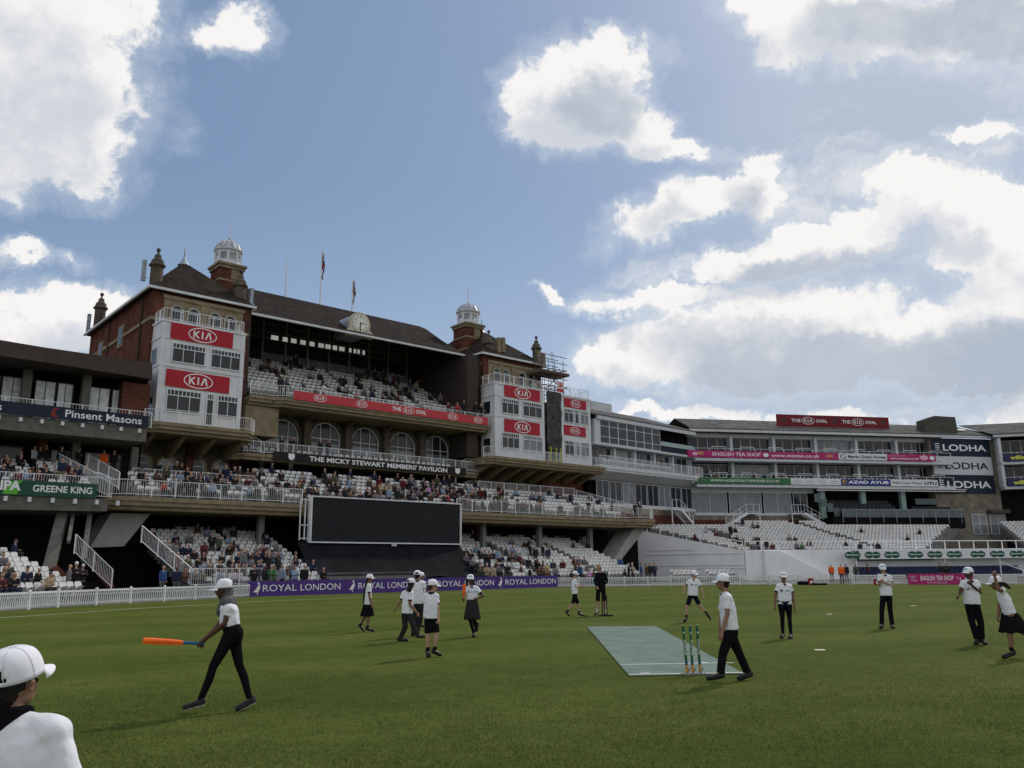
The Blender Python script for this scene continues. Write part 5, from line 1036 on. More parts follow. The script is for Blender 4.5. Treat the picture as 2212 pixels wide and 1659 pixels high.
def spectator_mesh(nm, pose, hat=None, lean=0.0, arms=0, bald=False):
    """faces -y, feet at origin; seat height .45"""
    C_ = []; V = Vector; hz = .48 if pose == 'sit' else .92
    hy = .12 if pose == 'sit' else 0; ly = -lean
    hip = V((0, hy, hz)); ch = V((0, hy+ly*.6, hz+.36)); nk = V((0, hy+ly, hz+.52)); hd = V((0, hy+ly*1.15-.02, hz+.70))
    for s in (-1, 1):
        C_.append((hip+V((s*.09, 0, 0)), ch+V((s*.09, 0, 0)), .115, .115, {'m': 2})); sh = nk+V((s*.19, 0, -.05)); C_.append((ch+V((s*.06, 0, .04)), sh, .10, .065, {'m': 2}))
        if arms == 0: el = sh+V((s*.05, -.04, -.29)); ha = el+V((-s*.12, -.23, .0))
        elif arms == 1: el = sh+V((s*.05, .0, -.30)); ha = el+V((0, -.05, -.26))
        elif arms == 2: el = sh+V((s*.07, -.12, -.24)); ha = nk+V((s*.05, -.22, .04))
        else: el = sh+V((s*.06, -.10, -.27)); ha = el+V((-s*.22, -.12, .08))
        C_.append((sh, el, .062, .05, {'m': 2})); C_.append((el, ha, .048, .035, {'m': 2})); C_.append((ha, ha+(ha-el).normalized()*.07, .036, .03, {'m': 0}))
        h_ = hip+V((s*.09, 0, -.02))
        if pose == 'sit': kn = V((s*.13, -.34, .50)); an = V((s*.12, -.36, .08))
        else: kn = V((s*.10, -.01, .50)); an = V((s*.11, .02, .08))
        C_.append((h_, kn, .095, .065, {'m': 3})); C_.append((kn, an, .062, .045, {'m': 3})); C_.append((an+V((0, .02, -.03)), an+V((0, -.15, -.045)), .045, .035, {'m': 4}))
    C_.append((nk+V((0, 0, -.06)), hd, .062, .055, {'m': 0})); C_.append((hd, hd+V((0, -.015, -.03)), .088, .082, {'m': 0})); C_.append((hd+V((0, -.09, -.01)), hd+V((0, -.10, -.03)), .014, .016, {'m': 0}))
    if hat is None and not bald: C_.append((hd+V((0, .028, .03)), hd+V((0, .02, .04)), .088, .086, {'m': 1})); C_.append((hd+V((0, .05, -.02)), hd+V((0, .05, 0)), .068, .07, {'m': 1}))
    elif hat:
        C_.append((hd+V((0, .01, .045)), hd+V((0, .01, .06)), .09, .088, {'m': hat})); C_.append((hd+V((0, -.09, .05)), hd+V((0, -.13, .04)), .03, .02, {'m': hat}))
        C_.append((hd+V((-.03, -.08, .05)), hd+V((.03, -.08, .05)), .025, .025, {'m': hat}))
    return fuse(nm, C_, .024, 2, mats=CM)
SPV = {'sit': spectator_mesh('seated_spectator', 'sit'), 'sitlean': spectator_mesh('seated_spectator', 'sit', lean=.14, arms=0), 'sithat': spectator_mesh('seated_spectator', 'sit', hat=5), 'sitcap': spectator_mesh('seated_spectator', 'sit', hat=6, lean=.06), 'sitbino': spectator_mesh('seated_spectator', 'sit', arms=2),
       'stand': spectator_mesh('standing_spectator', 'stand', arms=1), 'standfold': spectator_mesh('standing_spectator', 'stand', arms=3), 'standbald': spectator_mesh('standing_spectator', 'stand', arms=1, bald=True), 'standhat': spectator_mesh('standing_spectator', 'stand', hat=5, arms=3), 'standbino': spectator_mesh('standing_spectator', 'stand', arms=2), 'sitbald': spectator_mesh('seated_spectator', 'sit', bald=True, lean=.05)}
PC = {'k': ('black', (.018, .018, .02)), 'n': ('navy', (.02, .028, .06)), 'g': ('grey', (.14, .14, .15)), 'm': ('maroon', (.085, .018, .022)), 'w': ('white', (.42, .43, .46)), 'b': ('light blue', (.20, .26, .36)), 'u': ('blue', (.025, .065, .17)), 't': ('tan', (.3, .23, .15)), 'o': ('olive green', (.06, .07, .04)), 'r': ('red', (.28, .03, .03)), 'O': ('orange', (.75, .13, .02)), 'p': ('pink', (.4, .2, .4)), 'e': ('bright green', (.04, .17, .05)), 'y': ('mustard', (.3, .25, .05)), 'B': ('brown', (.09, .05, .035))}
SPL = []; USED = set()
def put(x, y, col, pose, tier, turn=None):
    """x, y: head in the photo"""
    best = None; st = pose.startswith('stand'); hh = 1.60 if st else 1.17
    for (fr, n, z, a, b, t_, ri) in ROWS:
        if not t_.startswith(tier): continue
        s_, zz = fr.pv(x, y, n+(.1 if st else .2))
        if not (a-1.2 <= s_ <= b+1.2): continue
        e = abs(zz-z-hh)
        if best is None or e < best[0]: best = (e, fr, s_, n, z, t_, ri, b-a)
    if best is None or best[0] > .8: return
    e, fr, s_, n, z, t_, ri, w = best
    if any(u[0] is fr and abs(u[1]-s_) < .4 and abs(u[2]-n) < .5 for u in SPL): s_ += .42
    o = bpy.data.objects.new('person', SPV[pose]); COL.objects.link(o)
    rz = (R(random.uniform(-35, 35)) if turn is None else R(turn))
    sc = random.uniform(1.0, 1.1); c = PC[col][1]; j = random.uniform(.8, 1.25)
    o.matrix_world = fr.M @ Matrix.Translation((s_, n+(.1 if st else .14), z)) @ Matrix.Rotation(rz, 4, 'Z') @ Matrix.Scale(sc, 4)
    o.color = (min(1, c[0]*j), min(1, c[1]*j), min(1, c[2]*j), 1); USED.add((id(fr), round(s_*2), round(n*10)))
    SPL.append((fr, s_, n, o, col, pose, t_, ri))
for z_, a, b, n in ((9.5, -5.5, 17.5, 13.8), (8.0, -16, -6.5, 12.4), (8.0, -16, -6.5, 14.5), (9.1, 18.2, 34, 13.8)): ROWS.append((PAV, n, z_, a, b, TM+' walkway', 9))
ROWS.append((PAV, 14.6, 11.3, -6.5, 17, 'arcade balcony', 1)); ROWS.append((PAV, 13.9, 16.35, -3, 19.5, TK+' front', 0)); ROWS.append((PAV, 14.4, 16.9, 17.5, 22.5, TK+' front', 0)); ROWS.append((PAV, 12.5, 8.5, -29, -18.5, 'annexe tier walkway', 9)); ROWS.append((PAV, 9.5, 7.3, -20, -17.2, 'annexe tier steps', 9))
ROWS.append((PAV, 13.6, 4.2, -14, 30, TL+' walkway', 14)); ROWS.append((PAV, 1.2, .15, -16, 34, TL+' front path', -1)); ROWS.append((LB, 5.0, .3, 3.5, 9.5, 'front block beside the annexe stair', 4)); ROWS.append((LB, 2.0, .3, 3.5, 9.5, 'front block beside the annexe stair', 4))
ROWS.append((PAV, 6.6, 6.7, 34.5, 37.5, TM+' corner', 0)); ROWS.append((FB, -2.0, 6.9, 0, 20, 'right-hand open terrace top', 13)); ROWS.append((FA, -.9, 13.2, 1, 19, 'balcony of the curving stand', 1)); ROWS.append((FB, -1.0, 12.1, 0, 38, 'box balcony of the curving stand', 1))
def crop(ox, oy, s): return lambda x, y: ((ox+x*s)/1.8228, (oy+y*s)/1.8228)
def crowd(cr, tier, txt):
    for it in txt.split():
        x, y, c, p = it.split(','); X, Y = cr(float(x), float(y))
        put(X, Y, c, {'s': random.choice(['sit', 'sit', 'sitlean', 'sitbald', 'sitcap']), 'S': random.choice(['stand', 'standfold', 'standbald']), 'h': 'sithat', 'H': 'standhat', 'c': 'sitcap', 'v': 'sitbino', 'V': 'standbino'}[p], tier)
c2 = crop(900, 1050, .4521)
crowd(c2, TK, '170,815,k,s 295,845,n,h 350,770,k,s 372,870,o,s 415,860,m,s 495,815,n,s 545,790,k,S 585,790,k,S 620,840,k,s 695,830,b,s 735,820,m,s 710,910,g,s 797,940,k,s 975,955,k,s 1010,955,k,s 765,1045,k,s 965,1040,k,s 1250,1020,g,s 1180,1070,g,s 1250,1080,n,s 1365,1070,k,s 1430,1075,k,s 1395,1100,g,s 1490,1070,k,s 1500,1145,m,s 1350,880,n,S 1215,880,k,S 1275,885,k,S 1435,950,m,S 1405,955,b,S 1480,960,n,S 1580,1005,n,S 1635,1005,t,S 1755,1110,n,s 1125,890,k,s 1160,900,k,s 1130,935,k,s 1275,935,k,s 1110,1105,m,s 480,890,k,s 1350,1110,k,s 1465,1120,B,s 640,1010,n,s 1015,1075,k,s')
crowd(c2, TK+' front', '455,965,k,S 505,975,n,S 832,1000,w,S 1910,1175,m,V 1992,1180,r,S 2050,1135,k,S 2155,1155,k,S 2195,1160,k,S')
crowd(c2, 'arcade', '465,1490,k,S 555,1475,k,S 575,1510,m,S 865,1515,k,S 800,1530,k,S')
c4 = crop(0, 1300, .4822)
crowd(c4, 'annexe tier', '35,1110,n,s 60,1040,m,s 90,1085,k,s 150,1140,m,s 235,1165,b,s 320,1165,m,s 632,1120,n,s 710,1135,g,s 620,1075,k,s 175,1180,k,s 260,1140,k,s')
crowd(c4, 'annexe tier', '515,1060,n,S')
crowd(c4, 'annexe tier walkway', '283,990,w,S 375,1000,k,S 280,945,k,S 850,1020,O,S 885,1000,k,S 940,975,k,S 940,1045,g,S 1045,1035,B,S 1075,1020,k,S 640,1060,k,S')
crowd(c4, 'annexe tier steps', '1165,1080,u,H')
crowd(c4, TM+' walkway', '1300,1020,k,S 1405,995,k,S 1490,1040,k,S 1335,1095,g,S 1400,1100,k,S 1770,1115,k,S 1850,1110,k,S 1918,1130,k,H 2025,1110,B,S')
c6 = crop(900, 1650, .4973)
crowd(c4, TM, '1290,1160,B,s 1345,1220,r,c 1475,1170,b,s 1640,1185,k,s 1705,1190,n,s 1440,1225,g,s 1590,1225,k,S 1920,1195,k,s 1740,1310,b,s 1330,1210,k,s 1420,1270,k,s 1500,1240,k,s 1560,1180,n,s 1850,1240,k,s 2060,1190,n,s 1980,1210,k,s')
crowd(c6, TM, '50,455,k,s 200,445,n,S 340,455,w,s 390,470,k,s 425,485,k,s 345,530,n,s 230,560,o,s 380,560,g,s 320,575,k,s 560,535,k,s 515,530,B,s 665,545,B,s 630,535,n,s 825,520,k,s 870,515,k,s 925,540,k,s 975,545,k,s 1000,525,g,s 970,595,B,s 1095,560,k,s 1205,605,g,s 1155,600,g,h 1205,525,t,S 1235,520,t,S 1325,520,k,S 1335,560,k,S 1445,500,n,S 1465,575,g,s 1620,570,g,s 1655,575,m,s 1690,550,b,s 1710,600,k,s 1765,575,n,s 1580,540,p,s 1500,545,g,s 1520,540,k,s 1740,560,k,s 1655,540,k,s 1830,620,k,s 1880,640,k,s 1915,575,k,s 1955,575,o,s 700,560,k,s 790,545,k,s 1040,590,n,s 1270,545,k,s 1375,575,k,s 1400,590,k,s 600,600,k,s 890,590,g,s')
crowd(c6, TM+' walkway', '50,385,k,H 155,370,B,S 265,380,k,S 455,375,o,S 597,405,m,S 630,410,k,S 668,425,k,S 690,415,B,S 720,445,m,S 850,455,y,S 910,430,g,S 1115,470,n,S 1248,455,k,S 1530,490,g,S 1560,480,k,S 1760,530,k,S 1120,495,n,S 750,470,k,S')
c7 = crop(1750, 1750, .4069)
crowd(c7, TM, '65,400,k,s 40,415,k,s 65,460,k,s 240,470,k,s 265,450,g,s 300,445,o,s 145,505,k,s 10,480,r,s 205,545,m,s 490,540,k,s 460,560,k,s 515,580,n,s 560,570,k,s 550,510,o,s 600,525,g,s 545,460,k,s 495,490,k,s 700,550,k,s 720,575,B,s 760,550,k,s 895,610,B,c 935,610,B,c 825,605,m,s 1275,590,k,s 1310,640,n,s 1450,605,g,s 1530,635,B,s 1120,655,k,s')
crowd(c7, TM+' walkway', '620,445,k,S 830,450,k,S 880,450,w,S 770,560,k,S')
crowd(c7, TM, '1390,555,k,H')
crowd(c7, TM+' corner', '1845,605,k,S 1888,610,k,H')
c5 = crop(0, 1800, .4521)
crowd(c5, TL, '900,825,n,s 1065,780,k,s 1130,775,k,s 1185,800,g,s 1290,860,b,S 1330,850,k,S 1430,830,k,S 1410,770,g,S 1530,745,g,S 1490,830,g,s 1550,850,m,s 1645,885,o,s 1765,920,b,c 1790,900,g,s 1870,910,k,s 1940,860,k,s 1970,915,k,s 2075,960,k,s 1700,1000,g,s 1775,1005,o,s 1925,1000,b,s 2025,990,w,s 1740,885,k,s 1780,770,m,S 2110,815,g,s 2195,830,k,s 1850,700,k,S 1910,700,o,S 1320,700,k,S 1640,780,n,s 1690,810,k,s 2200,880,g,s')
crowd(c5, TL+' front', '1265,1060,k,s 1350,1045,k,s 1425,955,u,S 1545,960,n,S 1560,930,B,S 1085,1055,k,s 1225,1080,g,s')
c8 = crop(900, 1650, .4973)
crowd(c8, TL, '100,1035,n,s 190,1060,n,s 180,1085,g,s 250,1055,n,s 75,1170,k,s 340,1060,g,H 320,1090,k,S 395,1080,k,S 30,1190,w,s 20,1100,k,s 470,1180,m,h')
crowd(c8, TL+' front', '340,1180,e,S 315,1180,g,S 380,1180,b,S 290,1170,k,S 530,1110,b,S 605,1095,k,S 205,1120,k,S')
crowd(c7, TL, '205,1020,k,s 260,1030,k,s 210,1090,g,s 270,1115,g,s 360,1040,k,s 430,1040,m,s 470,1055,k,s 395,1050,k,S 430,1050,k,S 555,1065,n,s 630,1075,k,s 665,1085,k,s 695,1075,m,c 520,1165,g,s 660,1145,w,s 745,1155,B,s 960,1130,B,s 1000,1170,y,h 1045,1135,n,s 1075,1190,g,s 1350,1090,g,s 1265,1120,B,S 990,1250,B,s 345,1000,k,s 830,970,k,S 790,930,k,S 880,990,k,S 950,970,k,S 1000,1000,n,S 1010,975,g,S 600,1010,n,s 1700,1110,u,s 1750,1210,k,s')
crowd(c7, TL+' front', '345,1180,o,S 410,1180,t,S 435,1170,t,S 1310,1165,u,S 1405,1200,p,s 1440,1185,B,s 1235,1200,k,s 1720,1070,b,S 1750,1105,k,S 1815,1115,t,S 1900,1165,u,S 1925,1180,B,S 1955,1145,k,S 2030,1160,n,S')
crowd(c5, 'front block', '75,940,o,s 235,980,n,s 225,1055,b,s 120,1030,k,s 20,1030,m,s 35,1085,k,s 435,1025,t,s 440,1060,k,s 30,850,g,s')
crowd(c5, 'front block beside the annexe stair', '400,830,k,S 665,950,k,H 720,985,k,H 610,950,g,S')
cb = crop(2650, 1980, .27125)
crowd(cb, 'right-hand open terrace', '1005,230,n,S 830,330,k,S 905,345,k,s 1160,300,g,s 1220,295,k,s 1180,490,g,s 1225,510,k,S 1350,520,k,S 1440,580,m,s 1690,500,g,s 1730,495,k,s 1970,535,m,s 1800,620,g,s 1870,610,e,s 625,430,m,s 470,345,w,s 320,460,m,s 1030,530,k,s 930,480,k,s')
crowd(crop(2300, 1550, .3617), 'right-hand open terrace top', '1105,1310,n,S')
crowd(crop(3200, 1950, .3761), 'right-hand open terrace', '510,345,k,s 1118,350,k,v 985,420,k,s 490,515,n,s 1690,480,m,s 350,470,k,s 680,540,k,s')
crowd(crop(2300, 1550, .3617), 'balcony of the curving', '850,790,k,S 890,800,t,S 970,830,k,S 1030,830,k,S')
crowd(crop(2300, 1550, .3617), 'box balcony', '1290,850,u,S 1370,830,b,S 1430,825,k,S 1230,880,g,S 1190,880,k,S 1580,890,k,S 1960,870,n,S 2055,890,k,S 1840,850,k,S')
# the thick of the crowd between those one can pick out
cm_ = MB(); cmats = [mat('crowd_'+c, PC[c][1], .9, .2, 5, spec=.05) for c in 'kngmBob']+[mat('crowd_skin', (.36, .21, .15), .8), mat('crowd_hair', (.16, .14, .13), .9), mat('crowd_legs', (.03, .03, .04), .9)]
poses = ['sit', 'sitlean', 'sitbald', 'sitcap']; src = {p: ([tuple(v.co) for v in SPV[p].vertices], [tuple(q.vertices) for q in SPV[p].polygons], [q.material_index for q in SPV[p].polygons]) for p in poses+['stand']}
def fill(tier, a, b, r0, r1, count, stand=0.0):
    rows = [r for r in ROWS if r[5] == tier and r0 <= r[6] <= r1 and r[3] < b and r[4] > a]; n_ = 0; tries = 0
    while n_ < count and tries < count*12:
        tries += 1; fr, n, z, ra_, rb_, t_, ri = random.choice(rows); s_ = random.uniform(max(a, ra_), min(b, rb_)); s_ = round(s_*2)/2+.25
        if tier == TL and sheet(s_, n): continue
        if any(u[0] is fr and abs(u[1]-s_) < .45 and abs(u[2]-n) < .6 for u in SPL+FILL): continue
        p = 'stand' if random.random() < stand else random.choice(poses); M = fr.M @ Matrix.Translation((s_, n+.14, z)) @ Matrix.Rotation(R(random.uniform(-40, 40)), 4, 'Z') @ Matrix.Scale(random.uniform(1, 1.1), 4)
        v, f, mi = src[p]; k = len(cm_.v); cm_.v += [tuple(M @ Vector(q)) for q in v]; cm_.f += [tuple(i+k for i in q) for q in f]; ci = random.choice([0, 0, 0, 0, 0, 1, 1, 1, 2, 2, 3, 4, 5, 6]); cm_.m += [{0: 7, 1: 8, 2: ci, 3: 9, 4: 0, 5: 2, 6: 0}[q] for q in mi]; FILL.append((fr, s_, n)); USED.add((id(fr), round(s_*2), round(n*10))); n_ += 1
FILL = []
fill(TM, -5.9, 17.6, 0, 6, 62, .12); fill(TM, -16, -6.4, 0, 3, 18, .1); fill(TM, 18, 34, 0, 5, 14, .1); fill(TL, -14, -5, 0, 12, 34, .1); fill(TL, 11, 21, 0, 12, 22, .1); fill(TL, 21, 30, 0, 12, 5, .1); fill(TK, -5, 18, 0, 9, 12, .1); fill('annexe tier', -29, -20, 0, 5, 16, .1); fill('front block beside the annexe', -10, 4.4, 0, 8, 26, .05)
tag(cm_.build('spectator_crowd', cmats, smooth=True), 'scattered dark-clad spectators filling the tiers between the nearer ones', 'crowd', kind='stuff')
FN = {0: 'front', 1: 'second', 2: 'third', 3: 'fourth', 4: 'fifth', 5: 'sixth', 6: 'seventh', 7: 'eighth', 8: 'ninth', 9: 'tenth', 10: 'eleventh', 11: 'twelfth', 12: 'thirteenth'}
ORD = lambda i: FN.get(i-1, '%dth' % i) if i > 1 else 'first'
PW = {'sit': 'seated', 'sitlean': 'seated leaning forward', 'sithat': 'seated in a pale hat', 'sitcap': 'seated in a dark cap', 'sitbino': 'seated with hands raised', 'sitbald': 'seated bald-headed', 'stand': 'standing', 'standfold': 'standing with folded arms', 'standbald': 'standing bald-headed', 'standhat': 'standing in a pale hat', 'standbino': 'standing with hands raised'}
TW = {TM: 'middle tier', TK: 'open upper tier', TL: 'lower tier'}
grp = {}
for it in SPL:
    key = (PW[it[5]], PC[it[4]][0], it[6]); grp.setdefault(key, []).append(it)
for (pw, cn, tr), L in grp.items():
    L.sort(key=lambda t_: (t_[0].w(t_[1], t_[2], 0).x/t_[0].w(t_[1], t_[2], 0).y))
    for a_, b_ in (('lower tier under the balcony', 'lower tier'), ('front block beside the annexe', 'annexe front block'), ('right-hand open terrace', 'far terrace'), ('box balcony of the curving stand', 'far box balcony'), ('balcony of the curving stand', 'far curved balcony')): tr = tr.replace(a_, b_)
    for i, it in enumerate(L):
        sfx = '' if len(L) == 1 else (', leftmost' if i == 0 else (', rightmost' if i == len(L)-1 else ', %s from left' % ORD(i+1)))
        tag(it[3], 'spectator in %s top, %s, %s%s' % (cn, pw, tr, sfx), 'person', 'spectators in the stands')
# ---------------------------------------------------------------- seats: nearest ones each on their own, the rest as one mass
def seat_geo(mb, M):
    prof = [(-.21, .46), (.21, .46), (.225, .66), (.21, .76), (.15, .82), (-.15, .82), (-.21, .76), (-.225, .66)]
    vs = [M @ Vector((p[0], .36+(p[1]-.46)*.25, p[1])) for p in prof]+[M @ Vector((p[0]*.96, .41+(p[1]-.46)*.25, p[1])) for p in prof]; k = 8
    mb.add(vs, [tuple(range(k)), tuple(range(k, 2*k))[::-1]]+[((i+1) % k, i, k+i, k+(i+1) % k) for i in range(k)])
    pp_ = [(-.2, .0), (.2, .0), (.2, .3), (.15, .36), (-.15, .36), (-.2, .3)]
    vs = [M @ Vector((p[0], .34-p[1]*.55, .42+p[1]*.45)) for p in pp_]+[M @ Vector((p[0], .38-p[1]*.5, .40+p[1]*.5)) for p in pp_]; k = 6
    mb.add(vs, [tuple(range(k)), tuple(range(k, 2*k))[::-1]]+[((i+1) % k, i, k+i, k+(i+1) % k) for i in range(k)])
    for x in (-.19, .16): mb.add([M @ Vector(v) for v in [(x, .34, 0), (x+.03, .34, 0), (x+.03, .4, 0), (x, .4, 0), (x, .34, .5), (x+.03, .34, .5), (x+.03, .4, .5), (x, .4, .5)]], [(0, 1, 5, 4), (1, 2, 6, 5), (2, 3, 7, 6), (3, 0, 4, 7)])
q_ = MB(); seat_geo(q_, Matrix.Identity(4)); SM_ = bpy.data.meshes.new('stadium_seat'); SM_.from_pydata(q_.v, [], q_.f); SM_.materials.append(seatw)
VINV = cam.matrix_world.inverted()
def inframe(p):
    v = VINV @ p; return v.z < 0 and abs(v.x/-v.z)*FPX < 1106 and abs(v.y/-v.z)*FPX < 830
lst = []
for (fr, s_, n, z, tier, ri, hid) in SEATS:
    w_ = fr.w(s_, n+.3, z+.6); ok = inframe(w_) and not hid and (id(fr), round(s_*2), round(n*10)) not in USED
    if not inframe(w_) and fr is not FC: continue
    lst.append((0 if ok else 1, (w_-CP).length, fr, s_, n, z, tier, ri))
lst.sort(key=lambda t_: t_[:2]); rest_ = MB(); cnt = 0; rk = {}
for (o_k, dist, fr, s_, n, z, tier, ri) in lst:
    jit = random.uniform(-.015, .015)
    if o_k == 0 and cnt < 300:
        o = bpy.data.objects.new('stadium_seat', SM_); COL.objects.link(o); o.matrix_world = fr.M @ Matrix.Translation((s_+jit, n, z)); cnt += 1
        rk.setdefault((tier, ri), []).append((s_, o))
    else: seat_geo(rest_, fr.M @ Matrix.Translation((s_+jit, n, z)))
for (tier, ri), L in rk.items():
    L.sort(key=lambda t_: t_[0])
    for i_, (s_, o) in enumerate(L): tag(o, 'white tip-up seat, %s empty one from left, %s row, %s' % (ORD(i_+1), FN.get(ri, 'back'), tier.replace(' under the balcony', '').replace('front block beside the annexe', 'annexe front block')), 'seat', 'white seats of the stands')
tag(rest_.build('stadium_seats', seatw), 'rows of white plastic tip-up seats filling the farther tiers and terraces', 'seats', kind='stuff')
bs = MB()
for j in range(3):
    for i in range(40):
        s0 = FB.pv(1850, 1240, -15.2)[0]+i*.56
        if s0 > 41: break
        bs.box(s0, s0+.46, -15.3+.35*j, -15.22+.35*j, .35+.28*j, .8+.28*j)
tag(bs.build('ground_seats', blue, fr=FB), 'rows of dark blue seats under the canopy at the back of the boundary', 'seats', kind='stuff')
# ---------------------------------------------------------------- the children and the coach on the field
SK = {'dark': mat('skin_dark', (.085, .042, .028), .55, .1, 20), 'brown': mat('skin_brown', (.20, .105, .065), .55, .1, 20), 'fair': mat('skin_fair', (.42, .25, .185), .55, .1, 20), 'tan': mat('skin_tan', (.27, .15, .10), .55, .1, 20)}
HR = {'black': mat('hair_black', (.012, .010, .009), .6, .3, 60, .6, 90), 'brown': mat('hair_brown', (.06, .03, .018), .6, .3, 60, .6, 90), 'blond': mat('hair_sandy', (.22, .13, .06), .6, .3, 60, .6, 90)}
shirt_m = mat('white_polo', (.70, .71, .74), .85, .04, 5, .55, 11); blackc = mat('black_cloth_fine', (.009, .009, .011), .95, .2, 12, .3, 40, spec=.03); greyc = mat('charcoal_cloth', (.026, .026, .029), .95, .2, 12, .3, 40, spec=.03); navyc = mat('navy_cloth', (.009, .012, .024), .95, .15, 12, .3, 40, spec=.03)
cap_m = mat('white_cap', (.76, .76, .80), .8, .03, 8, .06, 30); shoe_m = mat('black_shoe', (.012, .012, .012), .5, .2, 20); sole_m = mat('white_sole', (.6, .6, .6), .6); teal = mat('logo_teal', (.03, .28, .33), .6); cuffb = blackc
eye_w = mat('eye_white', (.6, .58, .55), .3); eye_b = mat('eye_dark', (.01, .008, .006), .2)
hijab = mat('grey_scarf', (.10, .10, .105), .9, .35, 30, .5, 60)
def person(label, cr, Y0, base, J, face, skin='fair', hair='brown', cap=True, bottom='shorts', bcol=None, S=1.0, tface=None, shirt=None, sleeve=.55, cuff=True, socks=True, hijabbed=False, tail=None, logo=None, soles=False, capcol=None, hemy=None, vox=.009, headtilt=0.0, brimdrop=0.0, hands=None, glasses=False, fat=1.0, capyaw=None, skirtw=None, longsleeve=None, collar=True, girl=False, hairlong=False, leggings=False, bigcollar=False, captilt=None, wr=.011, group='children playing on the outfield'):
    """J: joint -> (x, y, dy) in crop pixels, dy metres away from the figure's plane Y0; base: photo pixel row of the grounded shoe"""
    def P(k):
        v = J[k]; X, Y = cr(v[0], v[1]); return AtY(X, Y, Y0+(v[2] if len(v) > 2 else 0))
    j = {k: P(k) for k in J if k != 'hem'}
    org = Vector((j['pv'].x, j['pv'].y, 0)); t = thing('person', label, 'person', group, at=tuple(org))
    for k in j: j[k] = j[k]-org
    zm = min(min(j['t'+q].z-.034*S, j['a'+q].z-.066*S) for q in 'lr')
    if base:
        for k in j: j[k] = j[k]-Vector((0, 0, zm-.004))
    def fdir(a): a = R(a); return Vector((math.sin(a), -math.cos(a), 0))
    f = fdir(face); f = (f+Vector((0, 0, headtilt))).normalized(); tf = fdir(tface if tface is not None else face)
    sd = Vector((0, 0, 1)).cross(f).normalized(); u = f.cross(sd).normalized()   # sd = figure's own left
    if u.z < 0: u = -u
    h = j['hd']; s = S
    # --- body
    C_ = []; mid = (j['sl']+j['sr'])/2; nk = j['nk']; ch = nk.lerp(j['pv'], .35)
    ax = (j['sr']-j['sl']); ax.z *= .5; w = ax.length/2; ax = ax.normalized(); hw = (j['hpr']-j['hpl']).length/2
    C_ += [(h+u*.022*s-f*.014*s, h+u*.028*s-f*.006*s, .078*s, .076*s), (h-u*.02*s+f*.018*s, h-u*.035*s+f*.022*s, .062*s, .056*s), (h-u*.072*s+f*.034*s, h-u*.062*s+f*.02*s, .032*s, .044*s),
           (h+f*.072*s+u*.008*s, h+f*.094*s-u*.022*s, .007*s, .012*s, {'k': 8}), (h+f*.074*s-u*.048*s-sd*.012*s, h+f*.074*s-u*.048*s+sd*.012*s, .011*s, .011*s, {'k': 8}),
           (h-u*.05*s-f*.018*s, nk, .043*s, .05*s)]
    for q in (-1, 1): C_ += [(h+sd*.072*s*q-f*.002*s+u*.012*s, h+sd*.086*s*q-f*.014*s+u*.008*s, .012*s, .012*s, {'k': 8}), (h+sd*.074*s*q-f*.004*s-u*.006*s, h+sd*.080*s*q-f*.008*s-u*.020*s, .013*s, .009*s, {'k': 8}), (h+sd*.03*s*q+f*.056*s+u*.022*s, h+sd*.012*s*q+f*.064*s+u*.022*s, .014*s, .013*s, {'k': 8})]
    tb = []                                           # torso cones shared by body and shirt
    def lat(c, d): return c+ax*d
    tr = .088*s*fat
    for q in (-1, 1): tb += [(lat(ch, q*w*.42), lat(j['pv'], q*hw*.75), tr*1.02, tr*.98), (lat(nk-Vector((0, 0, .075*s)), q*w*.38), lat(ch, q*w*.42), .07*s*fat, tr), (lat(nk, q*.03*s)-Vector((0, 0, .035*s)), j['sl' if q < 0 else 'sr'], .045*s, .048*s*fat)]
    C_ += [(a, b, r0*.93, r1*.93) for a, b, r0, r1 in tb]
    arms = []
    for q in 'lr':
        a, b, c = j['s'+q], j['e'+q], j['h'+q]; C_ += [(a, b, .042*s, .034*s), (b, c, .034*s, .024*s)]; arms.append((a, b, c))
        d = (c-b).normalized(); hv = (hands or {}).get(q); d = (d if hv is None else Vector(hv)).normalized()
        inn = (j['pv']-c); inn.z = 0; pn = (inn-d*inn.dot(d)).normalized() if inn.length > 1e-3 else Vector((0, -1, 0)); acr = d.cross(pn).normalized(); hs = s*.92
        pc = c+d*.035*hs; C_ += [(c, pc+acr*.016*hs+d*.02*hs, .023*hs, .021*hs, {'k': 8}), (c, pc-acr*.016*hs+d*.02*hs, .023*hs, .021*hs, {'k': 8})]
        for i, (o_, L1) in enumerate(((-.030, .044), (-.011, .052), (.009, .050), (.027, .040))):
            k0 = c+d*.06*hs+acr*o_*hs*1.15; k1 = k0+(d*.9+pn*.35)*L1*.62*hs; k2 = k1+(d*.35+pn*.9)*L1*.55*hs; C_ += [(k0, k1, .0095*hs, .0085*hs, {'k': 7}), (k1, k2, .0085*hs, .0072*hs, {'k': 7})]
        th = c+d*.025*hs-acr*.028*hs; C_ += [(th, th+(d*.5-acr*.55+pn*.35)*.035*hs, .0115*hs, .010*hs, {'k': 7}), (th+(d*.5-acr*.55+pn*.35)*.035*hs, th+(d*.95-acr*.6+pn*.6)*.055*hs, .010*hs, .008*hs, {'k': 7})]
    legs = []
    for q in 'lr':
        hp, kn, an, to = j['hp'+q], j['k'+q], j['a'+q], j['t'+q]; cf = kn.lerp(an, .3); bk = -tf*.012*s
        C_ += [(hp, kn, .07*s*fat, .046*s), (kn, cf+bk, .045*s, .044*s), (cf+bk, an, .044*s, .028*s), (an, to, .03*s, .025*s)]; legs.append((hp, kn, an, to))
    body = child('body', fuse('body', C_, vox, 2, mats=[SK[skin]]), t)
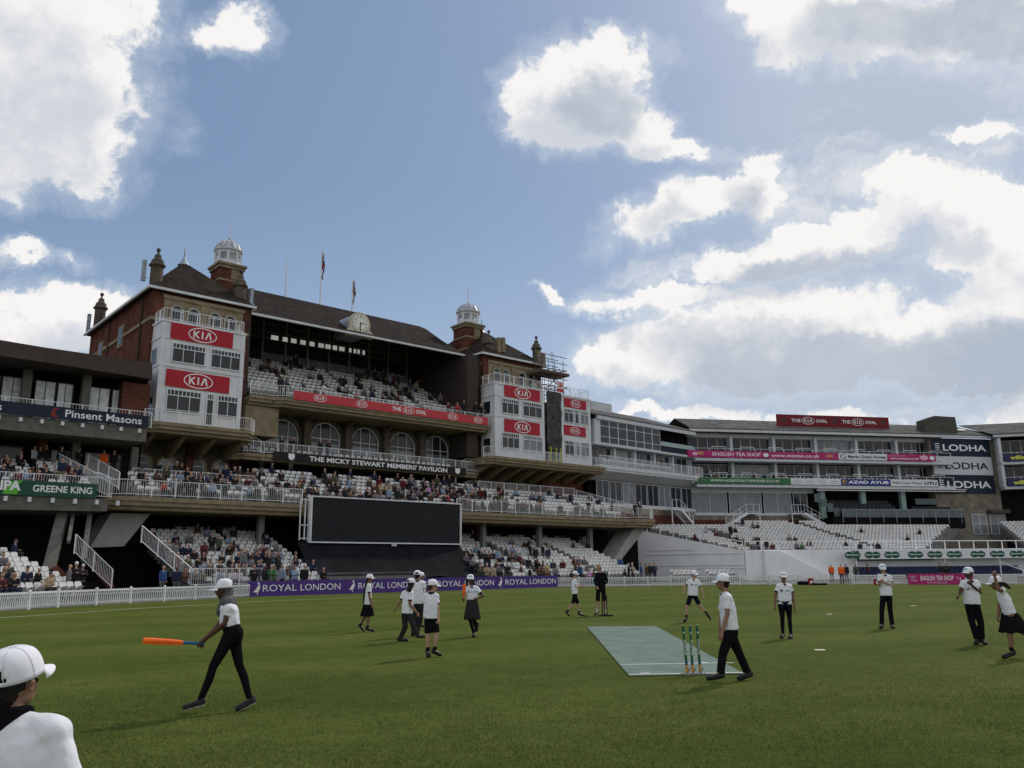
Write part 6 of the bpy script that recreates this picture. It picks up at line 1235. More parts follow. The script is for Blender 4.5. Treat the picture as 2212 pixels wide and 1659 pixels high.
    # --- eyes and sunglasses
    for q in (-1, 1):
        m = MB(); e = h+f*.068*s+u*.002*s+sd*.027*s*q
        if glasses: m.lathe([(.004, -.012), (.02, -.008), (.022, .004), (.016, .012)], (0, 0, 0), 8); M = Matrix.Translation(e+f*.008*s) @ f.to_track_quat('Z', 'Y').to_matrix().to_4x4(); m.v = [tuple(M @ Vector(v)) for v in m.v]
        else: m.lathe([(.002, -.009), (.008, -.006), (.0105, 0), (.008, .006), (.002, .009)], e, 10)
        m2 = MB(); m2.v = m.v; m2.f = m.f; m2.m = m.m; me = bpy.data.meshes.new('eye'); me.from_pydata(m2.v, [], m2.f); me.materials.append(eye_b); child('sunglass_lens' if glasses else 'eye', me, body)
    # --- clothes
    top_m = shirt or shirt_m; g = .013*s; sh = []
    hz = j['hem'] if 'hem' in j else (P2(cr, J['hem'], Y0)-org if 'hem' in J else j['pv'])
    for i, (a, b, r0, r1) in enumerate(tb):
        if i % 3 == 0: b = b+(hz-j['pv']); sh.append((a, b, r0+g, r1+g*1.5, {'f1': True, 'k': 12}))
        else: sh.append((a, b, r0+g, r1+g, {'k': 12}))
    sh.append((ch, hz, tr+g, tr+g*1.3, {'f1': True, 'k': 12}))
    for (a, b, c) in arms:
        if longsleeve: sh += [(a, b, .046*s, .040*s), (b, b.lerp(c, .93), .041*s, .032*s, {'f1': True})]
        else: e = a.lerp(b, sleeve); sh.append((a, e, .054*s, .058*s, {'f1': True}))
    so_ = child('jacket' if longsleeve is True else 'shirt', fuse('shirt', sh, .011, 3 if wr > .01 else 10, wrinkle=wr, mats=[top_m], amp_s=13 if wr > .01 else 9), t)
    if cuff:
        for (a, b, c) in arms:
            e = a.lerp(b, sleeve-.02); e2 = a.lerp(b, min(1, sleeve+.13)); child('undershirt_cuff', fuse('cuff', [(e, e2, .046*s, .045*s, {'f1': True, 'f0': True})], .008, 1, mats=[cuffb]), so_)
    if collar:
        cn = nk-Vector((0, 0, .02*s)); cc_ = []
        for i in range(10):
            a0, a1 = 2*math.pi*i/10, 2*math.pi*(i+1)/10; sdt = Vector((0, 0, 1)).cross(tf)
            p0 = nk+Vector((0, 0, .0))+(tf*math.cos(a0)+sdt*math.sin(a0))*.062*s-Vector((0, 0, .028*s*max(0, math.cos(a0)))); p1 = nk+(tf*math.cos(a1)+sdt*math.sin(a1))*.062*s-Vector((0, 0, .028*s*max(0, math.cos(a1))))
            cc_.append((p0, p1, .014*s, .014*s, {'k': 6})); cc_.append((p0-Vector((0, 0, .018*s)), p1-Vector((0, 0, .018*s)), .014*s, .014*s, {'k': 6}))
        if bigcollar: cc_ += [(a+Vector((0, 0, d_)), b+Vector((0, 0, d_)), .017, .017, {'k': 6}) for a, b, *_ in list(cc_) for d_ in (.03, -.012)]
        child('collar', fuse('collar', cc_, .009, 2, mats=[blackc if top_m is shirt_m else top_m]), so_)
    bm_ = bcol or blackc; bt = []
    if bottom in ('shorts', 'trousers', 'leggings'):
        for q in (-1, 1): bt.append((lat((hz+Vector((0, 0, .03*s))) if girl else (j['pv']+Vector((0, 0, .03*s))), q*hw*.7), lat(j['pv'], q*hw*.8), tr+.006*s, tr+.008*s))
        for (hp, kn, an, to) in legs:
            if bottom == 'shorts': e = hp.lerp(kn, .92); bt.append((hp, e, .076*s*fat, .070*s, {'f1': True, 'k': 12}))
            elif bottom == 'trousers': bt += [(hp, kn, .082*s*fat, .064*s), (kn, an.lerp(kn, .02), .062*s, .056*s, {'f1': True})]
            else: bt += [(hp, hp.lerp(kn, .5), .088*s*fat, .068*s), (hp.lerp(kn, .5), kn, .068*s, .052*s), (kn, kn.lerp(an, .35)-tf*.012*s, .05*s, .05*s), (kn.lerp(an, .35)-tf*.012*s, an.lerp(kn, .02), .05*s, .036*s, {'f1': True})]
        if girl: bt.append((j['pv']-tf*.05*s-Vector((0, 0, .03)), j['pv']-tf*.05*s-Vector((0, 0, .10*s)), .085*s, .08*s))
        child(bottom, fuse(bottom, bt, .011, 3, wrinkle=.005 if bottom != 'leggings' else .002, mats=[bm_], amp_s=9), t)
    else:                                             # skirt: pleated flare
        m = MB(); kk = 36; rings = 6; top = j['pv']+Vector((0, 0, .05*s)); kz = (j['kl']+j['kr'])/2; Ls = skirtw[1]
        cb_ = Vector((kz.x, kz.y, top.z-Ls)).lerp(Vector((top.x, top.y, top.z-Ls)), .45)
        for r_ in range(rings+1):
            v = r_/rings; c = top.lerp(cb_, v)
            for i in range(kk):
                a0 = 2*math.pi*i/kk; rr = (.125+(skirtw[0]-.125)*v)*s*(1+.07*v*math.sin(a0*9)); m.v.append(tuple(c+Vector((math.cos(a0)*rr, math.sin(a0)*rr*.86, .012*math.sin(a0*9)*v))))
        m.f = [(r_*kk+i, r_*kk+(i+1) % kk, (r_+1)*kk+(i+1) % kk, (r_+1)*kk+i) for r_ in range(rings) for i in range(kk)]+[tuple(range(kk))[::-1]]; m.m = [0]*len(m.f)
        me = bpy.data.meshes.new('skirt'); me.from_pydata(m.v, [], m.f); me.materials.append(bm_); me.polygons.foreach_set('use_smooth', [True]*len(m.f)); o = child('skirt', me, t); sdf = o.modifiers.new('solid', 'SOLIDIFY'); sdf.thickness = .006
        if leggings: child('leggings', fuse('leggings', [c for (hp, kn, an, to) in legs for c in ((hp, kn, .074*s, .05*s), (kn, kn.lerp(an, .35), .048*s, .047*s), (kn.lerp(an, .35), an, .047*s, .033*s))], .011, 2, mats=[blackc]), t)
    for (hp, kn, an, to) in legs:
        if socks and bottom in ('shorts', 'skirt') and not leggings: child('sock', fuse('sock', [(an.lerp(kn, .28), an, .038*s, .035*s, {'f0': True})], .009, 1, mats=[blackc if socks is True else socks]), t)
        d = (to-an); fl = Vector((d.x, d.y, d.z)).normalized(); shn = (an-kn).normalized(); heel = an+shn*.036*s-(d.normalized())*.03*s; to = to+d.normalized()*.012*s; fl = (to-heel).normalized(); fz = min(heel.z, to.z)
        up_ = Vector((0, 0, 1)); wd = fl.cross(up_).normalized()
        me = fuse('shoe', [(heel+wd*.010, to+wd*.014, .041*s, .034*s), (heel-wd*.010, to-wd*.014, .041*s, .034*s), (heel, heel+(kn-an).normalized()*.055*s, .040*s, .041*s, {'f1': True})], .009, 2, floor=.002, mats=[shoe_m])
        if soles:
            me.materials.append(sole_m); nrm = wd.cross(fl).normalized(); nrm = nrm if nrm.z > 0 else -nrm
            for p_ in me.polygons:
                if (p_.center-heel).dot(nrm) < -.018: p_.material_index = 1
        sh_o = child('shoe', me, t)
        if soles:
            for i in range(3):
                c = heel.lerp(to, .42+.13*i)+wd*(.037*s if wd.y < 0 else -.037*s); m = MB(); m.beam(c+up_*.02*s, c-up_*.016*s-fl*.006, .009, .004); me = bpy.data.meshes.new('stripe'); me.from_pydata(m.v, [], m.f); me.materials.append(sole_m); child('stripe', me, sh_o)
    # --- hair or scarf
    if hijabbed:
        hc = [(h+u*.03*s-f*.03*s, h+u*.025*s-f*.022*s, .085*s, .083*s), (h-u*.03*s-f*.05*s, nk+Vector((0, 0, .02)), .066*s, .07*s), (h-u*.105*s+f*.008*s, nk+tf*.03*s, .040*s, .06*s), (nk, nk+tf*.05*s-Vector((0, 0, .10*s)), .085*s, .07*s), (nk-tf*.03*s, nk-tf*.04*s-Vector((0, 0, .05*s)), .085*s, .09*s), (nk+ax*.07*s, nk-ax*.07*s, .075*s, .075*s)]
        child('scarf', fuse('scarf', hc, .010, 3, wrinkle=.008, mats=[hijab], amp_s=16), t)
    else:
        r0 = .083 if hair != 'black' or not hairlong else .09
        hc = [(h+u*.03*s-f*.022*s, h+u*.028*s-f*.012*s, r0*s, (r0-.003)*s), (h-u*.02*s-f*.04*s, h-u*.045*s-f*.035*s, .056*s, .045*s)]
        for q in (-1, 1): hc.append((h+sd*.060*s*q-f*.026*s+u*.02*s, h+sd*.058*s*q-f*.034*s-u*.01*s, .020*s, .013*s, {'k': 8}))
        if not cap: hc.append((h+u*.07*s+f*.02*s, h+u*.062*s+f*.05*s, .035*s, .022*s))
        if hairlong:
            for q in (-1, 1):
                for k_ in range(3): a_ = h+sd*q*(.062+.012*k_)*s-f*(.0+.02*k_)*s+u*.02*s; hc.append((a_, a_-u*(.15+.02*k_)*s+sd*q*.02*s, .028*s, .02*s, {'k': 8}))
        if tail:
            pts = [AtY(*cr(x, y), Y0+dy)-org for (x, y, dy, r_) in tail]
            for (p0, p1, a_, b_) in zip(pts, pts[1:], tail, tail[1:]): hc.append((p0, p1, a_[3], b_[3]))
        child('hair', fuse('hair', hc, .009, 2, wrinkle=.004, mats=[HR[hair]], amp_s=40), t)
    # --- cap
    if cap:
        cf_ = f if capyaw is None and captilt is None else (fdir(capyaw if capyaw is not None else face)+Vector((0, 0, headtilt if captilt is None else captilt))).normalized(); cs = Vector((0, 0, 1)).cross(cf_).normalized(); cu = cf_.cross(cs).normalized(); cu = cu if cu.z > 0 else -cu
        c0 = h+u*.022*s-f*.008*s; m = MB(); ka, kb = 40, 12; ra, rb, rh = .090*s, .103*s, .105*s; idx = {}
        def dome(az, el, ex=0): return c0+(cs*math.sin(az)*(ra+ex)+cf_*math.cos(az)*(rb+ex))*math.cos(el)**.62+cu*(rh+ex)*math.sin(el)
        for b_ in range(kb+1):
            for a_ in range(ka): m.v.append(tuple(dome(2*math.pi*a_/ka, math.pi/2*min(b_/kb, .999))))
        for b_ in range(kb):
            for a_ in range(ka):
                az = (a_+.5)/ka*360-180; el = (b_+.5)/kb*90        # az 0 = back here
                if 9 < el < 36 and abs(az) < 33*math.sqrt(max(0, 1-((el-9)/27)**2)): continue
                m.f.append((b_*ka+a_, b_*ka+(a_+1) % ka, (b_+1)*ka+(a_+1) % ka, (b_+1)*ka+a_))
        me = bpy.data.meshes.new('cap'); me.from_pydata(m.v, [], m.f); me.materials.append(capcol or cap_m); me.polygons.foreach_set('use_smooth', [True]*len(m.f)); co = child('cap', me, t); sdm = co.modifiers.new('solid', 'SOLIDIFY'); sdm.thickness = .003; sdm.offset = 1
        m = MB(); kk = 16; fr_ = 5
        for i in range(kk+1):
            az = R(-52+104*i/kk); e0 = c0+(cs*math.sin(az)*ra+cf_*math.cos(az)*rb)*.985; wv_ = math.cos(az*.9)
            for q in range(fr_+1):
                v = q/fr_; L = .070*s*(max(0, math.cos(az*1.7)))**.5; p = e0+cf_*L*v-cu*(.022*s*math.sin(az)**2*v+.016*s*v+brimdrop*v)+cu*.002; m.v.append(tuple(p))
        m.f = [(i*(fr_+1)+q, (i+1)*(fr_+1)+q, (i+1)*(fr_+1)+q+1, i*(fr_+1)+q+1) for i in range(kk) for q in range(fr_)]
        me = bpy.data.meshes.new('brim'); me.from_pydata(m.v, [], m.f); me.materials.append(capcol or cap_m); me.polygons.foreach_set('use_smooth', [True]*len(m.f)); bo = child('brim', me, co); sdm = bo.modifiers.new('solid', 'SOLIDIFY'); sdm.thickness = .004
        m = MB()
        for k_ in range(6):
            az = math.pi*k_/3+math.pi/6
            for q in range(9):
                e0, e1 = math.pi/2*q/9.2+.02, math.pi/2*(q+1)/9.2
                if abs((az-math.pi+math.pi) % (2*math.pi)-math.pi) < .3 and q < 4: continue
                m.beam(dome(az, e0, .003), dome(az, e1, .003), .0035, .002)
        m.lathe([(.001, -.003), (.008*s, 0), (.005*s, .004), (.001, .006)], tuple(dome(0, 1.5705, .002)), 8)
        me = bpy.data.meshes.new('seams'); me.from_pydata(m.v, [], m.f); me.materials.append(mat('cap_stitch', (.58, .58, .66), .8)); child('seams', me, co)
        if logo and 'cap' in logo:                      # embroidered letters above the brim
            vs, fs_, _ = text_geo('QES', .03); vv = [tuple(dome(R(-30+60*v[0])*(-1), R(20+34*v[1]), .004)) for v in vs]; vv = [tuple(dome(R(30-60*(1-v[0])), R(18+34*v[1]), .004)) for v in vs]
            me = bpy.data.meshes.new('cap_lettering'); me.from_pydata(vv, [], fs_); me.materials.append(teal); child('cap_lettering', me, co)
    # --- chest print, projected on the cloth
    if logo:
        bv = BVHTree.FromPolygons([v.co for v in so_.data.vertices], [p.vertices for p in so_.data.polygons]); sdt = Vector((0, 0, 1)).cross(tf).normalized()
        def stick(nm, pts, fs_, mt, cx, cz, w_, h_):
            vv = []
            for p in pts:
                o = ch+sdt*(cx+(p[0]-.5)*w_)*s+Vector((0, 0, cz+(p[1]-.5)*h_))*s+tf*.5; hit = bv.ray_cast(o, -tf)[0]
                vv.append(tuple((hit if hit else o-tf*.4)+tf*.005))
            me = bpy.data.meshes.new(nm); me.from_pydata(vv, [], fs_); me.materials.append(mt); child(nm, me, so_)
        if 'q' in logo: vs, fs_, _ = text_geo('QES', .02); stick('chest_lettering', vs, fs_, teal, .07, .0, .10, .045)
        if 's' in logo: sp_ = shield(.5, .5, .5, .5); stick('shield_badge', sp_, [tuple(range(len(sp_)))], mat('badge_dark', (.06, .02, .03), .6), -.075, .0, .05, .062); stick('shield_badge', sp_, [tuple(range(len(sp_)))], mat('badge_grey', (.4, .38, .38), .6), -.02, -.0, .018, .05)
    return t, j, org, tf, so_
def P2(cr, v, Y0): X, Y = cr(v[0], v[1]); return AtY(X, Y, Y0)
def gy(cr, x, y): X, Y = cr(x, y); return G(X, Y).y
k0, k1, k2, k3, k4 = crop(0, 2100, .557), crop(1350, 2200, .27125), crop(2200, 2200, .36166), crop(2950, 2150, .29385), crop(3600, 2150, .30147)
# the batting girl
Y = gy(k0, 1400, 1262)
_, jb, ob_, _, _ = person('girl in grey headscarf and black leggings striding with an orange bat held out', k0, Y, 1262, {'hd': (1580, 405), 'nk': (1605, 492), 'sl': (1618, 540, -.12), 'sr': (1600, 535, .12), 'el': (1590, 645, -.15), 'hl': (1432, 766, -.12), 'er': (1560, 640, .14), 'hr': (1445, 762, .02),
    'pv': (1640, 690), 'hpl': (1635, 715, -.07), 'hpr': (1650, 715, .07), 'kl': (1505, 950, -.09), 'kr': (1690, 935, .08), 'al': (1412, 1192, -.08), 'tl': (1318, 1232, -.10), 'ar': (1765, 1180, .10), 'tr': (1690, 1238, .02), 'hem': (1626, 655)},
    -72, 'dark', 'black', bottom='leggings', S=1.02, tface=-72, hijabbed=True, logo='cap', soles=True, cuff=False, socks=False, collar=False, vox=.0075, sleeve=.5, girl=True, fat=1.04, headtilt=-.06)
# her bat
def bat(label, p_hand, tip, cr, Y0, dyh, dyt, flat=Vector((0, -.85, .5)).normalized(), mb=None, L=None):
    a = AtY(*cr(*p_hand), Y0+dyh); b = AtY(*cr(*tip), Y0+dyt); d = (b-a).normalized(); a = a-d*.035; t = thing('cricket_bat', label, 'bat', at=tuple(a))
    w_ = d.cross(flat).normalized(); n_ = w_.cross(d).normalized(); Lb = (b-a).length; m = MB(); ks = [(.31, .018, .016), (.37, .03, .024), (.44, .036, .028), (.8, .042, .034), (.95, .040, .028), (1.0, .032, .018)]; vs = []
    for (v, hw_, th) in ks:
        c = a+d*Lb*v
        for (x, z) in ((-1, -.2), (-.5, -.5), (.5, -.5), (1, -.2), (.25, .75), (-.25, .75)): vs.append(c+w_*x*hw_+n_*z*th)
    k = 6; m.add(vs, [tuple(range(k))[::-1], tuple(range(5*k, 6*k))]+[(r_*k+i, r_*k+(i+1) % k, (r_+1)*k+(i+1) % k, (r_+1)*k+i) for r_ in range(5) for i in range(k)]); m.build('blade', mat('bat_orange', (.85, .14, .015), .4, .06, 8), t)
    m = MB(); m.tube(a, a+d*Lb*.33, .017, .016, 10); m.tube(a-d*.012, a+d*.002, .021, .021, 10); m.build('handle', mat('bat_grip_blue', (.02, .10, .30), .6, .1, 20) if mb is None else mb, t)
bat('orange bat with a blue grip held out by the girl in the grey headscarf', (1410, 779), (1012, 757), k0, Y, -.12, -.25)
# near boy at the left edge
cD = lambda x, y: (x, y)
person('boy nearest the viewer, cut by the left edge, seen from behind in white cap', cD, 3.35, 0, {'hd': (32, 1476), 'nk': (22, 1548), 'sl': (-70, 1572, .06), 'sr': (114, 1584, -.02), 'el': (-90, 1700, .1), 'hl': (-50, 1800, .06), 'er': (156, 1722, -.04), 'hr': (130, 1830, -.1),
    'pv': (22, 1790), 'hpl': (-20, 1810, .02), 'hpr': (60, 1810, -.02), 'kl': (-20, 1960, .0), 'kr': (60, 1960, -.04), 'al': (-20, 2120, .03), 'ar': (60, 2120, 0), 'tl': (0, 2160, .12), 'tr': (95, 2160, .12), 'hem': (22, 1830)},
    166, 'tan', 'black', bottom='shorts', S=1.06, tface=190, vox=.006, cuff=False, headtilt=.0, brimdrop=.004, fat=1.12, bigcollar=True, wr=.007, sleeve=.92, captilt=.25)
# group left of centre
Y = gy(k1, 400, 1062)
person('girl with a very long dark plait down her back, in black skirt, walking right', k1, Y, 1062, {'hd': (392, 290), 'nk': (375, 362), 'sl': (378, 405, -.11), 'sr': (365, 405, .11), 'el': (385, 540, -.12), 'hl': (422, 668, -.12), 'er': (372, 540, .12), 'hr': (395, 650, .12), 'pv': (360, 690), 'hpl': (365, 710, -.06), 'hpr': (355, 710, .06),
    'kl': (375, 860, -.06), 'kr': (315, 860, .06), 'al': (362, 1005, -.07), 'tl': (440, 1046, -.09), 'ar': (258, 965, .07), 'tr': (300, 1035, .05), 'hem': (365, 665)}, 82, 'brown', 'black', bottom='skirt', skirtw=(.19, .30), S=.93, tail=[(350, 330, 0, .035), (325, 420, -.03, .03), (308, 530, -.05, .026), (292, 640, -.06, .016)], fat=.85, sleeve=.6)
Y = gy(k1, 870, 1205)
person('girl with a bushy dark ponytail, arms spread, stepping right in grey trousers', k1, Y, 1205, {'hd': (992, 372), 'nk': (958, 462), 'sl': (885, 515, .04), 'sr': (985, 515, -.08), 'el': (835, 640, .02), 'hl': (765, 735, -.02), 'er': (970, 665, -.12), 'hr': (1078, 800, -.14), 'pv': (930, 810), 'hpl': (895, 835, .03), 'hpr': (960, 835, -.03),
    'kl': (905, 1000, .02), 'kr': (1020, 980, -.06), 'al': (835, 1165, .04), 'tl': (925, 1190, .0), 'ar': (1090, 1120, -.08), 'tr': (1170, 1140, -.05), 'hem': (930, 795)}, 140, 'brown', 'black', bottom='trousers', bcol=greyc, S=.98, tface=130, tail=[(985, 400, -.05, .05), (965, 450, -.08, .055), (985, 500, -.1, .03)], fat=.95, sleeve=.62)
Y = gy(k1, 1020, 1130)
person('boy in white polo seen squarely from behind, standing between two other children', k1, Y, 1130, {'hd': (1080, 262), 'nk': (1080, 335), 'sl': (1020, 372), 'sr': (1145, 372), 'el': (1005, 480, .08), 'hl': (1020, 560, .18), 'er': (1165, 480, .06), 'hr': (1150, 560, .18), 'pv': (1080, 668), 'hpl': (1045, 690), 'hpr': (1112, 690), 'kl': (1040, 880, .02), 'kr': (1105, 870, .04),
    'al': (1018, 1085, 0), 'tl': (1015, 1118, .12), 'ar': (1085, 1075, .1), 'tr': (1090, 1100, .2), 'hem': (1080, 655)}, 178, 'fair', 'black', bottom='trousers', bcol=greyc, S=1.0, sleeve=.6)
Y = gy(k1, 1130, 990)
person('boy mostly hidden behind the boy seen squarely from behind, looking left', k1, Y, 990, {'hd': (1132, 262), 'nk': (1135, 325), 'sl': (1080, 355), 'sr': (1180, 358), 'el': (1070, 450), 'hl': (1085, 520), 'er': (1192, 470, .02), 'hr': (1178, 540, -.05), 'pv': (1125, 620), 'hpl': (1095, 640), 'hpr': (1150, 640), 'kl': (1090, 790), 'kr': (1135, 790), 'al': (1085, 945), 'tl': (1080, 975, -.12), 'ar': (1125, 955), 'tr': (1165, 978, -.08), 'hem': (1125, 610)}, -30, 'tan', 'brown', bottom='trousers', bcol=blackc, S=.97, tface=10)
Y = gy(k1, 1300, 1430)
person('boy in black shorts and black socks seen from behind, head turned right', k1, Y, 1430, {'hd': (1305, 405), 'nk': (1285, 495), 'sl': (1215, 545), 'sr': (1352, 548), 'el': (1195, 690, .05), 'hl': (1205, 820, .05), 'er': (1375, 715, -.03), 'hr': (1388, 880, -.05), 'pv': (1285, 860), 'hpl': (1240, 890), 'hpr': (1330, 890), 'kl': (1238, 1100, 0), 'kr': (1355, 1090, -.02), 'al': (1235, 1345, .02), 'tl': (1243, 1405, -.02), 'ar': (1335, 1335, 0), 'tr': (1405, 1390, .0), 'hem': (1280, 868)},
       108, 'fair', 'brown', bottom='shorts', S=1.02, tface=165, sleeve=.62)
Y = gy(k1, 1900, 1138)
person('girl with long dark hair and grey skirt running forward with an orange bat', k1, Y, 1138, {'hd': (1850, 305), 'nk': (1872, 395), 'sl': (1800, 435), 'sr': (1945, 430), 'el': (1742, 525, -.02), 'hl': (1745, 575, -.14), 'er': (2030, 545, -.02), 'hr': (1955, 580, -.14), 'pv': (1878, 625), 'hpl': (1845, 650), 'hpr': (1915, 650), 'kl': (1850, 890, -.1), 'kr': (1905, 880, .03), 'al': (1900, 1085, -.02), 'tl': (1900, 1122, -.14), 'ar': (1935, 1010, .22), 'tr': (1950, 945, .28), 'hem': (1875, 595)},
       8, 'dark', 'black', bottom='skirt', bcol=greyc, skirtw=(.20, .46), S=.98, leggings=True, hairlong=True, logo='cap q s', fat=.9, brimdrop=-.01)
bat('orange bat held upright beside the girl in the grey skirt', (1745, 590), (1768, 365), k1, Y, -.16, -.2, Vector((0, -1, 0)), mat('bat_orange_grip', (.75, .14, .03), .5))
# near the far stumps
Y = gy(k2, 250, 632)
person('small boy in black shorts clapping as he walks right beside the coach', k2, Y, 632, {'hd': (180, 178), 'nk': (170, 225), 'sl': (182, 250, -.1), 'sr': (172, 250, .1), 'el': (180, 318, -.11), 'hl': (232, 308, -.06), 'er': (178, 318, .1), 'hr': (238, 300, .04), 'pv': (175, 392), 'hpl': (180, 402, -.06), 'hpr': (172, 402, .06), 'kl': (150, 498, -.05), 'kr': (212, 500, .05), 'al': (92, 585, -.05), 'tl': (112, 622, -.05), 'ar': (224, 598, .06), 'tr': (280, 624, .05), 'hem': (174, 385)},
       82, 'fair', 'brown', bottom='shorts', S=.93, cuff=False)
Y = gy(k2, 420, 622)
_, jc, oc, _, jk = person('coach in black jacket, black shorts and sunglasses standing behind the far stumps', k2, Y, 622, {'hd': (438, 108), 'nk': (450, 158), 'sl': (408, 180), 'sr': (502, 180), 'el': (388, 252, -.02), 'hl': (415, 312, -.12), 'er': (526, 247, .03), 'hr': (505, 285, .1), 'pv': (458, 345), 'hpl': (430, 360), 'hpr': (487, 360), 'kl': (424, 475), 'kr': (495, 475), 'al': (420, 582), 'tl': (402, 608, -.12), 'ar': (512, 590), 'tr': (512, 616, -.15), 'hem': (455, 345)},
       12, 'fair', 'blond', cap=False, bottom='shorts', S=1.1, shirt=blackc, longsleeve=True, glasses=True, cuff=False, socks=sole_m, headtilt=-.25, collar=True, fat=.9, group='adults on the field')
m = MB()
for a, b in (('sl', 'el'), ('el', 'hl'), ('sr', 'er')):
    q0, q1 = jc[a], jc[b]; o = Vector((-.05 if a != 'sr' else .05, -.045, 0)); m.beam(q0+o, q1+o, .018, .012)
me = bpy.data.meshes.new('sleeve_stripe'); me.from_pydata(m.v, [], m.f); me.materials.append(mat('stripe_teal', (.06, .32, .30), .7)); child('sleeve_stripe', me, jk)
Y = gy(k2, 1375, 690)
person('boy with a wristwatch striding wide to the right in navy shorts', k2, Y, 690, {'hd': (1475, 180), 'nk': (1465, 222), 'sl': (1425, 245), 'sr': (1515, 250), 'el': (1375, 300, .03), 'hl': (1360, 368, -.04), 'er': (1552, 325, -.02), 'hr': (1576, 418, -.05), 'pv': (1458, 402), 'hpl': (1432, 418, .02), 'hpr': (1485, 418, -.02), 'kl': (1402, 515, 0), 'kr': (1530, 500, -.02), 'al': (1386, 648, 0), 'tl': (1372, 680, -.08), 'ar': (1612, 602, 0), 'tr': (1648, 656, -.02), 'hem': (1458, 402)},
       42, 'fair', 'brown', bottom='shorts', bcol=navyc, S=.97, tface=8, logo='cap q s', sleeve=.62)
Y = gy(k2, 1700, 1335)
person('boy in black tracksuit trousers with a pale side stripe, walking left past the green stumps', k2, Y, 1335, {'hd': (1785, 262), 'nk': (1815, 368), 'sl': (1842, 435, -.11), 'sr': (1800, 430, .12), 'el': (1835, 600, -.14), 'hl': (1775, 815, -.16), 'er': (1770, 600, .12), 'hr': (1758, 780, .12), 'pv': (1870, 800), 'hpl': (1868, 825, -.07), 'hpr': (1868, 825, .07), 'kl': (1790, 1020, -.08), 'kr': (1955, 1010, .08), 'al': (1760, 1250, -.08), 'tl': (1640, 1300, -.1), 'ar': (2055, 1240, .08), 'tr': (1975, 1298, .04), 'hem': (1865, 770)},
       -112, 'tan', 'black', bottom='trousers', S=1.03, tface=-95, cuff=False, sleeve=.72, vox=.0075, headtilt=.05, fat=1.03)
# right-hand fielders
Y = gy(k3, 500, 1242)
_, jw, ow, _, _ = person('child with a dark jumper knotted round the waist, standing arms down facing the viewer', k3, Y, 1242, {'hd': (460, 432), 'nk': (465, 512), 'sl': (392, 552), 'sr': (545, 552), 'el': (347, 680), 'hl': (345, 818, -.05), 'er': (592, 685), 'hr': (612, 850, -.05), 'pv': (478, 780), 'hpl': (435, 810), 'hpr': (525, 810), 'kl': (446, 990), 'kr': (542, 990), 'al': (450, 1190), 'tl': (435, 1228, -.13), 'ar': (560, 1195), 'tr': (548, 1235, -.13), 'hem': (475, 780)},
       -12, 'brown', 'black', bottom='leggings', S=.97, logo='cap q s', fat=1.03, sleeve=.5, socks=False)
m = [(jw['pv']+Vector((-.16, -.03, .06)), jw['pv']+Vector((-.02, -.14, .02)), .018, .024), (jw['pv']+Vector((.16, -.03, .08)), jw['pv']+Vector((-.02, -.14, .02)), .018, .024), (jw['pv']+Vector((-.02, -.14, .02)), jw['pv']+Vector((.03, -.15, -.10)), .024, .028), (jw['pv']+Vector((-.03, -.14, .02)), jw['pv']+Vector((-.12, -.13, -.09)), .022, .026), (jw['pv']+Vector((-.16, -.02, .06)), jw['pv']+Vector((0, .13, .05)), .02, .03), (jw['pv']+Vector((.16, -.02, .07)), jw['pv']+Vector((0, .13, .05)), .02, .03)]
t_ = thing('tied_jumper', 'dark jumper knotted by its sleeves round a child facing the viewer', 'jumper', at=tuple(ow+jw['pv'])); me = fuse('tied_jumper', [(a-jw['pv'], b-jw['pv'], c, d) for a, b, c, d in m], .009, 2, wrinkle=.004, mats=[navyc]); child('knotted_sleeves', me, t_)
Y = gy(k3, 1780, 1106)
person('boy in black trousers clapping his hands at his chest, right of centre', k3, Y, 1106, {'hd': (1787, 318), 'nk': (1808, 388), 'sl': (1752, 425), 'sr': (1885, 428), 'el': (1738, 540, -.04), 'hl': (1765, 490, -.17), 'er': (1915, 540, -.04), 'hr': (1815, 500, -.18), 'pv': (1835, 665), 'hpl': (1800, 690), 'hpr': (1875, 690), 'kl': (1778, 870), 'kr': (1890, 870), 'al': (1778, 1065), 'tl': (1765, 1098, -.13), 'ar': (1918, 1070), 'tr': (1930, 1100, -.12), 'hem': (1838, 665)},
       -14, 'fair', 'brown', bottom='trousers', S=1.0, logo='cap q', fat=.98, sleeve=.55, headtilt=-.12)
Y = gy(k4, 850, 1290)
person('boy with one hand at his chin, long dark sleeves under his polo, looking left', k4, Y, 1290, {'hd': (705, 365), 'nk': (728, 450), 'sl': (640, 490), 'sr': (820, 490), 'el': (598, 620, 0), 'hl': (572, 660, -.12), 'er': (860, 610, -.06), 'hr': (745, 510, -.17), 'pv': (762, 780), 'hpl': (722, 810), 'hpr': (810, 810), 'kl': (755, 1000, .02), 'kr': (868, 1000, -.02), 'al': (822, 1225, .04), 'tl': (805, 1275, -.08), 'ar': (885, 1225, -.02), 'tr': (925, 1272, -.1), 'hem': (760, 760)},
       -66, 'dark', 'black', bottom='trousers', S=1.03, tface=-20, logo='cap s', sleeve=.5, cuff=False, headtilt=.05)
Y = gy(k4, 1250, 1462)
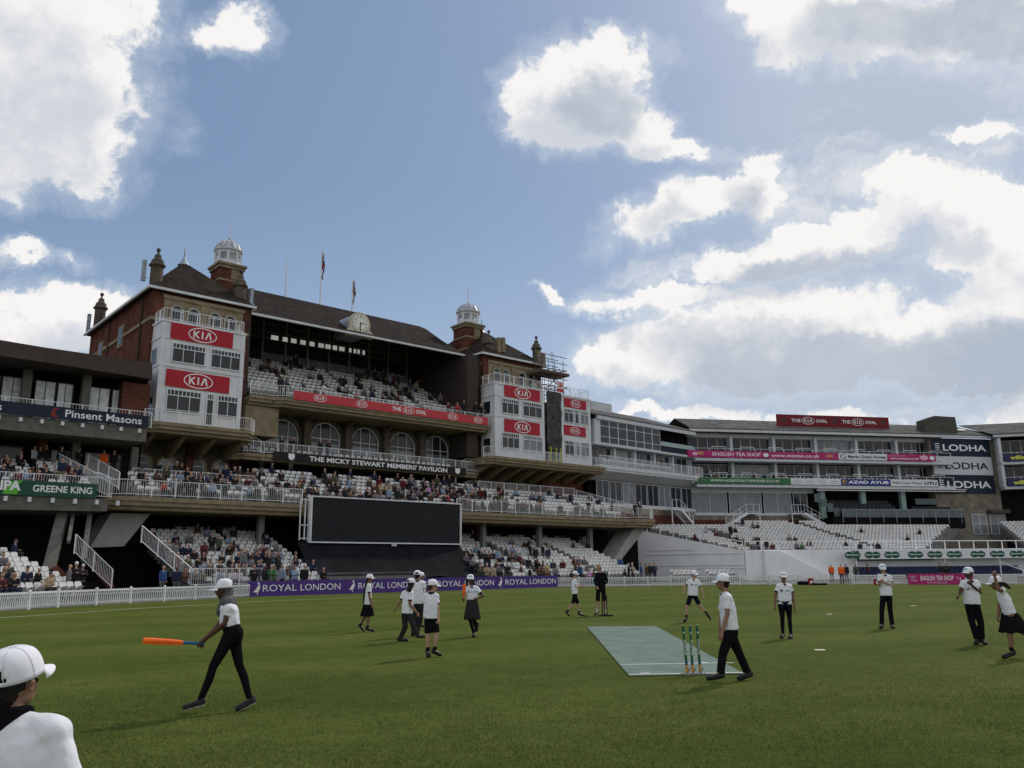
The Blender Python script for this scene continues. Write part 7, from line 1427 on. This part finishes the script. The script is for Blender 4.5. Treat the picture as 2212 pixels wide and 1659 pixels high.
person('girl bowling with one arm raised beside her head, dark ponytail, at the right edge', k4, Y, 1462, {'hd': (1062, 485), 'nk': (1130, 558), 'sl': (1150, 580, -.1), 'sr': (1145, 600, .12), 'el': (1095, 560, -.22), 'hl': (1050, 395, -.24), 'er': (1112, 780, .12), 'hr': (1095, 915, .06), 'pv': (1250, 905), 'hpl': (1265, 935, -.06), 'hpr': (1275, 935, .08), 'kl': (1245, 1160, -.1), 'kr': (1440, 1130, .1), 'al': (1272, 1370, -.1), 'tl': (1180, 1435, -.12), 'ar': (1560, 1300, .1), 'tr': (1500, 1400, .05), 'hem': (1250, 890)},
       -112, 'brown', 'black', bottom='skirt', skirtw=(.24, .33), S=1.03, tface=-108, tail=[(1130, 480, .02, .035), (1180, 500, .02, .04), (1240, 545, .02, .025)], cuff=False, sleeve=.25, fat=.95, collar=False, headtilt=-.1)
# ---------------------------------------------------------------- stumps
def stumps(label, xs, yt, yb, mats_, baselabel, green):
    b0 = G(*xs[1], ); 
st = thing('cricket_stumps', 'three green and yellow spring stumps on a metal base at the near mat end', 'stumps', at=tuple(G(1492, 1459)))
sgreen = mat('stump_green', (.015, .11, .045), .4, .08, 9); syel = mat('stump_yellow', (.62, .30, .03), .4, .08, 9); sblue = mat('stump_blue', (.02, .08, .28), .4)
for xt, xb in ((1475, 1485), (1490, 1497), (1505, 1513)):
    yy_ = {1475: (1350, 1457), 1490: (1350, 1457), 1505: (1349, 1456)}[xt]; g_ = G(xb, yy_[1]+1); top = AtY(xt, yy_[0], g_.y); d = (top-g_)
    s_ = MB(); s_.tube(g_+d*.05, g_+d*.20, .021, .02, 12); o1 = s_.build('stump_foot', syel, st)
    s_ = MB(); s_.tube(g_+d*.20, g_+d*.975, .0205, .019, 12); s_.tube(g_+d*.975, g_+d*.99, .019, .012, 12); so1 = s_.build('stump', sgreen, st)
    s_ = MB(); s_.tube(g_+d*.985, g_+d*1.0, .014, .006, 8); s_.build('stump_top', mat('bail_cream', (.75, .55, .25), .5), so1)
    s_ = MB(); [s_.tube(g_+d*v, g_+d*(v+.025), .0212, .0212, 12) for v in (.225, .885)]; s_.build('stump_band', sblue, so1)
    m = MB(); put_text(m, 'FLICX', 0, .19, 0, .028, 0, .015); M = Matrix.Translation(g_+d*.70+Vector((-.010, -.0225, 0))) @ Matrix(((-.0, 0, 1, 0), (0, 1, 0, 0), (-1, 0, 0, 0), (0, 0, 0, 1))); m.v = [tuple(M @ Vector(v)) for v in m.v]; m.build('stump_lettering', wsign, so1)
    m = MB()
    for v in (.84, .42): m.prism([(p[0], p[1]) for p in ell(g_.x+d.x*v, g_.z+d.z*v, .011, .015, 10)], 'y', g_.y-.0235, g_.y-.022)
    m.build('stump_mark', wsign, so1)
    m = MB(); m.box(g_.x-.02, g_.x+.06, g_.y-.03, g_.y+.03, .0, .03); m.tube((g_.x, g_.y, .02), (g_.x+.045, g_.y-.01, .10), .012, .012, 8); m.build('spring_mount', steel, st)
gA, gB = G(1478, 1459), G(1517, 1458); m = MB(); m.beam((gA.x, gA.y, .015), (gB.x+.06, gB.y, .015), .07, .02); m.beam((gA.x-.02, gA.y, .12), (gB.x+.02, gB.y, .12), .008); m.build('base_plate', steel, st)
st = thing('cricket_stumps', 'three plain black stumps on a black base beside the coach', 'stumps', at=tuple(G(1312, 1332))); sb_ = mat('stump_black', (.012, .012, .013), .4)
for x in (1301.5, 1306, 1311.5):
    a = AtY(x-1.5, 1286, G(1305, 1331).y); b_ = G(x, 1331); MB().tube((b_.x, a.y, 0), (a.x, a.y, a.z), .019, .018, 10).build('stump', sb_, st)
a = G(1293, 1331.5); b_ = G(1324, 1331); m = MB(); m.beam((a.x, a.y, .025), (b_.x, b_.y, .025), .09, .05); m.build('base_block', sb_, st)
# ---------------------------------------------------------------- people and bags by the far fence
def stander(x, yfeet, col, pose, label, turn=0, z=0):
    g_ = G(x, yfeet); o = bpy.data.objects.new('person', SPV[pose]); COL.objects.link(o); o.matrix_world = Matrix.Translation(g_) @ Matrix.Rotation(R(turn), 4, 'Z'); c = PC[col][1]; o.color = (*c, 1); tag(o, label, 'person', 'people behind the far fence')
stander(1798, 1256, 'O', 'stand', 'steward in an orange jacket standing by the stair foot, left of the two', 165); stander(1820, 1261.5, 'O', 'stand', 'steward in an orange jacket standing in the fence gap, right of the two', 175)
stander(1851, 1255, 'o', 'standfold', 'person in a dark green top with hand on hip behind the short fence', 10); stander(1877, 1256, 'm', 'standfold', 'person in a dark red top behind the short fence beside the clapping boy', 80); stander(1830, 1257, 'k', 'stand', 'person in black just behind the right-hand orange steward', 160)
stander(2035, 1257, 'k', 'stand', 'person in dark clothes behind the magenta hoarding, left of a pair', 30); stander(2048, 1257, 'k', 'standfold', 'person in dark clothes behind the magenta hoarding, right of a pair', -30)
for (x, y, w_, h_, mt, lb, nm) in ((1741, 1263.5, .7, .36, blackc, 'black kit bag lying by the far fence, left of the red box', 'kit_bag'), (1770, 1264, .75, .2, blackc, 'low black kit bag lying by the far fence, right of the red box', 'kit_bag'), (1752, 1264, .34, .5, mat('box_red', (.3, .02, .03), .5, .1, 5), 'upright red drinks box by the far fence between two black bags', 'drinks_box'), (1894, 1263.5, .34, .4, MT['box_red'], 'red drinks box by the fence beside the clapping boy', 'drinks_box')):
    g_ = G(x, y); t = thing(nm, lb, 'bag' if nm == 'kit_bag' else 'box', at=tuple(g_)); m = MB()
    if nm == 'kit_bag': me = fuse('bag_body', [(Vector((-w_*.8, 0, h_*.45)), Vector((w_*.8, 0, h_*.42)), h_*.45, h_*.42)], .03, 2, wrinkle=.02, mats=[mt], amp_s=6); child('bag_body', me, t); m.beam((g_.x-.25, g_.y-.1, g_.z+h_*.8), (g_.x+.25, g_.y-.1, g_.z+h_*.85), .04); m.build('handle', steel, t)
    else: m.box(g_.x-w_/2, g_.x+w_/2, g_.y-.15, g_.y+.15, 0, h_); m.build('box_body', mt, t); m = MB(); m.box(g_.x-w_/2-.01, g_.x+w_/2+.01, g_.y-.16, g_.y+.16, h_+.002, h_+.06); m.build('lid', mt, t); m = MB(); m.box(g_.x-.1, g_.x+.1, g_.y-.155, g_.y-.152, .1, h_*.7); m.build('label_panel', wsign, t)
# ---------------------------------------------------------------- scaffold between the right tower and the narrow bay
sc = thing('scaffold', 'tube scaffold with dark netting squeezed between the right tower and the narrow white bay', 'scaffold', fr=PAV, at=(28.4, 14, 12.8))
m = MB(); xs_ = (27.6, 28.6, 29.6, 30.6)
for n in (13.2, 14.6):
    for i, x in enumerate(xs_): m.tube((x-.2, n, 12.8), (x-.2, n, 23.2 if n < 14 and i < 3 else 26.3-.5*i), .035, .035, 6)
    for z in (19.0, 20.4, 21.6, 22.6, 23.6, 24.4, 25.2): m.tube((27.0, n, z), (31.0, n, z), .045, .045, 6)
for z in (19, 21.6, 23.6): [m.tube((x-.2, 12.7, z), (x-.2, 15.1, z), .045, .045, 6) for x in xs_]
m.tube((27.4, 13.1, 21.0), (30.4, 13.1, 23.8), .045, .045, 6); m.tube((30.4, 13.1, 20.8), (27.5, 13.1, 23.4), .045, .045, 6); m.build('tubes', mat('dull_steel', (.10, .10, .105), .7, .2, 3), sc)
m = MB(); m.box(26.4, 30.9, 12.7, 15, 22.95, 23.25); m.build('platform', mat('scaffold_boards', (.12, .085, .06), .9, .3, 3), sc)
m = MB(); kx, kz_ = 10, 14
for i in range(kz_+1):
    for k_ in range(kx+1): m.v.append((27.35+2.3*k_/kx, 12.9+.14*mnoise.noise(Vector((k_*.6, i*.5, 2)))*2, 14.3+6.6*i/kz_))
m.f = [(i*(kx+1)+k_, i*(kx+1)+k_+1, (i+1)*(kx+1)+k_+1, (i+1)*(kx+1)+k_) for i in range(kz_) for k_ in range(kx)]; m.m = [0]*len(m.f); m.build('netting', mat('net_grey', (.07, .068, .066), .95, .4, 2, .5, 8), sc)
for x in (27.9, 28.7, 29.4): MB().tube((x, 12.9, 12.9), (x, 12.9, 14.6), .06, .06, 6).build('yellow_sleeve', mat('sleeve_yellow', (.6, .6, .04), .6), sc)
m = MB(); [m.beam((29.0+dx, 13.4, 23.3), (29.4+dx, 14.2, 25.9), .04) for dx in (0, .4)]; [m.beam((29.0+.4*v, 13.4+.8*v, 23.3+2.6*v), (29.4+.4*v, 13.4+.8*v, 23.3+2.6*v), .03) for v in [i/9 for i in range(10)]]; m.build('ladder', steel, sc)
a0, z1_ = pv(1203, 820, 12.8); b0, z0_ = pv(1218, 839, 12.8)
sign('contractor_board', 'small white and red contractor board on top of the narrow white bay', PAV, a0, b0, z1_-1.35, z1_-.1, 12.8, wsign, texts=(('D&B', .12, .88, .42, .88, mat('sign_scarlet', (.5, .03, .02), .5), .03),), shapes=(('red_strip', [(0, 0), (1, 0), (1, .3), (0, .3)], MT['sign_scarlet'], .01),))
m = MB(); 
for i in range(9): t_ = thing('stacked_chair', 'dark folded item of furniture on the roof of the narrow bay, number %d' % i, 'chair') if False else None
